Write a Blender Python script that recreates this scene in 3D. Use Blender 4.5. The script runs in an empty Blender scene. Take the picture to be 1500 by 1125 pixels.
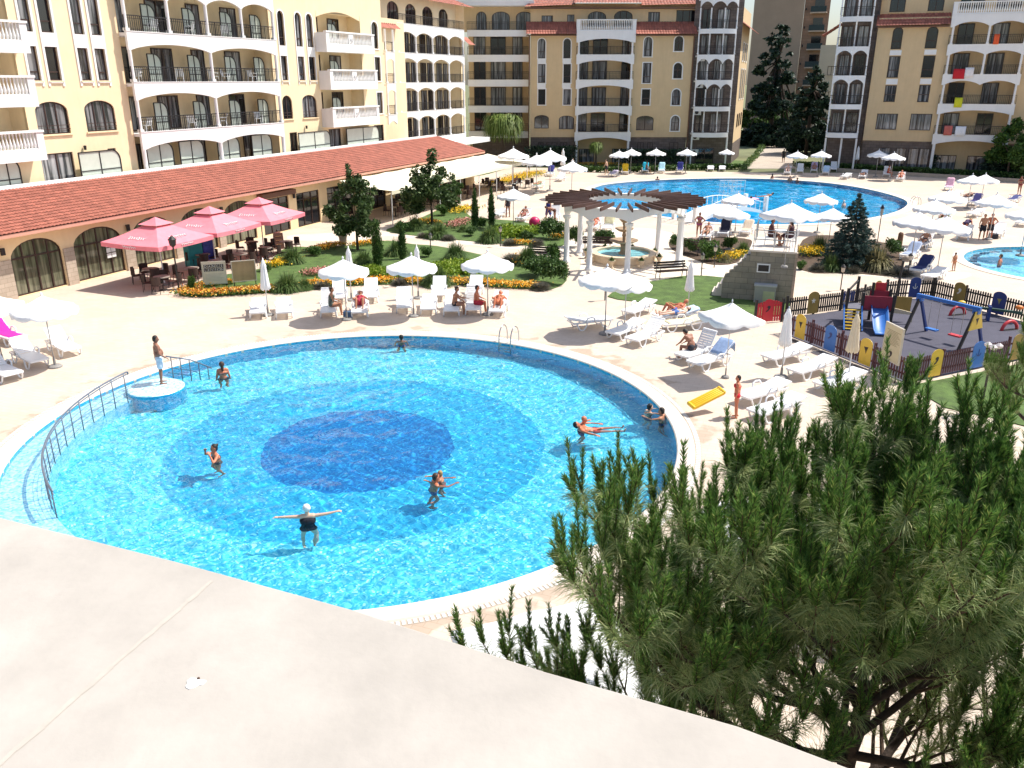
import bpy, math, random
import numpy as np
from mathutils import Vector, Matrix
from mathutils.geometry import tessellate_polygon

random.seed(7)
RNG = np.random.default_rng(7)
S = bpy.context.scene
COL = S.collection
PI = math.pi
R_ = math.radians

# ---------------------------------------------------------------- camera model
CAM_F, CAM_P, CAM_H = 1225.0, R_(20.0), 10.3


def G(x, y, z=0.0):
    """photo pixel -> the point of the horizontal plane at height z"""
    u = (x - 750) / CAM_F
    v = (y - 562.5) / CAM_F
    t = (CAM_H - z) / (math.sin(CAM_P) + v * math.cos(CAM_P))
    return (t * u, t * (math.cos(CAM_P) - v * math.sin(CAM_P)))


# ---------------------------------------------------------------- materials
MATS = {}


def nodes_of(name):
    m = bpy.data.materials.new(name)
    m.use_nodes = True
    nt = m.node_tree
    return m, nt, nt.nodes['Principled BSDF']


def M(name, col=(.5, .5, .5), rough=.6, var=.12, scale=6.0, bump=0.0, bscale=40.0, metal=0.0, island=0.0, spec=.5, streak=0.0, sss=0):
    if name in MATS:
        return MATS[name]
    m, nt, b = nodes_of(name)
    L = nt.links.new
    b.inputs['Roughness'].default_value = rough
    b.inputs['Metallic'].default_value = metal
    b.inputs['Specular IOR Level'].default_value = spec
    tc = nt.nodes.new('ShaderNodeTexCoord')
    nz = nt.nodes.new('ShaderNodeTexNoise')
    nz.inputs['Scale'].default_value = scale
    nz.inputs['Detail'].default_value = 5
    nz.inputs['Roughness'].default_value = .65
    L(tc.outputs['Object'], nz.inputs['Vector'])
    fac = nz.outputs['Fac']
    if streak:
        mp = nt.nodes.new('ShaderNodeMapping')
        mp.inputs['Scale'].default_value = (1.0, 1.0, .08)
        L(tc.outputs['Object'], mp.inputs['Vector'])
        n2 = nt.nodes.new('ShaderNodeTexNoise')
        n2.inputs['Scale'].default_value = 5
        n2.inputs['Detail'].default_value = 4
        L(mp.outputs[0], n2.inputs['Vector'])
        mx = nt.nodes.new('ShaderNodeMath')
        mx.operation = 'MULTIPLY_ADD'
        L(n2.outputs['Fac'], mx.inputs[0])
        mx.inputs[1].default_value = streak
        sb = nt.nodes.new('ShaderNodeMath')
        sb.operation = 'MULTIPLY'
        sb.inputs[1].default_value = 1 - streak
        L(fac, sb.inputs[0])
        L(sb.outputs[0], mx.inputs[2])
        fac = mx.outputs[0]
    if island:
        ge = nt.nodes.new('ShaderNodeNewGeometry')
        ma = nt.nodes.new('ShaderNodeMath')
        ma.operation = 'MULTIPLY_ADD'
        L(ge.outputs['Random Per Island'], ma.inputs[0])
        ma.inputs[1].default_value = island
        sb = nt.nodes.new('ShaderNodeMath')
        sb.operation = 'MULTIPLY'
        sb.inputs[1].default_value = 1 - island
        L(fac, sb.inputs[0])
        L(sb.outputs[0], ma.inputs[2])
        fac = ma.outputs[0]
    rp = nt.nodes.new('ShaderNodeValToRGB')
    rp.color_ramp.elements[0].position = .25
    rp.color_ramp.elements[1].position = .75
    rp.color_ramp.elements[0].color = (*[max(0, c * (1 - var)) for c in col], 1)
    rp.color_ramp.elements[1].color = (*[min(1, c * (1 + var)) for c in col], 1)
    L(fac, rp.inputs['Fac'])
    L(rp.outputs['Color'], b.inputs['Base Color'])
    if bump:
        nb = nt.nodes.new('ShaderNodeTexNoise')
        nb.inputs['Scale'].default_value = bscale
        nb.inputs['Detail'].default_value = 6
        L(tc.outputs['Object'], nb.inputs['Vector'])
        bp = nt.nodes.new('ShaderNodeBump')
        bp.inputs['Strength'].default_value = bump
        bp.inputs['Distance'].default_value = .02
        L(nb.outputs['Fac'], bp.inputs['Height'])
        L(bp.outputs[0], b.inputs['Normal'])
    MATS[name] = m
    return m


def leafmat(name, c1, c2, rough=.55, trans=.25, c3=None):
    """foliage: every leaf (mesh island) takes its own colour between c1 and c2, plus translucency"""
    if name in MATS:
        return MATS[name]
    m, nt, b = nodes_of(name)
    L = nt.links.new
    ge = nt.nodes.new('ShaderNodeNewGeometry')
    rp = nt.nodes.new('ShaderNodeValToRGB')
    rp.color_ramp.elements[0].color = (*c1, 1)
    rp.color_ramp.elements[1].color = (*c2, 1)
    if c3:
        e = rp.color_ramp.elements.new(.82)
        e.color = (*c2, 1)
        rp.color_ramp.elements[-1].color = (*c3, 1)
    L(ge.outputs['Random Per Island'], rp.inputs['Fac'])
    L(rp.outputs[0], b.inputs['Base Color'])
    b.inputs['Roughness'].default_value = rough
    b.inputs['Specular IOR Level'].default_value = .3
    tr = nt.nodes.new('ShaderNodeBsdfTranslucent')
    L(rp.outputs[0], tr.inputs['Color'])
    mx = nt.nodes.new('ShaderNodeMixShader')
    mx.inputs[0].default_value = trans
    L(b.outputs[0], mx.inputs[1])
    L(tr.outputs[0], mx.inputs[2])
    L(mx.outputs[0], nt.nodes['Material Output'].inputs['Surface'])
    MATS[name] = m
    return m


def brickmat(name, c1, c2, mortar, w=.2, h=.1, msize=.006, rot=0.0, rough=.75, plane='XY', offset=.5, bump=.3, var=.25, bias=0.0, vscale=.5):
    if name in MATS:
        return MATS[name]
    m, nt, b = nodes_of(name)
    L = nt.links.new
    tc = nt.nodes.new('ShaderNodeTexCoord')
    mp = nt.nodes.new('ShaderNodeMapping')
    mp.inputs['Rotation'].default_value = (0, 0, rot)
    src = tc.outputs['Object']
    if plane == 'XZ':
        se = nt.nodes.new('ShaderNodeSeparateXYZ')
        cb = nt.nodes.new('ShaderNodeCombineXYZ')
        ad = nt.nodes.new('ShaderNodeMath')
        L(src, se.inputs[0])
        L(se.outputs[0], ad.inputs[0])
        L(se.outputs[1], ad.inputs[1])
        L(ad.outputs[0], cb.inputs[0])
        L(se.outputs[2], cb.inputs[1])
        src = cb.outputs[0]
    L(src, mp.inputs[0])
    bt = nt.nodes.new('ShaderNodeTexBrick')
    bt.offset = offset
    bt.inputs['Scale'].default_value = 1
    bt.inputs['Brick Width'].default_value = w
    bt.inputs['Row Height'].default_value = h
    bt.inputs['Mortar Size'].default_value = msize
    bt.inputs['Mortar Smooth'].default_value = .1
    bt.inputs['Bias'].default_value = bias
    bt.inputs['Color1'].default_value = (*c1, 1)
    bt.inputs['Color2'].default_value = (*c2, 1)
    bt.inputs['Mortar'].default_value = (*mortar, 1)
    L(mp.outputs[0], bt.inputs['Vector'])
    nz = nt.nodes.new('ShaderNodeTexNoise')
    nz.inputs['Scale'].default_value = vscale
    nz.inputs['Detail'].default_value = 7
    nz.inputs['Roughness'].default_value = .7
    L(tc.outputs['Object'], nz.inputs['Vector'])
    rp = nt.nodes.new('ShaderNodeValToRGB')
    rp.color_ramp.elements[0].position = .3
    rp.color_ramp.elements[1].position = .7
    rp.color_ramp.elements[0].color = (1 - var, 1 - var, 1 - var * 1.1, 1)
    rp.color_ramp.elements[1].color = (1, 1, 1, 1)
    L(nz.outputs['Fac'], rp.inputs[0])
    mu = nt.nodes.new('ShaderNodeMixRGB')
    mu.blend_type = 'MULTIPLY'
    mu.inputs[0].default_value = 1
    L(bt.outputs['Color'], mu.inputs[1])
    L(rp.outputs[0], mu.inputs[2])
    L(mu.outputs[0], b.inputs['Base Color'])
    b.inputs['Roughness'].default_value = rough
    if bump:
        bp = nt.nodes.new('ShaderNodeBump')
        bp.inputs['Strength'].default_value = bump
        bp.inputs['Distance'].default_value = .01
        bp.invert = True
        L(bt.outputs['Fac'], bp.inputs['Height'])
        L(bp.outputs[0], b.inputs['Normal'])
    MATS[name] = m
    return m


def mosaicmat(name, cols, size=.05, rough=.25):
    """small glass tiles, each of its own shade"""
    if name in MATS:
        return MATS[name]
    m, nt, b = nodes_of(name)
    L = nt.links.new
    tc = nt.nodes.new('ShaderNodeTexCoord')
    sn = nt.nodes.new('ShaderNodeVectorMath')
    sn.operation = 'SNAP'
    sn.inputs[1].default_value = (size, size, size)
    L(tc.outputs['Object'], sn.inputs[0])
    wn = nt.nodes.new('ShaderNodeTexWhiteNoise')
    wn.noise_dimensions = '3D'
    L(sn.outputs[0], wn.inputs['Vector'])
    rp = nt.nodes.new('ShaderNodeValToRGB')
    rp.color_ramp.interpolation = 'CONSTANT'
    while len(rp.color_ramp.elements) < len(cols):
        rp.color_ramp.elements.new(.5)
    for i, (p, c) in enumerate(cols):
        rp.color_ramp.elements[i].position = p
        rp.color_ramp.elements[i].color = (*c, 1)
    L(wn.outputs['Value'], rp.inputs[0])
    L(rp.outputs[0], b.inputs['Base Color'])
    b.inputs['Roughness'].default_value = rough
    MATS[name] = m
    return m


def glassmat(name, tint=(.02, .025, .03), rough=.05, alpha=1.0, curtain=None):
    """window pane: dark room or pale curtain behind glossy glass"""
    if name in MATS:
        return MATS[name]
    m, nt, b = nodes_of(name)
    L = nt.links.new
    b.inputs['Roughness'].default_value = rough
    b.inputs['Specular IOR Level'].default_value = .8
    if curtain:
        tc = nt.nodes.new('ShaderNodeTexCoord')
        mp = nt.nodes.new('ShaderNodeMapping')
        mp.inputs['Scale'].default_value = (1, 1, .06)
        L(tc.outputs['Object'], mp.inputs[0])
        nz = nt.nodes.new('ShaderNodeTexNoise')
        nz.inputs['Scale'].default_value = 5.5
        nz.inputs['Detail'].default_value = 3
        L(mp.outputs[0], nz.inputs['Vector'])
        rp = nt.nodes.new('ShaderNodeValToRGB')
        rp.color_ramp.elements[0].position = .42
        rp.color_ramp.elements[1].position = .62
        rp.color_ramp.elements[0].color = (*tint, 1)
        rp.color_ramp.elements[1].color = (*curtain, 1)
        L(nz.outputs['Fac'], rp.inputs[0])
        L(rp.outputs[0], b.inputs['Base Color'])
    else:
        b.inputs['Base Color'].default_value = (*tint, 1)
    if alpha < 1:
        b.inputs['Alpha'].default_value = alpha
    MATS[name] = m
    return m


# ---------------------------------------------------------------- mesh builder
class MB:
    def __init__(self):
        self.v = []
        self.f = []

    def add(self, vs, fs):
        n = len(self.v)
        self.v.extend([tuple(p) for p in vs])
        self.f.extend([tuple(n + i for i in q) for q in fs])
        return self

    def obox(self, o, ex, ey, ez):
        o, ex, ey, ez = map(Vector, (o, ex, ey, ez))
        vs = [o, o + ex, o + ex + ey, o + ey]
        vs += [p + ez for p in vs]
        return self.add(vs, [(3, 2, 1, 0), (4, 5, 6, 7), (0, 1, 5, 4), (1, 2, 6, 5), (2, 3, 7, 6), (3, 0, 4, 7)])

    def box(self, x0, x1, y0, y1, z0, z1):
        return self.obox((x0, y0, z0), (x1 - x0, 0, 0), (0, y1 - y0, 0), (0, 0, z1 - z0))

    def cbox(self, c, s, rz=0.0):
        ca, sa = math.cos(rz), math.sin(rz)
        ex = Vector((ca * s[0], sa * s[0], 0))
        ey = Vector((-sa * s[1], ca * s[1], 0))
        ez = Vector((0, 0, s[2]))
        return self.obox(Vector(c) - (ex + ey + ez) / 2, ex, ey, ez)

    def quad(self, a, b, c, d):
        return self.add([a, b, c, d], [(0, 1, 2, 3)])

    def bar(self, a, b, w, h=None, up=(0, 0, 1)):
        a, b = Vector(a), Vector(b)
        h = h or w
        d = (b - a)
        t = d.normalized()
        s = t.cross(Vector(up))
        if s.length < 1e-4:
            s = t.cross(Vector((1, 0, 0)))
        s.normalize()
        u = s.cross(t)
        return self.obox(a - s * w / 2 - u * h / 2, d, s * w, u * h)

    def tube(self, pts, r, n=8, caps=True):
        pts = [Vector(p) for p in pts]
        rs = r if isinstance(r, (list, tuple)) else [r] * len(pts)
        prev = None
        base = len(self.v)
        for i, p in enumerate(pts):
            t = (pts[min(i + 1, len(pts) - 1)] - pts[max(i - 1, 0)]).normalized()
            if prev is None:
                s = t.cross(Vector((0, 0, 1)))
                if s.length < 1e-3:
                    s = Vector((1, 0, 0))
            else:
                s = prev - t * prev.dot(t)
            s.normalize()
            prev = s
            u = t.cross(s)
            for k in range(n):
                a = 2 * PI * k / n
                self.v.append(tuple(p + (s * math.cos(a) + u * math.sin(a)) * rs[i]))
        for i in range(len(pts) - 1):
            for k in range(n):
                a = base + i * n + k
                b = base + i * n + (k + 1) % n
                self.f.append((a, b, b + n, a + n))
        if caps:
            self.f.append(tuple(base + k for k in range(n))[::-1])
            self.f.append(tuple(base + (len(pts) - 1) * n + k for k in range(n)))
        return self

    def lathe(self, prof, n=16, c=(0, 0, 0), sx=1.0, sy=1.0, a0=0.0, a1=2 * PI):
        full = abs(a1 - a0 - 2 * PI) < 1e-6
        m = n if full else n + 1
        base = len(self.v)
        for r, z in prof:
            for k in range(m):
                a = a0 + (a1 - a0) * k / n
                self.v.append((c[0] + r * sx * math.cos(a), c[1] + r * sy * math.sin(a), c[2] + z))
        for i in range(len(prof) - 1):
            for k in range(n):
                k2 = (k + 1) % m if full else k + 1
                a, b = base + i * m + k, base + i * m + k2
                self.f.append((a, b, b + m, a + m))
        return self

    def ring(self, r0, r1, z0, z1, n=48, c=(0, 0, 0), a0=0.0, a1=2 * PI):
        p = [(r0, z0), (r1, z0), (r1, z1), (r0, z1), (r0, z0)]
        self.lathe(p, n, c, a0=a0, a1=a1)
        if abs(a1 - a0 - 2 * PI) > 1e-6:
            for a in (a0, a1):
                ca, sa = math.cos(a), math.sin(a)
                self.quad(*[(c[0] + r * ca, c[1] + r * sa, c[2] + z) for r, z in p[:4]])
        return self

    def prism(self, poly, z0, z1):
        n = len(poly)
        vs = [(x, y, z0) for x, y in poly] + [(x, y, z1) for x, y in poly]
        fs = [tuple(range(n))[::-1], tuple(range(n, 2 * n))]
        fs += [(i, (i + 1) % n, n + (i + 1) % n, n + i) for i in range(n)]
        return self.add(vs, fs)

    def xprism(self, poly, y0, y1):
        """outline in x,z pushed through y"""
        n = len(poly)
        vs = [(x, y0, z) for x, z in poly] + [(x, y1, z) for x, z in poly]
        fs = [tuple(range(n)), tuple(range(n, 2 * n))[::-1]]
        fs += [((i + 1) % n, i, n + i, n + (i + 1) % n) for i in range(n)]
        return self.add(vs, fs)

    def strip(self, lo, hi, y0, y1):
        """solid between two x,z polylines of equal length, pushed y0..y1"""
        n = len(lo)
        vs = []
        for y in (y0, y1):
            vs += [(x, y, z) for x, z in lo] + [(x, y, z) for x, z in hi]
        fs = []
        for i in range(n - 1):
            fs.append((i, i + 1, n + i + 1, n + i))
            fs.append((2 * n + i + 1, 2 * n + i, 3 * n + i, 3 * n + i + 1))
            fs.append((i + 1, i, 2 * n + i, 2 * n + i + 1))
            fs.append((n + i, n + i + 1, 3 * n + i + 1, 3 * n + i))
        for i in (0, n - 1):
            fs.append((i, n + i, 3 * n + i, 2 * n + i))
        return self.add(vs, fs)

    def sphere(self, c, r, n=10, sx=1, sy=1, sz=1):
        prof = [(max(1e-4, r * math.sin(PI * i / n)), -r * sz * math.cos(PI * i / n)) for i in range(n + 1)]
        return self.lathe(prof, n + 4, c, sx, sy)

    def xf(self, mat, start=0):
        self.v[start:] = [tuple(mat @ Vector(p)) for p in self.v[start:]]
        return self

    def mesh(self, name, mat, smooth=False):
        me = bpy.data.meshes.new(name)
        me.from_pydata(self.v, [], self.f)
        if smooth:
            me.polygons.foreach_set('use_smooth', [True] * len(me.polygons))
        if mat:
            me.materials.append(mat)
        me.update()
        return me

    def build(self, name, mat, parent=None, smooth=False, bevel=0.0):
        o = bpy.data.objects.new(name, self.mesh(name, mat, smooth))
        COL.objects.link(o)
        if parent:
            o.parent = parent
        if bevel:
            b = o.modifiers.new('bevel', 'BEVEL')
            b.width = bevel
            b.segments = 2
            b.limit_method = 'ANGLE'
        if smooth == 'auto':
            pass
        return o


def npmesh(name, V, F, mat, parent=None, smooth=False):
    """big mesh from numpy arrays, F of shape (n, k)"""
    me = bpy.data.meshes.new(name)
    n, k = F.shape
    me.vertices.add(len(V))
    me.vertices.foreach_set('co', np.asarray(V, np.float32).ravel())
    me.loops.add(n * k)
    me.loops.foreach_set('vertex_index', F.astype(np.int32).ravel())
    me.polygons.add(n)
    me.polygons.foreach_set('loop_start', np.arange(0, n * k, k, dtype=np.int32))
    if smooth:
        me.polygons.foreach_set('use_smooth', np.ones(n, bool))
    me.update(calc_edges=True)
    me.validate()
    if mat:
        me.materials.append(mat)
    o = bpy.data.objects.new(name, me)
    COL.objects.link(o)
    if parent:
        o.parent = parent
    return o


def tag(o, label=None, cat=None, group=None, kind=None):
    if label:
        o['label'] = label
    if cat:
        o['category'] = cat
    if group:
        o['group'] = group
    if kind:
        o['kind'] = kind
    return o


def thing(name, label, cat, loc=(0, 0, 0), rz=0.0, group=None):
    o = bpy.data.objects.new(name, None)
    o.empty_display_size = .1
    COL.objects.link(o)
    o.location = loc
    o.rotation_euler = (0, 0, rz)
    return tag(o, label, cat, group)


KIDS = {}


def copy_tree(o, parent=None):
    c = o.copy()
    COL.objects.link(c)
    if parent:
        c.parent = parent
    for ch in list(o.children):
        copy_tree(ch, c)
    return c


def place(proto, used, loc, rz, label, group=None):
    """the first call moves the prototype itself, later calls copy it"""
    o = proto if not used.get(proto.name) else copy_tree(proto)
    used[proto.name] = True
    o.location = loc
    o.rotation_euler = (0, 0, rz)
    o['label'] = label
    if group:
        o['group'] = group
    return o


USED = {}


def structure(name, mb, mat, smooth=False):
    return tag(mb.build(name, mat, None, smooth), kind='structure')


def sheet(name, poly, z, mat, holes=(), kind='structure'):
    loops = [[Vector((x, y, 0)) for x, y in poly]] + [[Vector((x, y, 0)) for x, y in h] for h in holes]
    tris = tessellate_polygon(loops)
    flat = [(p.x, p.y, z) for l in loops for p in l]
    mb = MB()
    fs = []
    for t in tris:
        a, b, c = (Vector(flat[i]) for i in t)
        fs.append(t if (b - a).cross(c - a).z > 0 else t[::-1])
    mb.add(flat, fs)
    o = mb.build(name, mat)
    if kind:
        o['kind'] = kind
    return o


def circle(cx, cy, r, n=96, ry=None):
    return [(cx + r * math.cos(2 * PI * i / n), cy + (ry or r) * math.sin(2 * PI * i / n)) for i in range(n)]


def smoothpoly(pts, n=6):
    """closed Catmull-Rom through the points"""
    out = []
    N = len(pts)
    for i in range(N):
        p0, p1, p2, p3 = (np.array(pts[(i + k - 1) % N], float) for k in range(4))
        for j in range(n):
            t = j / n
            out.append(tuple(.5 * ((2 * p1) + (-p0 + p2) * t + (2 * p0 - 5 * p1 + 4 * p2 - p3) * t * t + (-p0 + 3 * p1 - 3 * p2 + p3) * t ** 3)))
    return out


# ---------------------------------------------------------------- camera, sun, sky
cam = bpy.data.cameras.new('camera')
camo = bpy.data.objects.new('camera', cam)
COL.objects.link(camo)
S.camera = camo
camo.location = (0, 0, CAM_H)
camo.rotation_euler = (PI / 2 - CAM_P, 0, 0)
cam.sensor_width = 36
cam.lens = 36 * CAM_F / 1500
cam.clip_start = .05
cam.clip_end = 3000

SUN_AZ = math.atan2(1.2, .42)
SUN_EL = R_(57)
SUN = Vector((math.sin(SUN_AZ) * math.cos(SUN_EL), math.cos(SUN_AZ) * math.cos(SUN_EL), math.sin(SUN_EL)))
sl = bpy.data.lights.new('sun', 'SUN')
sl.energy = 5.0
sl.angle = R_(.5)
sl.color = (1, .95, .87)
sl.cycles.is_caustics_light = True
so = bpy.data.objects.new('sun', sl)
COL.objects.link(so)
so.location = (30, 20, 60)
so.rotation_euler = (-SUN).to_track_quat('-Z', 'Y').to_euler()
wd = bpy.data.worlds.new('World')
S.world = wd
wd.use_nodes = True
sky = wd.node_tree.nodes.new('ShaderNodeTexSky')
sky.sky_type = 'NISHITA'
sky.sun_disc = False
sky.sun_elevation = SUN_EL
sky.sun_rotation = SUN_AZ
sky.dust_density = 2.0
wd.node_tree.links.new(sky.outputs[0], wd.node_tree.nodes['Background'].inputs[0])
wd.node_tree.nodes['Background'].inputs[1].default_value = .135
S.view_settings.view_transform = 'Standard'
S.view_settings.look = 'None'
S.view_settings.exposure = .36
S.cycles.max_bounces = 8
S.cycles.transparent_max_bounces = 12

# common materials
WHITE_PLASTIC = M('white_plastic', (.84, .85, .86), .35, .03, 3)
WHITE_CLOTH = M('white_canvas', (.88, .88, .87), .85, .03, 4)
BEIGE_CLOTH = M('beige_canvas', (.72, .62, .45), .9, .08, 6)
WHITE_PAINT = M('white_render', (.80, .80, .79), .8, .06, 1.3, streak=.4)
DARK_METAL = M('dark_metal', (.025, .022, .022), .45, .2, 10, spec=.4)
STEEL = M('steel', (.45, .46, .48), .3, .08, 6, metal=.9)
GREY_RAIL = M('grey_rail', (.16, .19, .24), .4, .1, 6, metal=.3)
# ---------------------------------------------------------------- ground, pools
POOL = (-4.88, 24.41)
PR = 9.93
DECK = brickmat('peach_pavers', (.66, .55, .45), (.625, .51, .41), (.575, .46, .36), .42, .21, .010, .35, .8, var=.2, vscale=.35, bump=.2)


def wet_deck(m):
    """splashed water dried into patches round the pool rim, plus broad worn stains"""
    nt = m.node_tree
    L = nt.links.new
    b = nt.nodes['Principled BSDF']
    src = b.inputs['Base Color'].links[0].from_socket
    tc = nt.nodes.new('ShaderNodeTexCoord')
    ds = nt.nodes.new('ShaderNodeVectorMath')
    ds.operation = 'DISTANCE'
    ds.inputs[1].default_value = (*POOL, 0)
    L(tc.outputs['Object'], ds.inputs[0])
    mr = nt.nodes.new('ShaderNodeMapRange')
    mr.inputs[1].default_value, mr.inputs[2].default_value = PR + .6, PR + 2.6
    mr.inputs[3].default_value, mr.inputs[4].default_value = .16, -.12
    L(ds.outputs['Value'], mr.inputs[0])
    nz = nt.nodes.new('ShaderNodeTexNoise')
    nz.inputs['Scale'].default_value = 1.1
    nz.inputs['Detail'].default_value = 6
    L(tc.outputs['Object'], nz.inputs['Vector'])
    ad = nt.nodes.new('ShaderNodeMath')
    L(nz.outputs['Fac'], ad.inputs[0])
    L(mr.outputs[0], ad.inputs[1])
    rp = nt.nodes.new('ShaderNodeValToRGB')
    rp.color_ramp.elements[0].position, rp.color_ramp.elements[1].position = .60, .68
    rp.color_ramp.elements[0].color = (1, 1, 1, 1)
    rp.color_ramp.elements[1].color = (.74, .70, .66, 1)
    L(ad.outputs[0], rp.inputs[0])
    mu = nt.nodes.new('ShaderNodeMixRGB')
    mu.blend_type = 'MULTIPLY'
    mu.inputs[0].default_value = 1
    L(src, mu.inputs[1])
    L(rp.outputs[0], mu.inputs[2])
    L(mu.outputs[0], b.inputs['Base Color'])


wet_deck(DECK)
PATH = brickmat('pale_pavers', (.76, .67, .56), (.70, .60, .49), (.58, .48, .39), .4, .4, .008, .35, .8, var=.12, vscale=.4, offset=0, bump=.2)
COPING = M('pale_coping_stone', (.70, .62, .53), .7, .06, 5, bump=.1)
GRASS = M('lawn_grass', (.078, .135, .028), .9, .5, 1.6, bump=1.0, bscale=60)
EARTH = M('bed_earth', (.08, .05, .03), .95, .35, 6, bump=.8, bscale=20)

pool2 = smoothpoly([G(*q) for q in [(866, 278), (890, 270), (950, 265), (1010, 262.3), (1080, 261.5), (1140, 263), (1200, 267), (1250, 273.5), (1295, 283), (1328, 295), (1318, 308), (1275, 319.5), (1210, 326.5), (1130, 329), (1060, 327), (990, 320), (930, 311), (885, 300), (866, 289)]], 4)
P3 = (33.2, 48.65)
P3R = 5.9


def grow(poly, d):
    c = np.mean(poly, axis=0)
    n = len(poly)
    out = []
    for i in range(n):
        a, b = np.array(poly[i - 1]), np.array(poly[(i + 1) % n])
        t = (b - a) / np.linalg.norm(b - a)
        nn = np.array([t[1], -t[0]])
        p = np.array(poly[i])
        if np.dot(nn, p - c) < 0:
            nn = -nn
        out.append(tuple(p + nn * d))
    return out


h1, h2, h3 = circle(*POOL, PR + .35, 96), grow(pool2, .35), circle(*P3, P3R + .35, 64)
sheet('poolside_deck', [(-75, -12), (75, -12), (95, 60), (95, 101), (30, 101), (-20, 112), (-75, 112)], 0, DECK, [h1, h2, h3])
sheet('ground', [(-1500, -60), (1500, -60), (1500, 1800), (-1500, 1800)], -.02, M('dry_terrain', (.16, .17, .08), .95, .4, .2), [[(-74, -11), (74, -11), (94, 60), (94, 100.5), (30, 100.5), (-20, 111.5), (-74, 111.5)]])

TILE_OUT = mosaicmat('mosaic_turquoise', [(0, (.10, .61, .75)), (.3, (.06, .52, .70)), (.55, (.18, .71, .79)), (.8, (.035, .43, .65)), (.93, (.45, .86, .88))], .05)
TILE_MID = mosaicmat('mosaic_azure', [(0, (.03, .43, .67)), (.35, (.02, .355, .62)), (.62, (.06, .52, .73)), (.85, (.014, .29, .55)), (.95, (.22, .70, .82))], .05)
TILE_DEEP = mosaicmat('mosaic_cobalt', [(0, (.007, .18, .45)), (.4, (.005, .14, .40)), (.7, (.018, .25, .53)), (.9, (.03, .34, .62))], .05)
TILE_PALE = mosaicmat('mosaic_pale', [(0, (.50, .80, .90)), (.3, (.36, .70, .86)), (.6, (.66, .88, .94)), (.88, (.25, .58, .80))], .07)


def pool_part(name, mb, mat, parent, smooth=False):
    o = mb.build(name, mat, parent, smooth)
    o.cycles.is_caustics_receiver = True
    return o


def water_grid(name, poly, z, waves, step, parent=None):
    P = np.array(poly)
    x0, y0 = P.min(0) - .1
    x1, y1 = P.max(0) + .1
    xs = np.arange(x0, x1 + step, step)
    ys = np.arange(y0, y1 + step, step)
    X, Y = np.meshgrid(xs, ys)
    # inside test on the slightly grown outline
    Q = np.array(grow(poly, .2))
    ins = np.zeros(X.shape, bool)
    j = len(Q) - 1
    for i in range(len(Q)):
        c = ((Q[i, 1] > Y) != (Q[j, 1] > Y)) & (X < (Q[j, 0] - Q[i, 0]) * (Y - Q[i, 1]) / (Q[j, 1] - Q[i, 1] + 1e-12) + Q[i, 0])
        ins ^= c
        j = i
    Z = np.zeros_like(X)
    for a, k, p, amp in waves:
        # every wave train is bent and comes in patches, so no grid shows
        bx = X + .35 * np.sin(Y * .7 + p) + .18 * np.sin(Y * 1.9 + 2 * p)
        by = Y + .35 * np.sin(X * .6 + 1.7 * p) + .18 * np.sin(X * 2.3 + p)
        Z += amp / k * np.sin(k * (bx * math.cos(a) + by * math.sin(a)) + p) * (.65 + .35 * np.sin(.45 * X * math.sin(3 * p) + .5 * Y * math.cos(5 * p) + p))
    idx = -np.ones(X.shape, int)
    quad_in = ins[:-1, :-1] & ins[:-1, 1:] & ins[1:, 1:] & ins[1:, :-1]
    used = np.zeros(X.shape, bool)
    used[:-1, :-1] |= quad_in
    used[:-1, 1:] |= quad_in
    used[1:, 1:] |= quad_in
    used[1:, :-1] |= quad_in
    idx[used] = np.arange(used.sum())
    V = np.stack([X[used], Y[used], Z[used] + z], -1)
    F = np.stack([idx[:-1, :-1][quad_in], idx[:-1, 1:][quad_in], idx[1:, 1:][quad_in], idx[1:, :-1][quad_in]], -1)
    m = MATS.get('pool_water')
    if not m:
        m, nt, b = nodes_of('pool_water')
        nt.nodes.remove(b)
        g = nt.nodes.new('ShaderNodeBsdfGlass')
        g.inputs['IOR'].default_value = 1.33
        g.inputs['Roughness'].default_value = 0
        g.inputs['Color'].default_value = (.93, .985, 1, 1)
        nt.links.new(g.outputs[0], nt.nodes['Material Output'].inputs[0])
        MATS['pool_water'] = m
    o = npmesh(name, V, F, m, parent, True)
    o.cycles.is_caustics_caster = True
    return o


def waves(n, k0, k1, amp, seed):
    r = random.Random(seed)
    return [(r.uniform(0, 2 * PI), k0 * (k1 / k0) ** r.random(), r.uniform(0, 6.28), amp * r.uniform(.6, 1.3)) for _ in range(n)]


# main round pool: stepped bowl in three tile rings, wall, coping, overflow grating
c0 = (*POOL, 0)
pool = thing('round_pool', None, None, c0)
tag(pool, kind='structure')
pool_part('deep_floor', MB().lathe([(.001, -1.62), (3.05, -1.62)], 64), TILE_DEEP, pool)
pool_part('middle_floor', MB().lathe([(3.05, -1.62), (5.9, -1.52)], 72), TILE_MID, pool)
pool_part('outer_floor', MB().lathe([(5.9, -1.52), (PR, -1.38)], 96), TILE_OUT, pool)
pool_part('pool_wall', MB().lathe([(PR, -1.4), (PR, -.02)], 96), TILE_MID, pool)
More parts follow.
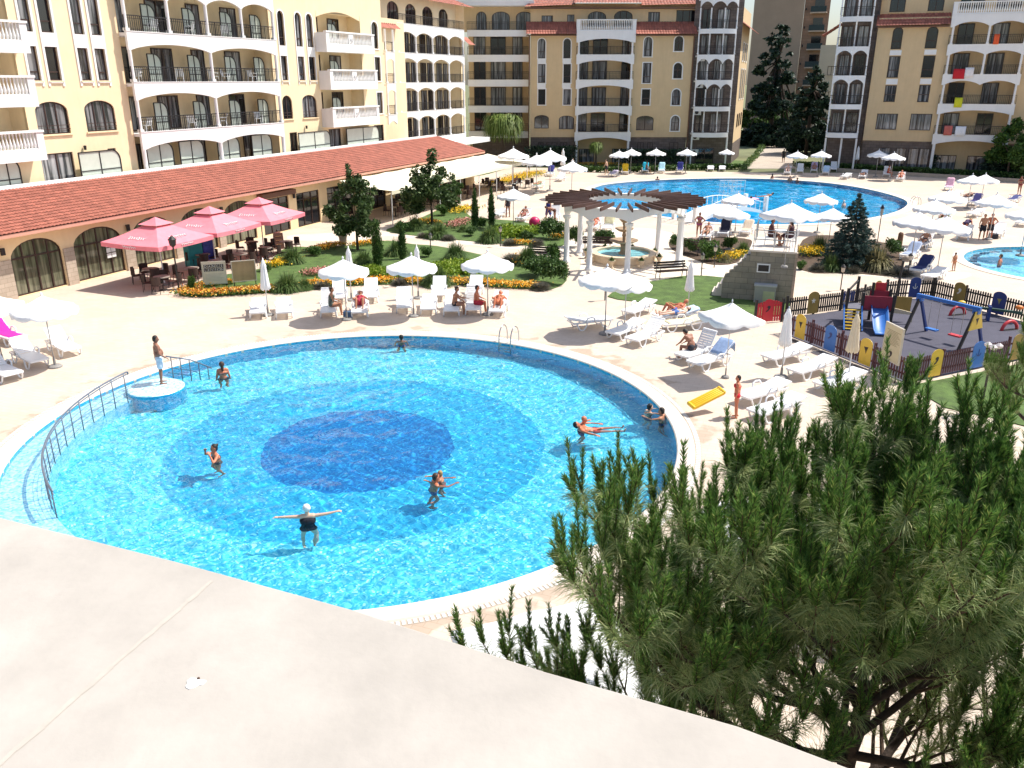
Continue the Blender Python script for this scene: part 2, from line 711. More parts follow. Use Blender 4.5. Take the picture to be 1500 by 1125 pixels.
# shallow ramp outside the curved handrail
pool_part('entry_ramp', MB().ring(8.72, PR, -1.5, -.28, 48, a0=R_(148), a1=R_(262)), TILE_PALE, pool)
cp = MB()
cp.lathe([(PR, -.25), (PR, .0), (PR + .03, .03), (PR + .50, .035), (PR + .53, .0), (PR + .53, -.1)], 160)
cp.build('coping', COPING, pool)
gr = MB()
for i in range(560):
    a = 2 * PI * i / 560
    p = Vector((math.cos(a), math.sin(a), 0))
    gr.bar(p * (PR + .56) + Vector((0, 0, .006)), p * (PR + .70) + Vector((0, 0, .006)), .07, .02)
gr.build('overflow_grating', M('grating_white', (.75, .72, .66), .6, .05), pool)
MB().ring(PR + .54, PR + .72, -.1, .004, 120).build('grating_channel', M('channel_shadow', (.42, .35, .28), .8, .1), pool)
w = water_grid('pool_water', circle(*POOL, PR, 128), -.055, waves(44, 3.6, 22, .0155, 3), .04)
tag(w, kind='structure')

# far freeform pool
p2 = thing('far_pool', None, None, (0, 0, 0))
tag(p2, kind='structure')
TILE_P2 = mosaicmat('mosaic_blue', [(0, (.02, .45, .76)), (.4, (.01, .36, .70)), (.7, (.05, .56, .82))], .12)
o = sheet('pool_floor', pool2, -1.5, TILE_P2, kind=None)
o.parent = p2
o.cycles.is_caustics_receiver = True
n = len(pool2)
mb = MB()
mb.add([(x, y, -1.5) for x, y in pool2] + [(x, y, -.02) for x, y in pool2], [(i, (i + 1) % n, n + (i + 1) % n, n + i) for i in range(n)])
pool_part('pool_wall', mb, TILE_MID, p2)
g1, g2 = grow(pool2, .0), grow(pool2, .75)
mb = MB()
mb.add([(x, y, -.2) for x, y in g1] + [(x, y, .03) for x, y in g1] + [(x, y, .035) for x, y in g2] + [(x, y, -.05) for x, y in g2],
       [(k * n + i, k * n + (i + 1) % n, (k + 1) * n + (i + 1) % n, (k + 1) * n + i) for k in range(3) for i in range(n)])
mb.build('coping', COPING, p2)
tag(water_grid('far_pool_water', pool2, -.06, waves(20, 1.8, 6.5, .034, 5), .14), kind='structure')

# children's pool
p3 = thing('paddling_pool', None, None, (*P3, 0))
tag(p3, kind='structure')
pool_part('pool_floor', MB().lathe([(.001, -.75), (P3R, -.6)], 64), mosaicmat('mosaic_sky', [(0, (.25, .70, .90)), (.4, (.16, .60, .86)), (.7, (.42, .80, .93))], .1), p3)
pool_part('pool_wall', MB().lathe([(P3R, -.7), (P3R, -.02)], 64), TILE_OUT, p3)
MB().lathe([(P3R, -.2), (P3R, .03), (P3R + .62, .035), (P3R + .65, -.05)], 96).build('coping', COPING, p3)
mb = MB()
for i in range(11):
    a = R_(168 - i * 11)
    c = Vector((math.cos(a), math.sin(a), 0)) * (P3R - .55)
    mb.cbox((c.x, c.y, -.45), (.5, .35, .45), a + PI / 2)
pool_part('tiled_seats', mb, mosaicmat('mosaic_slate', [(0, (.10, .20, .30)), (.5, (.16, .28, .40))], .06), p3)
tag(water_grid('paddling_pool_water', circle(*P3, P3R, 72), -.06, waves(20, 2.5, 9, .025, 9), .08), kind='structure')


def pgon(*pix):
    return [G(*p) for p in pix]


# paths and lawns
sheet('garden_path', smoothpoly(pgon((430, 352), (520, 352), (570, 346), (640, 354), (720, 362), (800, 369), (850, 374), (850, 420), (930, 418), (1010, 404), (1070, 408), (1095, 392), (1170, 398), (1260, 404), (1330, 408), (1400, 410), (1420, 400), (1330, 396), (1250, 390), (1170, 380), (1090, 372), (1020, 352), (960, 336), (900, 334), (840, 345), (800, 358), (700, 352), (620, 343), (575, 334), (520, 340), (430, 344)), 3), .004, PATH)
sheet('building_path', pgon((1088, 247), (1166, 247), (1158, 222), (1150, 205), (1162, 196), (1128, 196), (1120, 206)), .006, brickmat('grey_pavers', (.55, .47, .39), (.48, .41, .34), (.36, .3, .25), .4, .2, .01, .2))
BED1 = smoothpoly(pgon((262, 432), (300, 435), (380, 430), (443, 427), (488, 421), (573, 417), (667, 418), (784, 424), (808, 424), (830, 411), (826, 388), (800, 378), (760, 376), (741, 381), (688, 370), (640, 361), (603, 358), (567, 353), (520, 359), (467, 363), (430, 362), (408, 370), (385, 393), (330, 403), (282, 416)), 3)
BED2 = smoothpoly(pgon((566, 339), (621, 347), (707, 355), (800, 361), (826, 359), (828, 342), (790, 333), (765, 325), (728, 322), (690, 318), (676, 302), (655, 302), (620, 318), (585, 330)), 3)
BED3 = smoothpoly(pgon((1170, 395), (1257, 401), (1313, 405), (1322, 392), (1311, 362), (1270, 352), (1212, 345), (1176, 352)), 3)
BED4 = smoothpoly(pgon((983, 352), (985, 366), (1020, 381), (1044, 388), (1079, 385), (1096, 366), (1100, 352), (1060, 348), (1020, 350)), 3)
LAWN5 = smoothpoly(pgon((890, 435), (932, 417), (967, 411), (1015, 404), (1080, 411), (1150, 438), (1152, 460), (1105, 463), (1033, 456), (988, 450), (956, 445)), 3)
LAWN6 = pgon((1330, 566), (1440, 545), (1560, 520), (1560, 640), (1450, 612), (1385, 598))
LAWN7 = smoothpoly(pgon((678, 257), (684, 240), (735, 232), (772, 237), (742, 247), (705, 257)), 3)
LAWN8 = smoothpoly(pgon((826, 240), (850, 247), (905, 250), (970, 248), (1040, 246), (1086, 245), (1092, 236), (1010, 235), (900, 234)), 3)
for i, (nm, poly) in enumerate([('garden_lawn', BED1), ('upper_garden_lawn', BED2), ('spruce_bed_earth', BED3), ('bench_bed_earth', BED4), ('pergola_lawn', LAWN5), ('playground_lawn', LAWN6), ('awning_lawn', LAWN7), ('building_lawn', LAWN8)]):
    mb = MB()
    hgt = .035
    mb.prism(poly, .001, hgt)
    structure(nm, mb, EARTH if 'earth' in nm else GRASS)
sheet('planted_strip', pgon((1165, 243), (1225, 244), (1330, 249), (1500, 255), (1620, 259), (1620, 240), (1500, 238), (1330, 237), (1225, 236)), .03, M('dark_planting', (.03, .05, .015), .9, .5, 3, bump=1, bscale=20))

# ---------------------------------------------------------------- ledge in front of the camera
LZ = 9.25
edge = [G(x, y, LZ) for x, y in [(-160, 720), (0, 757), (260, 822), (520, 893), (800, 983), (1080, 1062), (1245, 1124), (1420, 1200)]]
LEDGE_M = M('weathered_beige_concrete', (.425, .39, .345), .85, .17, 2.6, bump=.08, bscale=30)
ledge = thing('balcony_ledge', 'broad beige concrete ledge with a crack-like joint and small white chip', 'ledge', (0, 0, 0))
mb = MB()
poly = edge + [(edge[-1][0], -.25), (edge[0][0], -.25)]
mb.prism(poly[::-1], LZ - .16, LZ)
o = mb.build('slab', LEDGE_M, ledge, bevel=.006)
j0, j1 = G(311, 851, LZ), G(-90, 1195, LZ)
mb = MB()
pts = []
for i in range(25):
    t = i / 24
    pts.append(Vector((j0[0] + (j1[0] - j0[0]) * t, j0[1] + (j1[1] - j0[1]) * t, LZ - .0005)) + Vector((random.uniform(-.002, .002), 0, 0)))
dv = (pts[-1] - pts[0]).normalized()
sv = Vector((-dv.y, dv.x, 0))
for a, b in zip(pts, pts[1:]):
    wdt = random.uniform(.004, .007)
    mb.quad(a - sv * wdt, a + sv * wdt, b + sv * wdt, b - sv * wdt)
mb.v = [(x, y, z + .0015) for x, y, z in mb.v]
mb.build('joint', M('joint_mortar', (.462, .416, .36), .9, .08, 30), ledge)
cc = G(285, 1001, LZ)
mb = MB()
pl = []
for i in range(18):
    a = 2 * PI * i / 18
    r = .016 * (1 + .25 * math.sin(3 * a + 1) + random.uniform(-.1, .1))
    pl.append((cc[0] + r * math.cos(a), cc[1] + .85 * r * math.sin(a)))
mb.prism(pl, LZ - .001, LZ + .0016)
o = mb.build('chip', M('chip_white', (.86, .85, .83), .8, .03, 60), ledge)
cd = G(291, 995, LZ)
MB().sphere((cd[0], cd[1], LZ + .002), .0028, 6).build('speck', M('speck_brown', (.10, .06, .04), .8), o)
mb = MB()
wall = [(x * 1.0, y - .12) for x, y in edge]
mb.prism((wall + [(edge[-1][0], -.35), (edge[0][0], -.35)])[::-1], 0, LZ - .161)
mb.build('wall', M('cream_render', (.72, .60, .42), .85, .08, 1.5), ledge)

# ---------------------------------------------------------------- pool furniture: rails, platform, ladder
def ppt(r, deg, z):
    a = R_(deg)
    return Vector((POOL[0] + r * math.cos(a), POOL[1] + r * math.sin(a), z))


rail = thing('ramp_handrail', 'long curved grey handrail with twin tubes along the pool ramp', 'handrail', (*POOL, 0))
rr = 8.72
a_start, a_end = 162.5, 221
mb = MB()
for zz, r_ in ((.90, .026), (.82, .018), (.55, .007), (.38, .007), (.22, .007), (.07, .007)):
    pts = [ppt(rr, a_start + (a_end - a_start) * i / 48, zz - .25 + .25 * (1 - i / 48)) - Vector((*POOL, 0)) for i in range(49)]
    if zz == .90:
        pts = [pts[0] + Vector((.02, .05, -.10)), pts[0] + Vector((.01, .05, -.02))] + pts
    mb.tube(pts, r_, 6)
mb.build('rail', GREY_RAIL, rail, True)
for i in range(15):
    a = a_start + 1 + (a_end - a_start - 2) * i / 14
    mb = MB()
    mb.tube([ppt(rr, a, -.4) - Vector((*POOL, 0)), ppt(rr, a, .88 - .25 * i / 14) - Vector((*POOL, 0))], .02, 6)
    mb.build('post', GREY_RAIL, rail, True)
PLX, PLY = G(229, 567.5)
plat = thing('pool_platform', 'round pale tiled platform standing in the pool under the man', 'platform', (PLX, PLY, 0))
o = MB().lathe([(.001, .0), (.93, .0), (.96, -.03)], 40).build('tiled_top', TILE_PALE, plat)
o.location.z = .02
o = MB().lathe([(.96, -.01), (.96, -1.4)], 40).build('tiled_side', TILE_MID, plat)
o.cycles.is_caustics_receiver = True
rail2 = thing('step_handrail', 'short grey handrail with five posts sloping into the water beside the man', 'handrail', (*G(252, 552), 0))
e0, e1 = Vector((*G(252, 553), 0)), Vector((*G(311, 546), 0))
d = e1 - e0
mb = MB()
for zz, r_ in ((.78, .026), (.35, .01), (.15, .01)):
    mb.tube([Vector((-.12, 0, zz + .02)), Vector((0, 0, zz)), d * .5 + Vector((0, 0, zz - .2)), d + Vector((0, 0, zz - .62))], r_, 6)
mb.build('rail', GREY_RAIL, rail2, True)
for i in range(5):
    t = (i + .15) / 4.6
    mb = MB()
    mb.tube([d * t + Vector((0, 0, -.7)), d * t + Vector((0, 0, .77 - .55 * t * t - .1 * t))], .02, 6)
    mb.build('post', GREY_RAIL, rail2, True)

lx, ly = G(743, 503)
lad = thing('pool_ladder', 'chrome pool ladder with two curved grab rails at the far rim of the round pool', 'ladder', (lx, ly, 0), R_(-28))
for sx in (-.27, .27):
    mb = MB()
    pts = [Vector((sx, .75 * math.cos(PI * i / 12) * .5 + .15, .72 * math.sin(PI * i / 12) ** .7)) for i in range(13)]
    pts = [pts[0] - Vector((0, 0, .05))] + pts + [pts[-1] - Vector((0, 0, .9))]
    mb.tube(pts, .026, 8)
    mb.build('grab_rail', STEEL, lad, True)
for k in range(3):
    mb = MB()
    mb.cbox((0, -.22, -.2 - .28 * k), (.54, .08, .03))
    mb.build('tread', STEEL, lad)
lad2 = copy_tree(lad)
lad2.location = (*G(1338, 300), 0)
lad2.rotation_euler.z = R_(-95)
lad2['label'] = 'chrome grab rails at the pointed end of the distant pool'
# ---------------------------------------------------------------- buildings
CREAM = M('cream_stucco', (.84, .68, .44), .9, .09, 1.1, bump=.1, streak=.35)
TAN = M('ochre_stucco', (.64, .48, .28), .9, .10, .9, bump=.1, streak=.35)
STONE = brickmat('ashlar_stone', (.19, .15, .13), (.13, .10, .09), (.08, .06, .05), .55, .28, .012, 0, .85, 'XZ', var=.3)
BROWN = M('dark_brown_frame', (.045, .022, .016), .5, .2, 8)
GLASS_D = glassmat('window_glass_dark', (.012, .014, .018))
GLASS_C = glassmat('window_glass_curtain', (.02, .022, .028), .06, 1, (.26, .26, .27))
GLASS_W = glassmat('window_glass_pale', (.06, .065, .07), .06, 1, (.42, .42, .42))
GLASS_R = glassmat('restaurant_glass', (.07, .07, .045), .05, 1, (.20, .20, .13))
FROST = M('frosted_screen', (.55, .60, .52), .3, .08, 2)
SOFFIT = M('soffit_brown', (.16, .08, .05), .7, .15, 5)


def tilemat(name, c1, c2):
    m = brickmat(name, c1, c2, (c1[0] * .4, c1[1] * .35, c1[2] * .35), .24, .36, .02, 0, .75, offset=0, var=.3, bump=.2, vscale=.8)
    return m


TILE_RED = M('clay_tiles', (.37, .125, .085), .8, .22, 2.0, island=.45)


def tiled(mb, a, b, c, d, pitch=.26, row=.36, amp=.045, seg=4):
    """pantiles on the slope a-b (eave) c-d (ridge, c above b): every tile is its own curved shell"""
    a, b, c, d = map(Vector, (a, b, c, d))
    W = max((b - a).length, (c - d).length)
    Hh = ((d - a).length + (c - b).length) / 2
    nx = max(1, int(W / pitch))
    ny = max(1, int(Hh / row))
    nrm = (b - a).cross(d - a)
    if nrm.length < 1e-6:
        nrm = (b - a).cross(c - b)
    nrm.normalize()
    if nrm.z < 0:
        nrm = -nrm

    def at(u, v):
        return (a.lerp(b, u)).lerp(d.lerp(c, u), v)
    for j in range(ny):
        v0, v1 = j / ny, (j + 1.15) / ny
        for i in range(nx):
            vs = []
            for vv, lift in ((v0, .05), (min(v1, 1.0), .012)):
                for k in range(seg + 1):
                    u = (i + k / seg) / nx
                    vs.append(at(u, vv) + nrm * (lift + amp * abs(math.sin(PI * k / seg)) ** .8))
            n = seg + 1
            mb.add(vs, [(k, k + 1, n + k + 1, n + k) for k in range(seg)])
    return mb


class Building:
    def __init__(self, name, label, cat, origin, ang, wall_mat):
        self.root = thing(name, label, cat, (*origin, 0), ang)
        self.o, self.a, self.m = origin, ang, wall_mat
        self.walls = MB()
        self.stone = MB()
        self.k = 0

    def loc(self, px, py, y0=0.0):
        u, v = (px - 750) / CAM_F, (py - 562.5) / CAM_F
        d = (u, math.cos(CAM_P) - v * math.sin(CAM_P), -math.sin(CAM_P) - v * math.cos(CAM_P))
        n = (-math.sin(self.a), math.cos(self.a))
        t = (y0 + self.o[0] * n[0] + self.o[1] * n[1]) / (d[0] * n[0] + d[1] * n[1])
        w = (t * d[0] - self.o[0], t * d[1] - self.o[1])
        return w[0] * math.cos(self.a) + w[1] * math.sin(self.a), CAM_H + t * d[2]

    def rect(self, x0, x1, ya, yb, y0):
        """photo rectangle -> x0,x1,z0,z1 on the plane y0"""
        xm, ym = (x0 + x1) / 2, (ya + yb) / 2
        return self.loc(x0, ym, y0)[0], self.loc(x1, ym, y0)[0], self.loc(xm, yb, y0)[1], self.loc(xm, ya, y0)[1]

    def facade(self, x0, x1, z0, z1, y, holes=(), rd=.18, mb=None):
        mb = mb or self.walls
        xs = sorted({x0, x1, *[min(max(h[i], x0), x1) for h in holes for i in (0, 1)]})
        zs = sorted({z0, z1, *[min(max(h[i], z0), z1) for h in holes for i in (2, 3)]})
        for xa, xb in zip(xs, xs[1:]):
            run = None
            for za, zb in zip(zs, zs[1:]):
                cx, cz = (xa + xb) / 2, (za + zb) / 2
                inside = any(h[0] < cx < h[1] and h[2] < cz < h[3] for h in holes)
                if inside:
                    if run:
                        mb.quad((xa, y, run[0]), (xb, y, run[0]), (xb, y, run[1]), (xa, y, run[1]))
                    run = None
                else:
                    run = (run[0] if run else za, zb)
            if run:
                mb.quad((xa, y, run[0]), (xb, y, run[0]), (xb, y, run[1]), (xa, y, run[1]))
        for h in holes:
            a, b, c, d = h[:4]
            mb.quad((a, y, c), (a, y + rd, c), (a, y + rd, d), (a, y, d))
            mb.quad((b, y + rd, c), (b, y, c), (b, y, d), (b, y + rd, d))
            mb.quad((a, y, d), (a, y + rd, d), (b, y + rd, d), (b, y, d))
            mb.quad((a, y + rd, c), (a, y, c), (b, y, c), (b, y + rd, c))

    def window(self, x0, x1, z0, z1, y, arch=0.0, nx=2, tz=None, surround=0.0, glass=None, name='window', sill=True, bars=False, mb=None):
        """frame set in the reveal, pane behind it; returns the hole it needs"""
        self.k += 1
        glass = glass or random.choice([GLASS_D, GLASS_C, GLASS_C])
        f = MB()
        w = .07
        yf = y + .08
        f.box(x0, x0 + w, yf, yf + .07, z0, z1 - arch * .55)
        f.box(x1 - w, x1, yf, yf + .07, z0, z1 - arch * .55)
        f.box(x0 + w, x1 - w, yf, yf + .07, z0, z0 + w)
        if arch < .05:
            f.box(x0 + w, x1 - w, yf, yf + .07, z1 - w, z1)
        for i in range(1, nx):
            xx = x0 + (x1 - x0) * i / nx
            f.box(xx - w * .5, xx + w * .5, yf + .001, yf + .069, z0 + w, z1 - (w if arch < .05 else .08))
        for t in (tz or []):
            f.box(x0 + w, x1 - w, yf + .003, yf + .065, t - w * .5, t + w * .5)
        if bars:
            for zz in (z0 + .25, z0 + .45):
                f.box(x0 + .01, x1 - .01, y - .03, y - .01, zz, zz + .03)
        if arch:
            n = 12
            lo, hi, li = [], [], []
            for i in range(n + 1):
                t = PI * i / n
                xx = (x0 + x1) / 2 - (x1 - x0) / 2 * math.cos(t)
                zz = z1 - arch + arch * math.sin(t)
                lo.append((xx, zz))
                hi.append((xx, z1))
                li.append(((x0 + x1) / 2 - ((x1 - x0) / 2 - w) * math.cos(t), z1 - arch + (arch - w) * math.sin(t)))
            (mb or self.walls).strip(lo, [(a, b + .001) for a, b in hi], y, y + .14)
            f.strip(li, lo, yf, yf + .07)
        o = f.build(name, BROWN, self.root)
        MB().quad((x0, y + .13, z0), (x1, y + .13, z0), (x1, y + .13, z1), (x0, y + .13, z1)).build('pane', glass, o)
        if surround:
            s = surround
            q = MB()
            zt = z1 - arch
            q.box(x0 - s, x0, y - .04, y + .02, z0 - s, zt)
            q.box(x1, x1 + s, y - .04, y + .02, z0 - s, zt)
            q.box(x0 - s * 1.3, x1 + s * 1.3, y - .06, y - .041, z0 - s, z0 - .02)
            if arch:
                n = 12
                lo = [((x0 + x1) / 2 - (x1 - x0) / 2 * math.cos(PI * i / n), zt + arch * math.sin(PI * i / n)) for i in range(n + 1)]
                hi = [((x0 + x1) / 2 - ((x1 - x0) / 2 + s) * math.cos(PI * i / n), zt + (arch + s) * math.sin(PI * i / n)) for i in range(n + 1)]
                q.strip(lo, hi, y - .04, y + .02)
            else:
                q.box(x0 - s, x1 + s, y - .04, y + .02, z1, z1 + s)
            q.build('surround', WHITE_PAINT, o)
        elif sill:
            q = MB().box(x0 - .08, x1 + .08, y - .09, y + .05, z0 - .08, z0 - .002)
            q.build('sill', self.m, o)
        return (x0, x1, z0, z1)

    def recess(self, x0, x1, z0, z1, y, depth, doors=True):
        """open bay: side walls, back wall"""
        yb = y + depth
        self.walls.quad((x0, yb, z0), (x1, yb, z0), (x1, yb, z1), (x0, yb, z1))
        self.walls.quad((x0, y, z0), (x0, yb, z0), (x0, yb, z1), (x0, y, z1))
        self.walls.quad((x1, yb, z0), (x1, y, z0), (x1, y, z1), (x1, yb, z1))

    def doors(self, spans, z, y, h=2.15):
        for x0, x1 in spans:
            self.window(x0, x1, z + .06, z + h, y - .16, 0, 2 if x1 - x0 < 2.2 else 3, name='balcony_door', sill=False, glass=random.choice([GLASS_D, GLASS_C, GLASS_W]))

    def screen(self, x, y0, y1, z, h=1.75):
        """frosted partition with a curved top corner, standing out from the wall"""
        f = MB()
        n = 6
        L = y1 - y0
        pts = [(y0 + .04, z), (y0 + .04, z + h - .5)] + [(y0 + .5 * L - .5 * L * math.cos(PI / 2 * i / n) + .04, z + h - .5 + .5 * math.sin(PI / 2 * i / n)) for i in range(1, n + 1)] + [(y1, z + h)]
        for a, b in zip(pts, pts[1:]):
            f.bar((x, a[0], a[1]), (x, b[0], b[1]), .05)
        f.bar((x, y0 + .04, z + .62), (x, y1, z + .62), .04)
        f.bar((x, y0 + .04, z + .06), (x, y1, z + .06), .04)
        f.bar((x, (y0 + y1) / 2, z + .06), (x, (y0 + y1) / 2, z + h - .1), .04)
        o = f.build('privacy_screen', DARK_METAL, self.root)
        g = MB()
        pl = [(p[0], p[1]) for p in pts] + [(y1, z)]
        g.add([(x + .008, a, b) for a, b in pl], [tuple(range(len(pl)))])
        g.build('frosted_panel', FROST, o)

    def screen_flat(self, x0, x1, y, z, h=1.7):
        f = MB()
        n = 6
        k = .55
        pts = [(x0, z), (x0, z + h)] + [(x1 - k + k * math.sin(PI / 2 * i / n), z + h - k + k * math.cos(PI / 2 * i / n)) for i in range(n + 1)] + [(x1, z)]
        for a, b in zip(pts, pts[1:]):
            f.bar((a[0], y, a[1]), (b[0], y, b[1]), .06)
        f.bar((x0, y, z + .55), (x1, y, z + .55), .05)
        f.bar(((x0 + x1) / 2, y, z), ((x0 + x1) / 2, y, z + h), .05)
        o = f.build('privacy_screen', DARK_METAL, self.root)
        MB().add([(a, y + .012, b) for a, b in pts], [tuple(range(len(pts)))]).build('frosted_panel', FROST, o)

    def balcony(self, x0, x1, z, y, depth, cols=(), top=None, arcs=None, fh=1.05, arch=.40, rail=True, colr=.11, fy=.16, bow=0.0, mat=None):
        """slab + white arched fascia, dark railing, columns up to `top`"""
        mat = mat or WHITE_PAINT
        mb = MB()
        mb.box(x0 + .002, x1 - .002, y + fy, y + depth - .003, z - .18, z - .004)
        cs = sorted(arcs or cols) if cols else [x0, x1]
        cuts = sorted({x0, x1, *cs})
        for a, b in zip(cuts, cuts[1:]):
            n = 12 if b - a > 1 else 2
            lo, hi = [], []
            for i in range(n + 1):
                t = i / n
                dip = arch * math.sin(PI * t) ** .7 if b - a > 1 else 0
                lo.append((a + (b - a) * t, z - fh + .06 + dip))
                hi.append((a + (b - a) * t, z + .06))
            st = len(mb.v)
            mb.strip(lo, hi, y, y + fy)
        if bow:
            xm, hw = (x0 + x1) / 2, (x1 - x0) / 2
            mb.v = [(px, py - bow * (1 - ((px - xm) / hw) ** 2) * (1 if py < y + depth * .6 else 0), pz) for px, py, pz in mb.v]
        mb.box(x0 - .001, x1 + .001, y - .03, y + fy + .03, z + .058, z + .10) if not bow else None
        o = mb.build('balcony', mat, self.root)
        if rail:
            r = MB()
            n = 10 if bow else 1

            def yy(px):
                return y + .08 - (bow * (1 - ((px - (x0 + x1) / 2) / ((x1 - x0) / 2)) ** 2) if bow else 0)
            for hgt, wd_ in ((.86, .05), (.70, .025), (.10, .03)):
                for i in range(n):
                    xa, xb = x0 + (x1 - x0) * i / n, x0 + (x1 - x0) * (i + 1) / n
                    r.bar((xa, yy(xa), z + .1 + hgt), (xb, yy(xb), z + .1 + hgt), wd_)
            nb = int((x1 - x0) / .16)
            for i in range(nb + 1):
                xx = x0 + (x1 - x0) * i / nb
                r.bar((xx, yy(xx), z + .1), (xx, yy(xx), z + .96), .022 if i % 8 else .045, up=(0, 1, 0))
            r.build('railing', DARK_METAL, o)
        if top:
            for cx in cols:
                mb = MB()
                mb.tube([(cx, y + .1, z + .08), (cx, y + .1, top)], colr, 10)
                mb.box(cx - colr * 1.25, cx + colr * 1.25, y + .1 - colr * 1.25, y + .1 + colr * 1.25, z + .09, z + .25)
                mb.build('column', WHITE_PAINT, o)
        return o

    def balustrade_box(self, x0, x1, z, y, depth, h=1.0, drop=.45, name='balcony', mid=True):
        """projecting white balcony: solid piers and turned balusters between"""
        mb = MB()
        mb.box(x0, x1, y, y + depth, z - drop, z)
        pw = .42
        mb.box(x0 + .001, x0 + pw, y + .001, y + depth - .002, z - .002, z + h)
        mb.box(x1 - pw, x1 - .001, y + .001, y + depth - .002, z - .002, z + h)
        mb.box(x0 - .04, x1 + .04, y - .05, y + .22, z + h + .001, z + h + .11)
        mb.box(x0 + pw, x1 - pw, y + .02, y + .2, z - .003, z + .14)
        segs = [(x0 + pw, x1 - pw)]
        if mid:
            xm = (x0 + x1) / 2
            mb.box(xm - .35, xm + .35, y + .002, y + .19, z - .004, z + h - .001)
            segs = [(x0 + pw, xm - .35), (xm + .35, x1 - pw)]
        o = mb.build(name, WHITE_PAINT, self.root)
        b = MB()
        for a, c in segs:
            n = max(2, int((c - a) / .2))
            for i in range(n):
                xx = a + (c - a) * (i + .5) / n
                b.lathe([(.035, 0), (.06, .06), (.075, .2), (.04, .45), (.03, .6), (.055, .78), (.05, h - .14)], 8, (xx, y + .11, z + .14))
        b.build('balusters', WHITE_PAINT, o, True)
        return o

    def enlarge(self, k):
        """the block is k times bigger than drawn, stands farther off, foundations in the ground"""
        self.root.scale = (k, k, k)
        self.root.location = (self.o[0] * k, self.o[1] * k, CAM_H * (1 - k))

    def finish(self, wname='wall'):
        if self.walls.f:
            self.walls.build(wname, self.m, self.root)
        if self.stone.f:
            self.stone.build('stone_base', STONE, self.root)


# ======================= near hotel block with the terrace restaurant in front
A_L = R_(66.7)
O_L = (-24.9, 40.6)
B = Building('apartment_hotel', 'cream hotel block with arched white balcony fronts above the tiled restaurant roof', 'hotel', O_L, A_L, CREAM)
YW = 4.0
F1, F2, F3, F4, F5 = 4.25, 7.15, 10.08, 12.95, 15.9
holes = []


def tallpair(x0, x1, ref_lo, surround=.13):
    a, b = B.loc(x0, ref_lo, YW)[0], B.loc(x1, ref_lo, YW)[0]
    holes.append(B.window(a, b, 10.25, 12.0, YW, 0, 1, [10.7], glass=random.choice([GLASS_D, GLASS_C])))
    holes.append(B.window(a, b, 12.72, 15.15, YW, (b - a) / 2, 1, [13.3], surround=.0, sill=False))
    q = MB()
    s = surround
    q.box(a - s, a, YW - .05, YW + .02, 9.95, 15.15 - (b - a) / 2)
    q.box(b, b + s, YW - .05, YW + .02, 9.95, 15.15 - (b - a) / 2)
    q.box(a + .001, b - .001, YW - .045, YW + .02, 12.0, 12.72)
    q.box(a + .001, b - .001, YW - .08, YW + .03, 10.12, 10.25)
    n = 12
    zt, r = 15.15 - (b - a) / 2, (b - a) / 2
    q.strip([((a + b) / 2 - r * math.cos(PI * i / n), zt + r * math.sin(PI * i / n)) for i in range(n + 1)],
            [((a + b) / 2 - (r + s) * math.cos(PI * i / n), zt + (r + s) * math.sin(PI * i / n)) for i in range(n + 1)], YW - .05, YW + .02)
    q.build('window_surround', WHITE_PAINT, B.root)


for x0, x1 in ((41, 57), (69, 87), (116, 131), (141, 156)):
    tallpair(x0, x1, 96)
for x0, x1, ya, yb in ((53, 101, 152, 196), (125, 169, 149, 193)):
    a, b, c, d = B.rect(x0, x1, ya, yb, YW)
    holes.append(B.window(a, b, 7.42, 9.15, YW, .5, 3, bars=True))
for x0, x1, ya in ((408, 417, 90), (433, 442, 90), (449, 458, 90)):
    tallpair(x0 + 3, x1 + 3, ya, .1)
for x0, x1 in ((414, 428), (443, 464)):
    a, b = B.loc(x0, 156, YW)[0], B.loc(x1, 154, YW)[0]
    holes.append(B.window(a, b, 7.42, 9.15, YW, .5, 2, bars=True))
for x0, x1, ya, z0, z1, ar in ((544, 553, 50, 12.9, 15.1, .45), (549, 557, 98, 10.2, 12.2, 0), (552, 560, 145, 7.4, 9.2, 0)):
    a, b = B.loc(x0, ya, YW)[0], B.loc(x1, ya, YW)[0]
    holes.append(B.window(a, b, z0, z1, YW, ar, 1, surround=.1))
# ground storey behind the restaurant roof: sliding doors and frosted screens
for x0, x1, py in ((-60, -30, 250), (-22, 26, 250), (62, 110, 245), (160, 172, 235)):
    a, b = B.loc(x0, py, YW)[0], B.loc(x1, py, YW)[0]
    holes.append(B.window(a, b, F1 + .05, F1 + 2.15, YW, 0, 2, name='balcony_door', sill=False, glass=GLASS_W))
for x0, x1, py in ((425, 436, 205), (482, 500, 198), (548, 562, 190)):
    a, b = B.loc(x0, py, YW)[0], B.loc(x1, py, YW)[0]
    holes.append(B.window(a, b, F1 + .05, F1 + 2.15, YW, 0, 2, name='balcony_door', sill=False))
for x0, x1, py in ((-6, 30, 255), (118, 178, 245), (438, 484, 208), (508, 555, 197)):
    a, b = B.loc(x0, py, YW - .5)[0], B.loc(x1, py, YW - .5)[0]
    B.screen_flat(a, b, YW - .5, F1 + .5, 1.6)
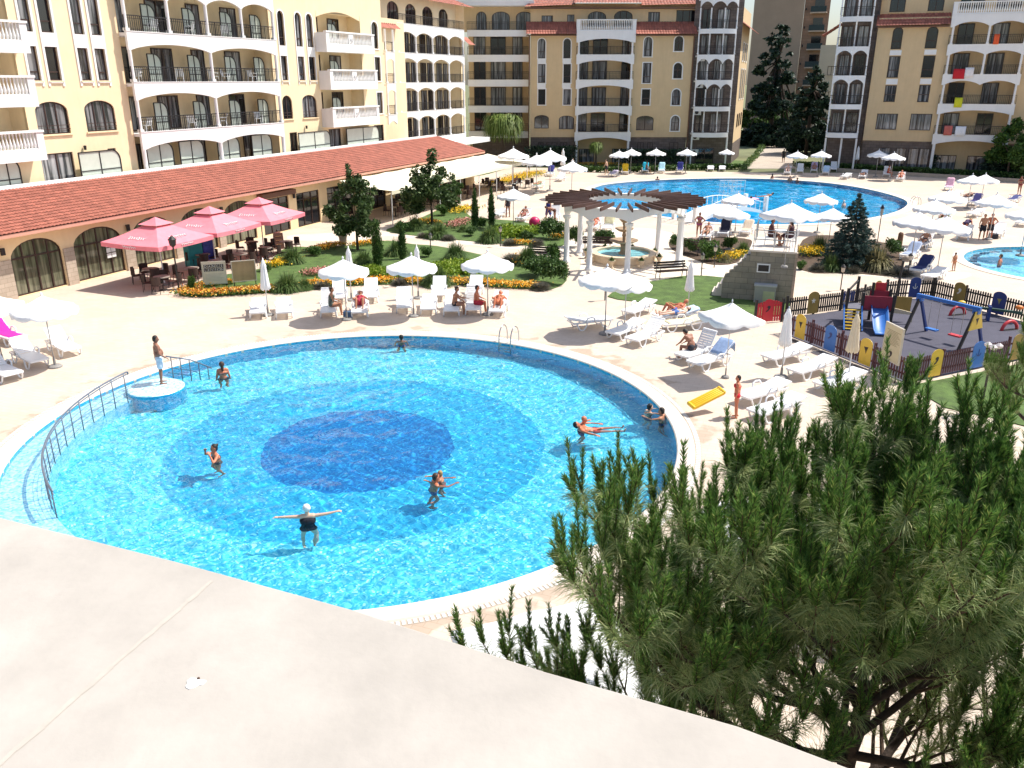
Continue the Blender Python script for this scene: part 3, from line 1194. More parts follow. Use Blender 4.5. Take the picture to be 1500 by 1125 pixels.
# recesses behind the projecting balconies
sB0, sB1 = 13.05, B.loc(412, 157, 3.4)[0]
sL1 = B.loc(24, 95, YW)[0]
sR0, sR1 = B.loc(467, 90, YW)[0], B.loc(530, 90, YW)[0]
S0, S1 = -14.0, B.loc(562, 110, YW)[0]
holes += [(S0 + 8, sL1, 6.8, 15.6)]
holes += [(sB0 - .15, sB1 + .15, F1, 15.9)]
holes += [(sR0, sR1, 7.2, 9.55), (sR0, sR1, 10.1, 12.4), (sR0, sR1, 12.97, 15.5)]
B.facade(S0, S1, 3.0, 20.5, YW, holes)
B.walls.quad((S1, YW, 0), (S1, YW + 12, 0), (S1, YW + 12, 20.5), (S1, YW, 20.5))
B.walls.quad((S0, YW + 12, 0), (S0, YW, 0), (S0, YW, 20.5), (S0, YW + 12, 20.5))
# main balcony bay
B.recess(sB0 - .15, sB1 + .15, F1, 15.9, YW - .02, 1.5)
# the bay's own front wall pieces stand 0.6 m proud
c2 = [sB0, (sB0 + sB1) / 2, sB1]
c4 = [sB0 + (sB1 - sB0) * i / 4 for i in range(5)]
fy = 3.4
for z, cols, top in ((F2, c2, F3 - .9), (F3, c2, F4 - .9), (F4, c4, F5 - .9)):
    B.balcony(sB0 - .12, sB1 + .12, z, fy, 2.1, cols, top, c2)
B.balcony(sB0 - .12, sB1 + .12, F5, fy, 2.1, c4, None, None, 1.1, .45)
o = MB()
for cx in c2:
    o = MB()
    o.tube([(cx, fy + .1, F1 - .2), (cx, fy + .1, F2 - .9)], .13, 10)
    o.build('column', WHITE_PAINT, B.root)
W_ = sB1 - sB0
for z in (F2, F3, F4):
    B.doors([(sB0 + .4, sB0 + 1.9), (sB0 + 3.6, sB0 + 5.4), (sB0 + W_ / 2 + .3, sB0 + W_ / 2 + 1.5), (sB0 + W_ / 2 + 3.6, sB0 + W_ / 2 + 5.2)], z, YW + 1.48)
    for t in (2.4, 5.9, W_ / 2 + 2.6, W_ / 2 + 5.7):
        B.screen_flat(sB0 + t, sB0 + t + 1.1, YW + .6, z, 1.75)
for t in (.2, 3.0, 6.6, 10.2):
    B.screen_flat(sB0 + .4 + t, sB0 + .4 + t + 2.2, YW - .1, F1 + .5, 1.7)
B.doors([(sB0 + .2, sB0 + 1.6), (sB0 + W_ / 2 - 1.0, sB0 + W_ / 2 + .6), (sB0 + W_ - 2.2, sB0 + W_ - .6)], F1, YW + 1.48)
# far-left projecting balconies on the half levels, and the stair recess behind them
B.recess(S0 + 8, sL1, 6.8, 15.6, YW - .02, 1.3)
for z in (6.7, 9.45, 12.1):
    xe = B.loc({6.7: 64, 9.45: 51, 12.1: 38}[z], {6.7: 200, 9.45: 120, 12.1: 35}[z], 2.9)[0]
    B.balustrade_box(xe - 7.2, xe, z, 2.9, 1.1, .95, .5)
    B.doors([(sL1 - 1.7, sL1 - .9), (sL1 - 5, sL1 - 3.4)], z + .3, YW + 1.28)
# right-hand projecting balconies
for z, pa, pb, py in ((F4, 478, 548, 60), (F3, 484, 553, 115), (F2, 488, 556, 172)):
    a, b = B.loc(pa, py, 2.9)[0], B.loc(pb, py, 2.9)[0]
    B.balustrade_box(a, b, z - .05, 2.9, 1.1, .95, .5)
    st = MB()
    for i in range(1):
        st.lathe([(.17, 0), (.21, .03), (.17, .06), (.17, 0)], 14)
    st.xf(Matrix.Translation(((a + b) / 2, 2.87, z + .42)) @ Matrix.Rotation(PI / 2, 4, 'X'))
    st.build('medallion', M('medallion_grey', (.5, .5, .5), .7), B.root)
    B.recess(sR0, sR1, z - .05, z + 2.5, YW - .02, 1.3)
    B.walls.quad((sR0, YW, z + 2.4), (sR1, YW, z + 2.4), (sR1, YW + 1.3, z + 2.4), (sR0, YW + 1.3, z + 2.4))
    B.doors([(sR0 + .25, sR0 + 1.9), (sR1 - 3.0, sR1 - 1.4)], z, YW + 1.28)
    B.screen_flat(sR0 + 2.4, sR0 + 3.6, YW + .6, z, 1.7)
# arch heads over the right-hand recess
n = 12
lo = [(sR0 + (sR1 - sR0) * i / n, 15.0 + .5 * math.sin(PI * i / n)) for i in range(n + 1)]
B.walls.strip(lo, [(a, 15.51) for a, b in lo], YW - .001, YW + .15)
# wall lamps
for px, py in ((122, 216), (447, 186)):
    s_, z_ = B.loc(px, py, YW)
    q = MB().lathe([(.02, .12), (.09, .1), (.07, -.12), (.02, -.14)], 8, (s_, YW - .14, z_))
    q.build('wall_lamp', DARK_METAL, B.root)
rr_ = MB()
tiled(rr_, (S0, YW - .7, 18.6), (S1 + .7, YW - .7, 18.6), (S1 + .7, YW + 5, 20.6), (S0, YW + 5, 20.6), .5, .6)
rr_.build('roof', TILE_RED, B.root)
# link wall back to the next wing
B.walls.quad((S1, YW + 4.06, 0), (S1 + 11, YW + 4.06, 0), (S1 + 11, YW + 4.06, 16), (S1, YW + 4.06, 16))
for z in (F2 - .2, F3 - .2, F4 - .2):
    a, b = B.loc(566, 100, YW + 2.4)[0], B.loc(579, 100, YW + 2.4)[0]
    B.balcony(a, b, z, YW + 2.4, 1.6, [a + .1, b - .1], z + 2.1, None, .9, .3)
B.finish()

# ======================= restaurant pavilion
Rr = Building('restaurant', 'long cream restaurant with arched glazing under one red tile roof', 'restaurant', O_L, A_L, M('restaurant_stucco', (.83, .64, .38), .9, .09, 1.2, bump=.1, streak=.3))
SE = 53.0
holes = []
PIER = brickmat('pier_stone', (.55, .45, .36), (.47, .38, .30), (.36, .29, .22), .4, .22, .01, 0, .85, 'XZ', var=.25)
piers = MB()
arches = [(-8.6, -5.6), (-4.8, -1.2), (-.55 + .9, 3.25), (4.0, 7.2), (8.0, 11.0), (11.7, 14.8), (15.5, 18.6)]
for a, b in arches:
    holes.append(Rr.window(a, b, .05, 2.75, 0, .85, 4, [1.9], glass=GLASS_R, name='arched_glazing', sill=False))
for a, b in zip(arches, arches[1:]):
    piers.box(a[1] + .06, b[0] - .06, -.09, .02, 0, 1.95)
piers.build('pier', PIER, Rr.root)
for a, b in ((19.4, 22.3), (23.2, 26.0), (27.0, 30.5), (32, 35.5), (37, 40.5), (42, 45.5), (47, 51)):
    holes.append(Rr.window(a, b, .05, 2.5, 0, 0, 3, [2.0], glass=GLASS_D, name='glass_front', sill=False))
Rr.facade(-14, SE, 0, 3.3, 0, holes)
Rr.walls.quad((SE, 0, 0), (SE, 7, 0), (SE, 7, 4.4), (SE, 0, 3.3))
rf = MB()
tiled(rf, (-14, -1.02, 3.33), (SE + .6, -1.02, 3.33), (SE - 2.2, 3.0, 4.86), (-14, 3.0, 4.86), .22, .30, .045)
tiled(rf, (SE + .6, -1.02, 3.33), (SE + .6, 8, 3.33), (SE - 2.2, 5, 4.86), (SE - 2.2, 3.0, 4.86), .27, .38, .05)
rf.build('roof', TILE_RED, Rr.root)
mb = MB()
mb.box(-14, SE + .55, -.95, -.002, 3.22, 3.30)
mb.box(-14, SE + .58, -1.0, -.951, 3.16, 3.34)
mb.build('eave_fascia', M('pink_fascia', (.60, .30, .22), .8, .12, 2), Rr.root)
MB().add([(-14, -.98, 3.31), (SE + .5, -.98, 3.31), (SE - 2.3, 3.0, 4.82), (-14, 3.0, 4.82)], [(0, 1, 2, 3)]).build('roof_deck', SOFFIT, Rr.root)
MB().box(-14, SE - 2.4, 3.001, 3.35, 4.3, 5.05).build('parapet', WHITE_PAINT, Rr.root)
for s_ in (-.1, 7.6, 15.2, 22.75):
    q = MB()
    q.box(s_ - .1, s_ + .1, -.22, -.12, 2.25, 2.6)
    q.box(s_ - .02, s_ + .02, -.12, 0, 2.5, 2.54)
    q.build('wall_lantern', DARK_METAL, Rr.root)
q = MB().box(18.9, 22.6, -.5, -.02, 2.62, 2.95)
q.build('shutter_box', SOFFIT, Rr.root)
nt_ = MB()
for i in range(2):
    for j in range(3):
        nt_.box(6.05 + i * .32, 6.33 + i * .32, .0, .02, .95 + j * .3, 1.2 + j * .3)
nt_.build('notice', M('paper', (.8, .8, .78), .8), Rr.root)
Rr.finish()
# awning beyond: cream canvas on steel posts
aw = thing('terrace_awning', 'wide cream canvas awning on thin posts along the far half of the restaurant', 'awning', (*O_L, 0), A_L)
a0 = 27.5
aw_s0, aw_s1 = 27.3, 54.2
mb = MB()
n = 24
V = []
for i in range(n + 1):
    x = aw_s0 + (aw_s1 - aw_s0) * i / n
    for j in range(7):
        t = j / 6
        V.append((x, -1.0 - 4.6 * t, 3.02 - .55 * t - .10 * math.sin(PI * t) + .035 * math.cos(2 * PI * i / 3)))
mb.add(V, [(i * 7 + j, (i + 1) * 7 + j, (i + 1) * 7 + j + 1, i * 7 + j + 1) for i in range(n) for j in range(6)])
for i in range(n):
    x, x2 = aw_s0 + (aw_s1 - aw_s0) * i / n, aw_s0 + (aw_s1 - aw_s0) * (i + 1) / n
    mb.quad((x, -5.601, 2.5), (x2, -5.601, 2.5), (x2, -5.601, 2.22), (x, -5.601, 2.22))
mb.build('canopy', M('cream_canvas', (.82, .76, .58), .9, .05, 2), aw, True)
for i in range(8):
    x = aw_s0 + .1 + (aw_s1 - aw_s0 - .2) * i / 7
    MB().tube([(x, -5.5, 0), (x, -5.5, 2.4)], .04, 6).build('post', WHITE_PAINT, aw)

# ======================= set-back wing with four arched bays
A2 = R_(66.7)
B2 = Building('hotel_wing', 'set-back cream hotel wing with four arched balcony bays per floor', 'hotel', (-12, 91), A2, CREAM)
c5 = [1.1, 4.8, 8.5, 12.3, 16.0]
Ls = [4.1, 7.0, 9.92, 12.85]
B2.recess(.9, 16.2, 0, 15.6, .5, 1.5)
B2.facade(-8, 17.2, 0, 15.4, .5, [(.9, 16.2, -1, 15.6)])
for i, z in enumerate(Ls):
    B2.balcony(.9, 16.2, z, 0, 1.9, c5, (Ls + [15.65])[i + 1] - .85, None, 1.0, .5)
    for a, b in zip(c5, c5[1:]):
        B2.doors([(a + .5, a + 1.7), (a + 2.1, a + 3.1)], z, 1.98)
B2.balcony(.9, 16.2, 15.65, 0, 1.9, c5, None, None, 1.25, .5)
hs = [B2.window(a + .7, b - .7, 15.8, 17.9, 1.6, .7, 3) for a, b in zip(c5, c5[1:])]
B2.facade(-8, 17.2, 15.4, 18.6, 1.6, hs)
B2.walls.quad((17.2, .5, 0), (17.2, 9, 0), (17.2, 9, 18.6), (17.2, .5, 18.6))
rf = MB()
tiled(rf, (-8, .4, 18.3), (20, .4, 18.3), (17, 6, 20.6), (-8, 6, 20.6), .5, .6)
rf.build('roof', TILE_RED, B2.root)
rf = MB()
tiled(rf, (16.3, -.6, 14.1), (17.9, -.6, 14.1), (17.9, .48, 15.0), (16.3, .48, 15.0), .4, .5)
tiled(rf, (-4.2, -.6, 15.0), (.7, -.6, 15.0), (.7, .48, 15.9), (-4.2, .48, 15.9), .4, .5)
rf.build('lean_to_roof', TILE_RED, B2.root)
for xx in (-2.6,):
    for z in (4.5, 7.4, 10.3):
        B2.window(xx - .5, xx + .5, z, z + 1.7, .3, 0, 1)
MB().box(.7, 18, -2.4, -.05, 3.2, 3.7).build('terrace_parapet', WHITE_PAINT, B2.root)
B2.finish()

# ======================= centre building: link, main front, tower
C3 = Building('ochre_hotel', 'ochre hotel facing the far pool with flat white balcony fronts and red roofs', 'hotel', (0, 103), 0.0, TAN)
LV = [4.4, 7.3, 10.2, 12.9]


def zx(X, Y_, y0=0.0):
    return C3.loc(700 + X * .26667, Y_ * .26667, y0)


def crect(x0, x1, ya, yb, y0=0.0):
    return C3.rect(700 + x0 * .26667, 700 + x1 * .26667, ya * .26667, yb * .26667, y0)


holes = []
for x0, x1 in ((331, 371), (470, 510)):
    for k, (ya, yb) in enumerate(((212, 320), (352, 455), (490, 575))):
        a, b, c, d = crect(x0, x1, ya, yb)
        holes.append(C3.window(a, b, c, d, 0, (b - a) / 2 if k == 0 else 0, 1, [c + .7] if k < 2 else None, surround=.1))
    a, b, _, _ = crect(x0, x1, 212, 320)
    for z0, z1 in ((320, 352), (455, 490)):
        q = MB().box(a - .08, b + .08, -.05, .02, zx(350, z1)[1] + .1, zx(350, z0)[1] - .1)
        q.build('white_panel', WHITE_PAINT, C3.root)
for x0, x1, ya, yb in ((310, 390, 632, 706), (445, 529, 635, 710), (870, 965, 636, 716)):
    a, b, c, d = crect(x0, x1, ya, yb)
    holes.append(C3.window(a, b, c, d, 0, .4, 2))
for k, (x0, x1, ya, yb) in enumerate(((912, 957, 203, 310), (906, 951, 345, 456), (900, 945, 490, 575))):
    a, b, c, d = crect(x0, x1, ya, yb)
    holes.append(C3.window(a, b, c, d, 0, (b - a) / 2 if k == 0 else 0, 1, [c + .7], surround=.1))
for x0, x1, ya, yb in ((1080, 1127, 198, 280), (1075, 1121, 345, 430), (1066, 1112, 490, 577), (1060, 1106, 636, 718)):
    a, b, c, d = crect(x0, x1, ya, yb)
    holes.append(C3.window(a, b, c, d, 0, (b - a) / 2, 2, [c + .9], surround=.12))
b0, b1 = zx(545, 400)[0], zx(845, 400)[0]
holes.append((b0, b1, 0, 15.5))
xL, xR = zx(288, 400)[0], zx(1172, 400)[0]
C3.facade(xL, xR, 3.9, 15.6, 0, holes)
# stone ground storey with openings
sh = [(zx(x, 820)[0], zx(x + w_, 820)[0], .4, 3.3) for x, w_ in ((330, 30), (375, 60), (450, 40), (875, 35), (930, 30), (1050, 50))]
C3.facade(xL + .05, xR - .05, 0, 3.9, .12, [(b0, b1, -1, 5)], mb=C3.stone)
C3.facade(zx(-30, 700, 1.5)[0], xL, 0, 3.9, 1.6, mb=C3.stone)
for a, b, c, d in sh:
    C3.window(a, b, c, d, .0, 0, 2)
C3.recess(b0, b1, 0, 15.5, .0, 1.8)
for i, z in enumerate(LV):
    C3.balcony(b0 - .15, b1 + .15, z, -.5, 2.2, [b0 + .1, b1 - .1], (LV + [15.4])[i + 1] - .9, None, 1.0, .42)
    w_ = b1 - b0
    C3.doors([(b0 + .3, b0 + 1.4), (b0 + 1.9, b0 + 3.6), (b0 + 5.3, b0 + 6.8)], z, 1.78)
for cx in (b0 + .1, b1 - .1):
    MB().tube([(cx, -.4, 0), (cx, -.4, 3.5)], .14, 8).build('column', WHITE_PAINT, C3.root)
C3.doors([(b0 + .6, b0 + 2.4), (b0 + 4.6, b0 + 6.6)], .05, 1.78, 2.4)
q = C3.balcony(b0 - .2, b1 + .2, 15.35, -.6, 2.3, [b0 + .1, b1 - .1], None, None, 1.15, .4, rail=False)
C3.balustrade_box(b0 - .2, b1 + .2, 15.47, -.6, .9, 1.1, .05, 'balustrade', False)
# small lean-to roofs
for a, b in ((xL - .5, b0 - .2), (b1 + .2, xR + .3)):
    rf = MB()
    tiled(rf, (a, -.8, 15.1), (b, -.8, 15.1), (b, 1.0, 16.5), (a, 1.0, 16.5), .3, .4)
    rf.build('lean_to_roof', TILE_RED, C3.root)
    MB().box(a, b, -.7, -.002, 14.98, 15.06).build('eave', SOFFIT, C3.root)
# set-back top storey
hs = []
for x0, x1, ya, yb, ar, nx in ((350, 412, 85, 148, 0, 2), (490, 530, 80, 145, 0, 1), (603, 705, 62, 150, .6, 3), (748, 850, 58, 150, .6, 3), (935, 1000, 65, 128, 0, 2), (1090, 1200, 55, 122, 0, 3)):
    a, b, c, d = crect(x0, x1, ya, yb, 1.1)
    hs.append(C3.window(a, b, c, d, 1.1, ar, nx))
C3.facade(xL, xR + 1, 15.4, 18.45, 1.1, hs)
rf = MB()
tiled(rf, (xL - .8, .3, 18.0), (zx(530, 40, .3)[0], .3, 18.2), (zx(600, 0, 4)[0], 5.5, 21), (xL + 3, 5.5, 21), .35, .45)
tiled(rf, (zx(525, 40, -.3)[0], -.2, 18.35), (zx(905, 40, -.3)[0], -.2, 18.35), (zx(880, 0, 4)[0], 5.5, 21), (zx(560, 0, 4)[0], 5.5, 21), .35, .45)
tiled(rf, (zx(900, 40, .3)[0], .3, 18.15), (xR + 1.2, .3, 18.3), (xR, 5.5, 21), (zx(885, 0, 4)[0], 5.5, 21), .35, .45)
rf.build('roof', TILE_RED, C3.root)
MB().box(xL - .7, xR + 1.1, .31, 1.09, 17.86, 17.98).build('eave', SOFFIT, C3.root)
for x in (282, 1168):
    xx = zx(x, 500)[0]
    MB().tube([(xx, -.1, .1), (xx, -.1, 15)], .07, 6).build('drainpipe', SOFFIT, C3.root)
# link on the near side, flat white fronts
l0, l1 = C3.loc(686, 130, 1.5)[0], C3.loc(774, 130, 1.5)[0]
for i, z in enumerate(LV):
    C3.balcony(l0, l1, z, 1.0, 2.6, [], None, None, .72, .0)
    C3.doors([(l0 + .6, l0 + 2.0), (l0 + 2.6, l0 + 4.4), (l0 + 5.2, l0 + 6.4)], z, 3.58)
C3.balcony(l0, l1, 15.55, 1.0, 2.6, [], None, None, .65, 0)
C3.walls.quad((l0, 3.6, 0), (l1 + .1, 3.6, 0), (l1 + .1, 3.6, 15.5), (l0, 3.6, 15.5))
C3.walls.quad((l1 + .02, .0, 3.9), (l1 + .02, 3.6, 3.9), (l1 + .02, 3.6, 15.5), (l1 + .02, .0, 15.5))
hs = [C3.window(l0 + a, l0 + a + w_, 15.7, 17.7, 2.6, .6, 2) for a, w_ in ((1.0, 1.2), (2.8, 2.1), (5.6, 2.0))]
C3.facade(l0 - 3, l1 + .3, 15.5, 18.3, 2.6, hs)
mb = MB().box(l0 - 2, l1 + .6, .9, 2.59, 18.2, 18.75)
mb.build('cornice', WHITE_PAINT, C3.root)
rf = MB()
tiled(rf, (l0 - 2, .8, 18.8), (l1 + .5, .8, 18.8), (l1 - 1, 6, 21), (l0 - 2, 6, 21), .35, .45)
rf.build('roof', TILE_RED, C3.root)
# polygonal tower with slim arcaded balconies
t0, t1 = zx(1205, 400, -1.5)[0], zx(1410, 400, -1.5)[0]
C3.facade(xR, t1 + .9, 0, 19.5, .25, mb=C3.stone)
tw = t1 - t0
cs = [t0 + .05, t0 + tw * .30, t0 + tw * .66, t1 - .05]
for i, z in enumerate(LV + [15.6]):
    top = (LV + [15.6, 18.8])[i + 1]
    C3.balcony(t0, t1, z, -.9, 1.15, cs, top - (.95 if i in (1, 2, 4) else .3), None, 1.0 if i in (2, 3) else .5, .55 if i in (2, 3) else 0, colr=.08, bow=.7)
    C3.doors([(t0 + .5, t0 + 1.6), (t0 + 2.2, t0 + 3.6)], z, .22, 2.2)
C3.balcony(t0, t1, 18.8, -.9, 1.15, cs, None, None, .9, .5, bow=.7, rail=False)
for cx in (cs[0], cs[-1]):
    MB().tube([(cx, -.8, 0), (cx, -.8, 4)], .1, 8).build('column', WHITE_PAINT, C3.root)
C3.doors([(t0 + .8, t0 + 3.0)], .05, .22, 2.6)
for z in (1.9, 3.6, 6.4, 9.4, 12.3):
    xx = xR + .6
    o = MB().box(xx, xx + .85, -.12, .22, z, z + .6).build('air_conditioner', M('ac_white', (.7, .7, .68), .5), C3.root)
    MB().lathe([(.001, 0), (.22, 0), (.22, .02), (.001, .02)], 12).xf(Matrix.Translation((xx + .34, -.125, z + .3)) @ Matrix.Rotation(PI / 2, 4, 'X')).build('fan_grille', DARK_METAL, o)
# sunlit return wall beyond the tower
ra, rb = (t1 + .9, .25), (t1 + 4.6, 11.0)
C3.walls.quad((ra[0], ra[1], 3.2), (rb[0], rb[1], 3.2), (rb[0], rb[1], 18), (ra[0], ra[1], 18))
C3.stone.quad((ra[0], ra[1], 0), (rb[0], rb[1], 0), (rb[0], rb[1], 3.2), (ra[0], ra[1], 3.2))
dv = Vector((rb[0] - ra[0], rb[1] - ra[1], 0)).normalized()
nv = Vector((dv.y, -dv.x, 0))
for t in (3.0, 5.6, 8.4):
    for z, h in ((4.9, 1.5), (8.0, 3.6), (12.3, 2.2)):
        p = Vector((ra[0], ra[1], 0)) + dv * t + nv * .02
        mb = MB()
        mb.obox(p + Vector((0, 0, z)), dv * 1.0, nv * .05, (0, 0, h))
        o = mb.build('window', WHITE_PAINT if h > 2 else BROWN, C3.root)
        MB().obox(p + dv * .15 + nv * .051 + Vector((0, 0, z + .15)), dv * .7, nv * .01, (0, 0, h - .3)).build('pane', GLASS_D, o)
rf = MB()
p0, p1 = Vector((ra[0], ra[1], 15.6)) + nv * 1.1, Vector((rb[0], rb[1], 15.6)) + nv * 1.1
tiled(rf, p0, p1, p1 - nv * 1.5 + Vector((0, 0, 1.1)), p0 - nv * 1.5 + Vector((0, 0, 1.1)), .4, .45)
rf.build('side_roof', TILE_RED, C3.root)
C3.finish()
C3.enlarge(1.087)

# ======================= building on the other side of the path
A4 = R_(-22)
D4 = Building('ochre_apartment_block', 'ochre apartment block beside the path with towels drying on its white balconies', 'apartments', (45, 92), A4, TAN)


def rrect(x0, x1, ya, yb, y0=0.0):
    return D4.rect(1100 + x0 * .26667, 1100 + x1 * .26667, ya * .26667, yb * .26667, y0)


LR = [4.82, 7.85, 10.72, 13.56]
holes = []
for sh_, dx in (((775, 832, 148, 270), (752, 815, 308, 427), (733, 796, 468, 560)), 0), (((962, 1026, 145, 266), (940, 1006, 305, 426), (919, 981, 466, 561)), 0):
    for k, (x0, x1, ya, yb) in enumerate(sh_):
        a, b, c, d = rrect(x0, x1, ya, yb)
        holes.append(D4.window(a, b, c, d, 0, (b - a) / 2 if k == 0 else 0, 1, [c + .75], surround=.0))
        if k < 2:
            a, b, c2_, d2 = rrect(sh_[k + 1][0], sh_[k + 1][1], sh_[k + 1][2], sh_[k + 1][3])
            MB().box(a, b, -.05, .02, d2 + .08, c - .1).build('white_panel', WHITE_PAINT, D4.root)
for x0, x1, ya, yb in ((688, 803, 624, 712), (873, 991, 625, 716)):
    a, b, c, d = rrect(x0, x1, ya, yb)
    holes.append(D4.window(a, b, c, d, 0, 0, 3))
x_0 = D4.loc(1100 + 668 * .26667, 100, 0)[0]
b0, b1 = -.35, 6.4
holes.append((b0, b1, 0, 16.4))
D4.facade(x_0, 22, 4.1, 16.3, 0, holes)
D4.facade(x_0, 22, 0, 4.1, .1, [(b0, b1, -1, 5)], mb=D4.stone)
D4.walls.quad((x_0, 14, 0), (x_0, 0, 0), (x_0, 0, 18), (x_0, 14, 18))
D4.recess(b0, b1, 0, 16.4, 0, 1.8)
cm = (b0 + b1) / 2
for i, z in enumerate(LR):
    cols = [b0 + .1, cm, b1 - .1] if i > 1 else [b0 + .1, b1 - .1]
    D4.balcony(b0 - .15, b1 + .15, z, -.5, 2.2, cols, (LR + [16.3])[i + 1] - .9, None, 1.0, .42)
    D4.doors([(b0 + .7, b0 + 2.2), (cm + .5, cm + 2.0)], z, 1.78)
D4.balcony(b0 - .2, b1 + 1.2, 16.35, -.6, 2.3, [b0 + .1, cm, b1 - .1], None, None, 1.15, .5, rail=False)
D4.balustrade_box(b0 - .2, b1 + 1.2, 16.45, -.6, .9, 1.05, .05, 'balustrade', False)
for cx in (b0 + .1, b1 - .1):
    MB().tube([(cx, -.4, 0), (cx, -.4, 3.9)], .15, 8).build('column', WHITE_PAINT, D4.root)
D4.doors([(b0 + .4, b0 + 2.6), (cm + .3, cm + 2.8)], .05, 1.78, 2.6)
for x in (715, 800, 870, 930):
    a = D4.loc(1100 + x * .26667, 215, 0)[0]
    D4.window(a, a + 1.0, .9, 3.4, -.05, 0, 1, sill=False)
rf = MB()
tiled(rf, (x_0 - .2, -.9, 15.5), (b0 - .25, -.9, 15.5), (b0 - .25, .8, 16.7), (x_0 - .2, .8, 16.7), .3, .4)
rf.build('lean_to_roof', TILE_RED, D4.root)
MB().box(x_0 - .1, b0 - .3, -.8, -.002, 15.35, 15.45).build('eave', SOFFIT, D4.root)
hs = []
for x0, x1 in ((765, 850), (975, 1062), (1150, 1210), (1215, 1285), (1350, 1420), (1425, 1490)):
    a, b, c, d = rrect(x0, x1, -20, 65, .8)
    hs.append(D4.window(a, b, 16.9, 18.9, .8, 0, 2))
D4.facade(x_0, 22, 16.3, 19.5, .8, hs)
# round-cornered tower of slim balconies
t0, t1 = D4.loc(1100 + 432 * .26667, 150, -1.0)[0], D4.loc(1100 + 612 * .26667, 150, -1.0)[0]
D4.facade(t0 + .2, x_0 + .02, 0, 19.5, .8, mb=D4.stone)
D4.stone.quad((t1 + .4, .8, 0), (x_0, -.02, 0), (x_0, -.02, 19), (t1 + .4, .8, 19))
tw = t1 - t0
cs = [t0 + .08, t0 + tw * .52, t1 - .08]
for i, z in enumerate([4.8, 7.75, 10.65, 13.5, 16.4]):
    D4.balcony(t0, t1, z, -.9, 1.7, cs, [7.75, 10.65, 13.5, 16.4, 19.3][i] - (.8 if i in (1, 2) else .3), None, 1.0 if i in (2, 3) else .5, .6 if i in (2, 3) else 0, colr=.08, bow=.5)
    D4.doors([(t0 + .4, t0 + 1.4), (t0 + 1.9, t0 + 3.0)], z, .78)
for cx in cs:
    MB().tube([(cx, -.9, 0), (cx, -.9, 4.3)], .1, 8).build('column', WHITE_PAINT, D4.root)
rf = MB()
tiled(rf, (t0 - 1.6, -.2, 14.7), (t0 - 1.6, 4, 14.7), (t0 + .2, 4, 15.9), (t0 + .2, -.2, 15.9), .35, .4)
rf.build('side_roof', TILE_RED, D4.root)
D4.finish()
D4.enlarge(1.087)
for px, py, col, w_, lb in ((1145, 107, (.55, .02, .03), 1.1, 'red towel hanging on the third-floor balcony rail'), (1161, 105, (.8, .78, .78), .8, 'white printed towel beside the red towel on the balcony rail'),
                            (1143, 149, (.62, .62, .03), .75, 'yellow green towel on the second-floor balcony rail'), (1147, 191, (.8, .82, .85), 1.0, 'white bath towel hung on the lowest balcony rail'), (1460 - 272, 190, (.55, .15, .12), .8, 'faded red towel on the lowest balcony rail'), (1460, 56, (.75, .12, .04), .5, 'orange red cloth on the top arched balcony')):
    px = {1145: 1405, 1161: 1420, 1143: 1404, 1147: 1407, 1188: 1389}.get(px, px)
    s_, z_ = D4.loc(px, py, -.6)
    t = thing('towel', lb, 'towel', (0, 0, 0))
    mb = MB()
    n = 8
    V = [(s_ - w_ / 2 + w_ * i / n, -.56 - .03 * math.sin(i * 1.3) - .02 * j, z_ + .4 - .32 * j) for j in range(4) for i in range(n + 1)]
    mb.add(V, [(j * (n + 1) + i, (j + 1) * (n + 1) + i, (j + 1) * (n + 1) + i + 1, j * (n + 1) + i + 1) for j in range(3) for i in range(n)])
    ca, sa = math.cos(A4), math.sin(A4)
    mb.v = [(1.087 * (45 + x * ca - y * sa), 1.087 * (92 + x * sa + y * ca), CAM_H + 1.087 * (z - CAM_H)) for x, y, z in mb.v]
    bpy.data.objects.remove(t)
    o = mb.build('towel', M('towel_%d' % px, col, .95, .15, 14), None, True)
    tag(o, lb, 'towel')
    sm = o.modifiers.new('thick', 'SOLIDIFY')
    sm.thickness = .02

# ======================= distant tower block and pale block
T5 = Building('tower_block', 'tall plain brown tower block with balconies far behind the trees', 'tower block', (47, 172), R_(-24), M('brown_render', (.44, .32, .24), .9, .1, .3))
hx = [T5.loc(x, 60, 0)[0] for x in (1100, 1173, 1210)]
T5.facade(hx[0], hx[1], 0, 46, 0)
brk = brickmat('tower_brick', (.44, .27, .19), (.38, .22, .15), (.3, .2, .14), 1.2, .5, .03, 0, .9, 'XZ')
mb = MB()
mb.quad((hx[1], .3, 0), (hx[2], .3, 0), (hx[2], .3, 46), (hx[1], .3, 46))
mb.quad((hx[2], .3, 0), (hx[2] - 5, 14, 0), (hx[2] - 5, 14, 46), (hx[2], .3, 46))
mb.build('brick_wall', brk, T5.root)
z = 6.0
i = 0
while z < 44:
    mb = MB()
    mb.box(hx[1] + 1.2, hx[2] - .4, -.9, .29, z, z + .22)
    o = mb.build('balcony', M('tower_slab', (.55, .42, .33), .9), T5.root)
    MB().box(hx[1] + 1.25, hx[2] - .5, -.85, -.80, z + .221, z + 1.2).build('railing', M('rail_dark_green', (.03, .05, .05), .6), o)
    MB().box(hx[1] + 1.8, hx[2] - 1.0, .2, .29, z + .25, z + 2.4).build('balcony_door', GLASS_D, T5.root)
    for w_ in (.0, .5, .95):
        MB().box(hx[1] + w_ * .3 + .25, hx[1] + w_ * .3 + .45, .15, .29, z + .6, z + 1.0).build('vent', DARK_METAL, T5.root) if w_ == 0 else None
    z += 3.15
for zz in (34, 37, 40):
    T5.window(hx[0] + .6, hx[0] + 2.2, zz, zz + 1.4, -.1, 0, 2)
T5.finish()
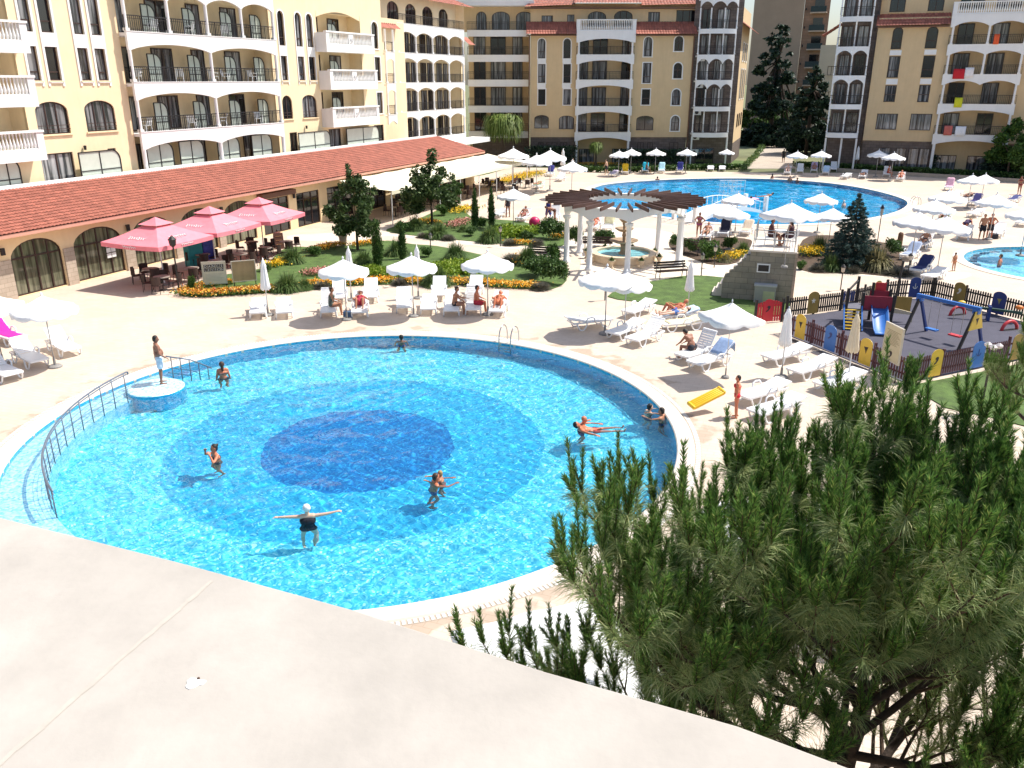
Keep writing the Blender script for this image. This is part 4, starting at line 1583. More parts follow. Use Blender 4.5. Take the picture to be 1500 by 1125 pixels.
T6 = Building('pale_block', 'low plain pale house glimpsed behind the dark spruce', 'house', (51.4, 150), R_(-20), M('pale_house', (.62, .53, .42), .9, .08, .5))
T6.facade(0, 9, 0, 15.7, 0)
T6.walls.quad((9, 0, 0), (9, 10, 0), (9, 10, 15.7), (9, 0, 15.7))
T6.walls.quad((0, 10, 0), (0, 0, 0), (0, 0, 15.7), (0, 10, 15.7))
T6.walls.quad((0, 0, 15.7), (9, 0, 15.7), (9, 10, 15.7), (0, 10, 15.7))
for x_ in (1.5, 4, 6.5):
    for zz in (3, 7, 11):
        T6.window(x_, x_ + 1.2, zz, zz + 1.4, -.12, 0, 2)
T6.finish()
# ---------------------------------------------------------------- loungers
def make_lounger(back_deg):
    root = thing('sun_lounger', 'x', 'sun lounger')
    W, zs = .66, .34
    fr = MB()
    for sx in (-1, 1):
        fr.bar((sx * W / 2, -.97, zs), (sx * W / 2, .97, zs), .05, .07)
    fr.bar((-W / 2, -.97, zs), (W / 2, -.97, zs), .05, .07)
    fr.bar((-W / 2, .95, zs), (W / 2, .95, zs), .05, .07)
    fr.build('frame', WHITE_PLASTIC, root)
    se = MB()
    n = 13
    for i in range(n):
        y = -.92 + 1.17 * i / (n - 1)
        se.cbox((0, y, zs + .03), (W - .06, .08, .022))
    se.build('seat', WHITE_PLASTIC, root)
    bk = MB()
    a = R_(back_deg)
    for i in range(8):
        t = .05 + .7 * i / 7
        y, z = .30 + t * math.cos(a), zs + .035 + t * math.sin(a)
        bk.obox((-W / 2 + .03, y - .04 * math.cos(a), z - .04 * math.sin(a)), (W - .06, 0, 0), (0, .08 * math.cos(a), .08 * math.sin(a)), (0, -.022 * math.sin(a), .022 * math.cos(a)))
    for sx in (-1, 1):
        bk.bar((sx * (W / 2 - .02), .3, zs + .03), (sx * (W / 2 - .02), .3 + .8 * math.cos(a), zs + .03 + .8 * math.sin(a)), .05, .05)
    bk.bar((-W / 2, .3 + .8 * math.cos(a), zs + .03 + .8 * math.sin(a)), (W / 2, .3 + .8 * math.cos(a), zs + .03 + .8 * math.sin(a)), .07, .05)
    bk.build('backrest', WHITE_PLASTIC, root)
    for y0 in (-.62, .55):
        lg = MB()
        for sx in (-1, 1):
            pts = [(sx * (W / 2 + .005), y0 - .27 + .02, zs - .03), (sx * (W / 2 + .02), y0 - .17, .12), (sx * (W / 2 + .03), y0 - .08, .02), (sx * (W / 2 + .03), y0 + .08, .02), (sx * (W / 2 + .02), y0 + .17, .12), (sx * (W / 2 + .005), y0 + .27 - .02, zs - .03)]
            lg.tube(pts, .032, 6)
        lg.build('leg', WHITE_PLASTIC, root)
    for sx in (-1, 1):
        am = MB()
        am.tube([(sx * (W / 2 + .01), -.08, zs), (sx * (W / 2 + .05), -.02, zs + .17), (sx * (W / 2 + .05), .1, zs + .22), (sx * (W / 2 + .05), .3, zs + .2), (sx * (W / 2 + .01), .42, zs)], .03, 6)
        am.build('armrest', WHITE_PLASTIC, root, True)
    return root


LOUNGERS = {k: make_lounger(k) for k in (12, 38, 60)}
for k, r in LOUNGERS.items():
    r.name = 'sun_lounger'
LUSED = {}
LG = 'white plastic sun loungers around the pools'
BEDS = {}


def lounger(key, foot, head, back, label, group=LG):
    f, h = Vector(G(*foot, .3)), Vector(G(*head, .3))
    d = (h - f).normalized()
    c = (f + h) / 2
    back = min((12, 38, 60), key=lambda b: abs(b - back))
    p = LOUNGERS[back]
    o = copy_tree(p) if LUSED.get(back) else p
    LUSED[back] = True
    rz = math.atan2(-d.x, d.y)
    o.location = (c.x, c.y, 0)
    o.rotation_euler = (0, 0, rz)
    o['label'] = label
    o['group'] = group
    BEDS[key] = (c.x, c.y, rz, back)
    return o


lounger('l1', (122, 521), (65, 491), 38, 'white lounger with raised back directly under the parasol nearest the restaurant arches')
lounger('l2', (74, 537), (14, 508), 38, 'white lounger second out from the near parasol, back raised and empty')
lounger('l3', (36, 556), (-30, 528), 38, 'white lounger cut by the photo edge, third from the near parasol')
lounger('l4', (40, 500), (-18, 482), 38, 'white lounger covered by a magenta towel')
lounger('r1', (376, 467), (381, 438), 12, 'flat white lounger just before the closed parasol by the sign boards')
lounger('r2', (416, 466), (416, 438), 12, 'flat empty white lounger alone beside the closed parasol, nearer the front row people')
lounger('r3', (479, 468), (484, 434), 60, 'lounger with upright shaded back where the woman in grey sits')
lounger('r4', (524, 467), (531, 436), 38, 'lounger holding the woman in red with a white hat')
lounger('r5', (592, 464), (592, 426), 38, 'empty lounger with raised back shaded grey under the middle parasol')
lounger('r6', (625, 463), (631, 431), 12, 'flat bright lounger next to the grey shaded one in the front row')
lounger('r7', (659, 463), (665, 435), 38, 'lounger under the woman in black who reaches towards the man')
lounger('r8', (692, 463), (695, 432), 60, 'lounger where the man in red shorts sits')
lounger('r9', (723, 463), (738, 437), 38, 'lounger with the sunbather lying with bent knees')
lounger('b1', (496, 441), (498, 421), 38, 'back-row lounger behind the woman in grey')
lounger('b2', (541, 440), (545, 420), 38, 'back-row lounger behind the woman in the white hat')
lounger('b3', (641, 436), (645, 418), 38, 'back-row lounger by the parasol with two poles')
lounger('b4', (690, 434), (700, 417), 38, 'back-row lounger behind the man in red shorts, near orange flowers')
lounger('m1', (890, 467), (838, 473), 12, 'flat lounger lying sideways with the parasol shadow beside it')
lounger('m2', (916, 459), (954, 445), 12, 'flat lounger on the lawn edge by the pair of parasols')
lounger('m3', (892, 491), (938, 474), 12, 'flat lounger at the foot of the open parasol pole by the lawn')
lounger('m4', (918, 501), (970, 482), 38, 'lounger with raised back nearest the pool below the lawn')
lounger('m5', (962, 464), (1014, 458), 12, 'lounger where two sunbathers lie side by side near the closed parasol')
lounger('m6', (968, 475), (1028, 470), 12, 'lounger with a cream cushion in front of the lying sunbathers')
lounger('m7', (996, 523), (1046, 508), 60, 'lounger with steep back where the hunched man sits')
lounger('m8', (1006, 536), (1072, 516), 38, 'lounger with blue towel over its back in front of the hunched man')
lounger('k1', (1122, 525), (1178, 513), 12, 'flat lounger behind the closed white parasol by the playground')
lounger('k2', (1158, 546), (1216, 530), 12, 'flat lounger between the two closed parasols by the playground')
lounger('k3', (1194, 567), (1262, 549), 12, 'flat lounger under the closed beige parasol')
lounger('k4', (1086, 582), (1144, 566), 12, 'flat lounger right behind the child in red')
lounger('k5', (1104, 606), (1166, 588), 12, 'flat lounger half hidden by the pine tips behind the child in red')
far = [
    ('f1', (722, 316), (742, 309), 12, 'distant lounger beside the standing woman in dark near the cypresses'), ('f2', (757, 322), (776, 314), 38, 'distant lounger with a reclining sunbather near the magenta beach ball'),
    ('f3', (806, 324), (818, 310), 60, 'upright distant lounger by the pergola edge near the woman in blue'), ('f4', (740, 272), (766, 267), 12, 'distant lounger with a grey towel beside the yellow flower strip'),
    ('f5', (776, 275), (800, 268), 12, 'distant lounger with a green towel in the sun near the yellow flowers'), ('f6', (800, 258), (812, 250), 60, 'distant lounger with a navy seat back below the white tents'),
    ('f7', (812, 265), (830, 257), 38, 'distant white lounger next to the closed tall parasol'), ('f8', (864, 336), (878, 325), 38, 'distant lounger behind the fountain with a sunburnt person'),
    ('f9', (886, 338), (896, 326), 60, 'distant lounger with a cream towel seen through the pergola'), ('g1', (1028, 350), (1042, 338), 38, 'distant lounger with a grey bag just beyond the bench bed'),
    ('g2', (1054, 346), (1068, 333), 60, 'distant lounger with a black towel under the parasol at the pool rim'), ('g3', (1086, 343), (1100, 332), 38, 'distant lounger with a beige towel near the terrace railing'),
    ('h1', (888, 258), (908, 251), 12, 'far lounger with a lilac towel next to the man walking'), ('h2', (917, 258), (915, 245), 60, 'far lounger with a yellow towel over its back'),
    ('h3', (942, 256), (948, 243), 60, 'far lounger with a turquoise towel over its back'), ('h4', (967, 256), (971, 243), 60, 'far lounger with a pale blue towel over its back'),
    ('h5', (996, 255), (996, 243), 60, 'far lounger with a navy towel over its back'), ('h6', (1041, 251), (1041, 243), 12, 'far bare lounger near the tower, first of two alike'),
    ('h7', (1058, 251), (1058, 243), 12, 'far bare lounger near the tower, closest to the small parasol'), ('i1', (1150, 257), (1157, 247), 38, 'far lounger with a sunbather closest to the path'),
    ('i2', (1172, 257), (1172, 244), 60, 'far upright lounger beyond the pool, between sunbathers'), ('i3', (1192, 256), (1193, 242), 60, 'far upright lounger with a mauve towel beyond the pool'),
    ('i4', (1206, 257), (1213, 247), 38, 'far lounger with a pale blue towel beside the upright pair'), ('i5', (1222, 254), (1220, 241), 60, 'far upright bare lounger next to the closed far parasol'),
    ('i6', (1228, 261), (1250, 255), 12, 'far flat lounger behind the pool below the closed parasol'), ('i7', (1256, 262), (1272, 253), 38, 'far lounger with a dark sunbather near the hedge'),
    ('i8', (1296, 264), (1301, 246), 60, 'far upright lounger under the pair of parasols by the hedge'), ('i9', (1312, 266), (1326, 256), 38, 'far lounger at the end of the hedge row'),
    ('j1', (1384, 280), (1396, 268), 60, 'lounger with a pink towel on the open deck before the hedge'), ('j2', (1388, 288), (1412, 281), 12, 'flat lounger under the twin parasols on the open deck'),
    ('j3', (1404, 293), (1432, 285), 12, 'lounger with black towel behind the pale parasols'), ('j4', (1416, 300), (1440, 291), 38, 'lounger with navy towel behind the pale parasols'),
    ('j5', (1414, 316), (1444, 308), 12, 'striped looking lounger behind the two standing men'), ('j6', (1368, 326), (1396, 314), 38, 'lounger with olive towel and dark haired sunbather'),
    ('j7', (1404, 350), (1422, 338), 38, 'lounger the bending woman leans over'), ('j8', (1452, 347), (1470, 334), 38, 'lounger with raised back beside the two standing men'),
    ('j9', (1468, 296), (1500, 288), 12, 'lounger with navy cover at the deck edge by the standing man'), ('j10', (1486, 332), (1510, 318), 38, 'grey shaded lounger cut by the photo edge'),
    ('j11', (1340, 362), (1366, 350), 38, 'lounger with a sunbather under the nearest right parasols'), ('j12', (1320, 378), (1346, 366), 38, 'lounger with grey blue towel beside the wooden totem post'),
    ('j13', (1330, 400), (1366, 386), 38, 'lounger with a navy towel near the toddler'), ('j14', (1352, 408), (1384, 396), 12, 'white lounger in front of the navy towel one, near the toddler')]
for k, f, h, b, lb in far:
    lounger(k, f, h, b, lb)


def towel(key, col, label, cover='all', name='towel'):
    x, y, rz, back = BEDS[key]
    a = R_(back)
    pts = []
    if cover in ('all', 'seat'):
        for i in range(7):
            pts.append((-.75 + 1.0 * i / 6, .395))
    if cover in ('all', 'back'):
        for i in range(6):
            t = .08 + .78 * i / 5
            pts.append((.28 + t * math.cos(a) - .03 * math.sin(a), .385 + t * math.sin(a) + .03 * math.cos(a)))
        if cover == 'back':
            t = .86
            pts.append((.30 + t * math.cos(a) + .05, .385 + t * math.sin(a) - .02))
            pts.append((.30 + t * math.cos(a) + .04, .385 + t * math.sin(a) - .35))
    mb = MB()
    n = 8
    r = random.Random(hash(key) % 1000)
    for j, (yy, zz) in enumerate(pts):
        for i in range(n + 1):
            xx = -.36 + .72 * i / n
            drop = .10 if i in (0, n) else 0
            mb.v.append((xx + .015 * math.sin(j * 1.7 + i), yy, zz + .012 * math.sin(i * 2.1 + j * 1.3) + .01 - drop))
    for j in range(len(pts) - 1):
        for i in range(n):
            mb.f.append((j * (n + 1) + i, j * (n + 1) + i + 1, (j + 1) * (n + 1) + i + 1, (j + 1) * (n + 1) + i))
    o = mb.build(name, M('towel_cloth_%s' % '_'.join('%d' % (c * 100) for c in col), col, .95, .18, 9), None, True)
    o.location = (x, y, 0)
    o.rotation_euler = (0, 0, rz)
    s = o.modifiers.new('thick', 'SOLIDIFY')
    s.thickness = .018
    tag(o, label, 'towel')


for k, c, lb, cv in (('l4', (.55, .02, .30), 'magenta towel draped over a lounger at the photo edge', 'all'), ('m8', (.25, .35, .55), 'blue grey towel hung over the back of a lounger', 'back'),
                     ('m6', (.80, .72, .45), 'cream yellow cushion towel on a flat lounger', 'all'), ('m5', (.45, .6, .75), 'pale blue towel under two sunbathers', 'all'),
                     ('f4', (.35, .4, .38), 'grey green towel by the yellow flower strip', 'all'), ('f5', (.35, .55, .38), 'light green towel by the yellow flower strip', 'all'), ('f6', (.05, .05, .25), 'navy towel on a lounger below the tents', 'back'),
                     ('f9', (.75, .68, .42), 'cream towel seen through the pergola columns', 'back'), ('g2', (.03, .03, .05), 'black towel on a lounger at the distant pool rim', 'all'), ('g3', (.55, .45, .35), 'beige towel near the terrace railing', 'all'),
                     ('h1', (.5, .45, .6), 'lilac towel on a far lounger', 'all'), ('h2', (.85, .55, .03), 'yellow towel over a far lounger back', 'all'), ('h3', (.02, .42, .60), 'turquoise towel over a far lounger back', 'all'), ('h4', (.45, .72, .82), 'pale blue towel over a far lounger back', 'all'),
                     ('h5', (.015, .02, .16), 'navy towel over a far lounger back', 'all'), ('i3', (.5, .4, .55), 'mauve towel on a far upright lounger', 'back'), ('i4', (.5, .68, .85), 'pale blue towel on a lounger beyond the pool', 'all'),
                     ('j1', (.75, .45, .55), 'pink towel on a lounger on the open deck', 'all'), ('j3', (.04, .03, .05), 'black towel behind the pale parasols', 'all'), ('j4', (.03, .03, .14), 'navy towel behind the pale parasols', 'all'), ('j6', (.18, .2, .08), 'olive towel on a lounger', 'all'),
                     ('j9', (.05, .06, .18), 'navy cover on a lounger at the deck edge', 'all'), ('j12', (.3, .36, .5), 'grey blue towel beside the totem post', 'all'), ('j13', (.02, .035, .15), 'navy towel near the toddler', 'all')):
    towel(k, c, lb, cv)


# ---------------------------------------------------------------- parasols
def make_parasol(R=1.15, H=2.3, sides=10, sag=.05, square=False, tip=.52):
    root = thing('parasol', 'x', 'parasol')
    mb = MB()
    n = sides
    sub = 4
    rings = 7
    m = n * sub
    for j in range(rings + 1):
        t = j / rings
        for k in range(m):
            a = 2 * PI * k / m
            ph = (k % sub) / sub
            dip = math.sin(PI * ph)
            r = R * t * (1 - .03 * dip)
            if square:
                aa = (a + PI / 4) % (PI / 2) - PI / 4
                r = R * t / max(.72, math.cos(aa)) * .86
            z = H - .02 + (tip * (1 - t) ** 1.0 - .05 * math.sin(PI * t)) - sag * dip * t
            mb.v.append((r * math.cos(a), r * math.sin(a), z - .0))
    for j in range(rings):
        for k in range(m):
            k2 = (k + 1) % m
            mb.f.append((j * m + k, j * m + k2, (j + 1) * m + k2, (j + 1) * m + k))
    b = len(mb.v)
    for k in range(m):
        a = 2 * PI * k / m
        ph = (k % sub) / sub
        x, y, z = mb.v[rings * m + k]
        mb.v.append((x * 1.004, y * 1.004, z - .13 - .05 * math.sin(PI * ph)))
    for k in range(m):
        k2 = (k + 1) % m
        mb.f.append((rings * m + k, rings * m + k2, b + k2, b + k))
    o = mb.build('canopy', WHITE_CLOTH, root, True)
    MB().tube([(0, 0, .04), (0, 0, H + tip + .06)], .024, 8).build('pole', STEEL, root, True)
    MB().lathe([(.001, H + tip + .02), (.05, H + tip + .02), (.035, H + tip + .08), (.001, H + tip + .12)], 8).build('finial', WHITE_PLASTIC, root)
    bs = MB().lathe([(.001, .0), (.25, .0), (.25, .05), (.2, .09), (.05, .10), (.045, .38), (.001, .38)], 16)
    bs.build('base', M('parasol_base', (.25, .24, .23), .7, .15, 5), root)
    for k in range(n if n <= 8 else 8):
        a = 2 * PI * k / 8
        rb = MB()
        rb.bar((.02 * math.cos(a), .02 * math.sin(a), H + tip - .10), (R * .84 * math.cos(a), R * .84 * math.sin(a), H + tip * .16 - .20), .014)
        rb.build('rib', STEEL, root)
    return root


def make_closed(mat):
    root = thing('closed_parasol', 'x', 'parasol')
    mb = MB()
    prof = [(.03, 2.62), (.06, 2.55), (.115, 2.35), (.105, 2.25), (.14, 1.9), (.175, 1.5), (.205, 1.25), (.19, 1.24), (.04, 1.3)]
    m = 32
    for r, z in prof:
        for k in range(m):
            a = 2 * PI * k / m
            rr = r * (1 + .22 * math.cos(8 * a) * (1 if r > .08 else .3))
            mb.v.append((rr * math.cos(a), rr * math.sin(a), z + (.05 * math.cos(8 * a) if z < 1.3 else 0)))
    for j in range(len(prof) - 1):
        for k in range(m):
            k2 = (k + 1) % m
            mb.f.append((j * m + k, j * m + k2, (j + 1) * m + k2, (j + 1) * m + k))
    mb.build('folded_canopy', mat, root, True)
    MB().tube([(0, 0, .04), (0, 0, 2.7)], .026, 8).build('pole', STEEL, root, True)
    MB().lathe([(.001, .0), (.25, .0), (.25, .05), (.2, .09), (.05, .10), (.045, .38), (.001, .38)], 16).build('base', MATS['parasol_base'], root)
    return root


PG = 'white parasols around the pools'
PAR = make_parasol()
PARBIG = make_parasol(1.75, 2.35, 8, .05, True, .52)
PUSED = {}


def parasol(kind, px, zc, label, sc=1.0, rz=None, group=PG, z0=0.0):
    """px = photo pixel of the canopy centre at height zc"""
    x, y = G(*px, zc)
    p = {'p': PAR, 'b': PARBIG}[kind]
    o = place(p, PUSED, (x, y, z0), random.random() * 6 if rz is None else rz, label, group)
    PUSED[p.name] = True
    o.scale = (sc, sc, 1 if kind == 'b' else sc)
    return o


parasol('p', (64, 450), 2.35, 'open white parasol shading the loungers nearest the restaurant arches')
parasol('p', (-14, 446), 2.35, 'open white parasol cut by the photo edge close to the restaurant wall')
parasol('p', (503, 394), 2.35, 'open white parasol over the women in grey and red')
parasol('p', (603, 390), 2.35, 'open white parasol over the empty grey shaded lounger', 1.02)
parasol('p', (714, 388), 2.35, 'open white parasol over the man in red shorts', 1.05)
parasol('p', (889, 411), 2.35, 'open white parasol below the pergola, its pole rising from loungers', 1.05)
parasol('p', (918, 409), 2.35, 'open white parasol on the lawn edge, behind another below the pergola', .95)
parasol('b', (1071, 461), 2.4, 'big square white parasol over the hunched man', .58, .3)
parasol('b', (1158, 309), 4.95, 'big square white parasol on the stone terrace', .62, .55, z0=2.47)
for px, sc, lb in (((1081, 291), 1, 'white parasol at the pool bridge above a pink airbed'), ((1072, 311), 1, 'white parasol at the pool rim over the black towel'), ((1203, 291), 1, 'white parasol against the blue pool, behind the terrace parasol'), ((1219, 314), 1, 'white parasol partly behind the dark spruce'),
                   ((1424, 263), 1, 'white parasol of a touching pair on the open deck, farther from the path edge hedge'), ((1443, 262), 1, 'white parasol of a touching pair on the open deck, closest to the standing man'), ((1388, 293), 1.1, 'white parasol in the middle of the sunny deck beside the pool tip'), ((1458, 299), 1.1, 'white parasol behind the two standing men'),
                   ((1368, 308), 1.1, 'white parasol above the olive towel'), ((1343, 331), 1.15, 'white parasol above the totem post'), ((1383, 338), 1.15, 'white parasol overlapping another above the sunbathers near the paddling pool'), ((1506, 318), 1.1, 'white parasol cut by the photo edge above the grey lounger'),
                   ((907, 226), 1, 'far white parasol, first of a close pair before the ochre hotel'), ((925, 223), 1, 'far white parasol, second of a close pair before the ochre hotel'), ((961, 223), 1, 'far white parasol over the turquoise towel'), ((1006, 223), 1, 'far white parasol over the navy towel'), ((1065, 218), .85, 'small far parasol at the tower foot'),
                   ((1168, 227), 1, 'far white parasol beside the path end'), ((1203, 226), 1, 'far white parasol over the upright loungers'), ((1287, 227), 1.05, 'far white parasol of a pair before the hedge, taller'), ((1309, 231), 1.05, 'far white parasol of a pair before the hedge, lower'),
                   ((752, 287), 1.05, 'thin parasol shading the standing woman in dark'), ((786, 246), 1.3, 'broad white parasol behind the yellow flowers'), ((752, 240), 1.4, 'white tent-like parasol next to the awning'), ((806, 243), 1.4, 'white tent-like parasol beside the closed tall parasol'), ((838, 252), 1.2, 'white parasol on the deck in front of the hotel lawn')):
    parasol('p', px, 2.4, lb, sc)
CLW = make_closed(WHITE_CLOTH)
CLB = make_closed(BEIGE_CLOTH)
CUSED = {}


def closed(p, base, label, sc=1.0):
    x, y = G(*base)
    o = place(p, CUSED, (x, y, 0), random.random() * 6, label, PG)
    CUSED[p.name] = True
    o.scale = (sc,) * 3


closed(CLW, (393, 462), 'closed white parasol beside the sign boards')
closed(CLW, (515, 440), 'closed white parasol whose tip rises behind the parasol over the women', 1.0)
closed(CLW, (613, 437), 'closed white parasol behind the parasol over the grey shaded lounger', 1.0)
closed(CLW, (1007, 462), 'closed white parasol on the lawn by the bench', .95)
closed(CLW, (1144, 553), 'closed white parasol near the red gate', 1.0)
closed(CLB, (1241, 563), 'closed beige parasol in front of the play ladder', 1.0)
closed(CLW, (824, 262), 'closed tall white parasol far off by the hotel lawn', 1.2)
closed(CLW, (1253, 251), 'closed white parasol far off before the dark hedge', 1.1)

# big white square parasol below the pine, only a corner shows past the ledge
x, y = G(790, 930, 2.5)
o = copy_tree(PARBIG)
o.location = (x + .35, y - .1, 0)
o.rotation_euler = (0, 0, R_(22))
o.scale = (.9,) * 3
o['label'] = 'white square parasol corner showing between the ledge and the pine'
x, y = G(1290, 745, 2.4)
o = copy_tree(PAR)
o.location = (x, y, 0)
o['label'] = 'white parasol glimpsed through the pine needles'
o = copy_tree(PAR)
o.location = (*G(1110, 760, 2.4), 0)
o['label'] = 'white parasol hidden behind the upper pine branches'


# pink square parasols of the cafe
PINK = M('pink_canvas', (.84, .24, .29), .85, .12, 2.5)
PINKW = M('pink_print_white', (.85, .55, .56), .85, .1, 5)
cafe = []


def make_pink():
    root = thing('cafe_parasol', 'x', 'parasol')
    s, zt, ze = 1.95, 3.25, 2.45
    mb = MB()
    N = 6

    def pyr(mb, s0, z0, s1, z1, sag):
        for q in range(4):
            for j in range(N):
                for i in range(N):
                    vs = []
                    for (ii, jj) in ((i, j), (i + 1, j), (i + 1, j + 1), (i, j + 1)):
                        t = jj / N
                        ss = s0 + (s1 - s0) * t
                        u = -1 + 2 * ii / N
                        z = z0 + (z1 - z0) * t - sag * math.sin(PI * t) - sag * .8 * (1 - u * u) * (1 - t)
                        x_, y_ = u * ss, -ss
                        ca, sa = math.cos(q * PI / 2), math.sin(q * PI / 2)
                        vs.append((x_ * ca - y_ * sa, x_ * sa + y_ * ca, z))
                    mb.quad(*vs)
    pyr(mb, s, ze, .52, zt - .12, .05)
    for q in range(4):
        ca, sa = math.cos(q * PI / 2), math.sin(q * PI / 2)
        for i in range(N):
            u0, u1 = -1 + 2 * i / N, -1 + 2 * (i + 1) / N
            vs = []
            for u, z in ((u0, 0), (u1, 0), (u1, -.22), (u0, -.22)):
                x_, y_ = u * s, -s - .002
                vs.append((x_ * ca - y_ * sa, x_ * sa + y_ * ca, ze - .04 * (1 - u * u) + z))
            mb.quad(*vs)
    c = mb.build('canopy', PINK, root)
    mb = MB()
    pyr(mb, .62, zt - .02, .01, zt + .32, .02)
    mb.build('vent_cap', PINK, root)
    lg = MB()
    r = random.Random(4)
    for q in range(4):
        ca, sa = math.cos(q * PI / 2), math.sin(q * PI / 2)
        # looping script on each slope and on each valance
        for (w_, t0, n_) in ((1.1, .38, 44),):
            pts = []
            for i in range(n_):
                a = i / (n_ - 1)
                u = -w_ / 2 + w_ * a + .045 * math.sin(a * 44)
                t = t0 + .05 * math.sin(a * 44 + 1.4) * (1.6 if i < 7 or 24 < i < 30 else 1) - .0
                ss = s + (.52 - s) * t
                z = ze + (zt - .12 - ze) * t - .05 * math.sin(PI * t) - .04 * (1 - (u / ss) ** 2) * (1 - t) + .03
                x_, y_ = u, -ss
                pts.append((x_ * ca - y_ * sa, x_ * sa + y_ * ca, z))
            lg.tube(pts, .022, 4)
        pts = []
        for i in range(40):
            a = i / 39
            u = -.42 + .84 * a + .03 * math.sin(a * 40)
            z = ze - .15 + .055 * math.sin(a * 40 + 1.4) * (1.3 if i < 7 or 20 < i < 26 else .8)
            x_, y_ = u, -s - .02
            pts.append((x_ * ca - y_ * sa, x_ * sa + y_ * ca, z))
        lg.tube(pts, .016, 4)
    lg.build('script_print', M('print_white', (.85, .72, .72), .8, .05), c)
    MB().tube([(0, 0, .05), (0, 0, zt + .3)], .035, 8).build('pole', WHITE_PAINT, root)
    MB().box(-.35, .35, -.35, .35, 0, .07).build('base', MATS['parasol_base'], root)
    return root


pk = make_pink()
for i, (px, lb) in enumerate((((231, 345), 'pink square cafe parasol with white script, nearest to the viewer'), ((309, 327), 'pink square cafe parasol in the middle of three'), ((381, 312), 'pink square cafe parasol nearest the glass doors'))):
    x, y = G(*px, 2.6)
    o = pk if i == 0 else copy_tree(pk)
    o.location = (x, y, 0)
    o.rotation_euler = (0, 0, A_L + R_(3 * i))
    o['label'] = lb
    o['group'] = 'pink cafe parasols'
    cafe.append((x, y))

# cafe tables and chairs in the shade
WOOD_D = M('dark_rattan', (.055, .028, .022), .6, .3, 20)


def make_table():
    r = thing('cafe_table', 'x', 'table')
    MB().lathe([(.001, .70), (.42, .70), (.42, .74), (.001, .74)], 20).build('table_top', M('table_top', (.35, .30, .26), .4, .15, 6), r)
    MB().lathe([(.22, .0), (.24, .02), (.04, .06), (.035, .70)], 12).build('pedestal', DARK_METAL, r)
    return r


def make_chair():
    r = thing('cafe_chair', 'x', 'chair')
    MB().cbox((0, 0, .44), (.46, .46, .05)).build('seat', WOOD_D, r, bevel=.02)
    mb = MB()
    for i in range(8):
        a0, a1 = R_(200 + 140 * i / 8), R_(200 + 140 * (i + 1) / 8)
        mb.bar((.25 * math.cos(a0), .25 * math.sin(a0), .68), (.25 * math.cos(a1), .25 * math.sin(a1), .68), .03, .42)
    mb.build('backrest', WOOD_D, r)
    for sx, sy in ((-1, -1), (1, -1), (1, 1), (-1, 1)):
        MB().tube([(sx * .2, sy * .2, .43), (sx * .22, sy * .22, 0)], .016, 6).build('leg', DARK_METAL, r)
    return r


tb, ch = make_table(), make_chair()
tu, cu = {}, {}
TG, CG = 'cafe tables under the pink parasols and awning', 'dark rattan cafe chairs'
ca, sa = math.cos(A_L), math.sin(A_L)
spots = []
for (x, y) in cafe:
    for dx, dy in ((-1.1, -1.0), (1.1, -.9), (.1, 1.0)):
        spots.append((x + dx * ca - dy * sa, y + dx * sa + dy * ca, 'in the shade of the pink parasols'))
for s_, d_ in ((31, -3.6), (34, -2.2), (37, -4.2), (40, -2.6), (43, -4.1), (46, -2.4), (49, -4.3), (51.5, -2.6), (52.5, -6.0), (47, -6.6)):
    spots.append((O_L[0] + s_ * ca - d_ * sa, O_L[1] + s_ * sa + d_ * ca, 'under the cream awning'))
for i, (x, y, where) in enumerate(spots):
    place(tb, tu, (x, y, 0), 0, 'small round cafe table ' + where, TG + ' ' + where[:8].strip())
    tb_l = 3 if i % 2 else 4
    for k in range(tb_l):
        a = random.random() * .5 + k * 2 * PI / tb_l + i
        place(ch, cu, (x + .72 * math.cos(a), y + .72 * math.sin(a), 0), a - PI / 2 + PI, 'dark rattan tub chair at a cafe table ' + where, CG + ' ' + where)


# ---------------------------------------------------------------- signs by the restaurant
def board(name, label, p0, p1, z0, z1, mat, leg=True):
    a, b = Vector((*p0, 0)), Vector((*p1, 0))
    root = thing(name, label, 'sign', (a.x, a.y, 0), math.atan2((b - a).y, (b - a).x))
    L = (b - a).length
    MB().box(0, L, -.02, .02, z0, z1).build('panel', mat, root)
    fr = MB()
    for (xa, xb, za, zb) in ((-.04, 0, z0 - .04, z1 + .04), (L, L + .04, z0 - .04, z1 + .04), (0, L, z1, z1 + .04), (0, L, z0 - .04, z0)):
        fr.box(xa, xb, -.03, .03, za, zb)
    fr.build('frame', M('sign_frame', (.55, .50, .40), .5, .1), root)
    for x in (.03, L - .03):
        MB().tube([(x, .0, 0), (x, .0, z0 - .04)], .025, 6).build('post', DARK_METAL, root)
    return root, L


def lettering(name, txt, size, mat, parent, loc, rot=(PI / 2, 0, 0), ext=.003, align='CENTER'):
    cu_ = bpy.data.curves.new(name, 'FONT')
    cu_.body = txt
    cu_.size = size
    cu_.extrude = ext
    cu_.align_x = align
    cu_.materials.append(mat)
    t_ = bpy.data.objects.new(name, cu_)
    COL.objects.link(t_)
    me = bpy.data.meshes.new_from_object(t_)
    bpy.data.objects.remove(t_)
    o = bpy.data.objects.new(name, me)
    COL.objects.link(o)
    o.parent = parent
    o.location = loc
    o.rotation_euler = rot
    return o


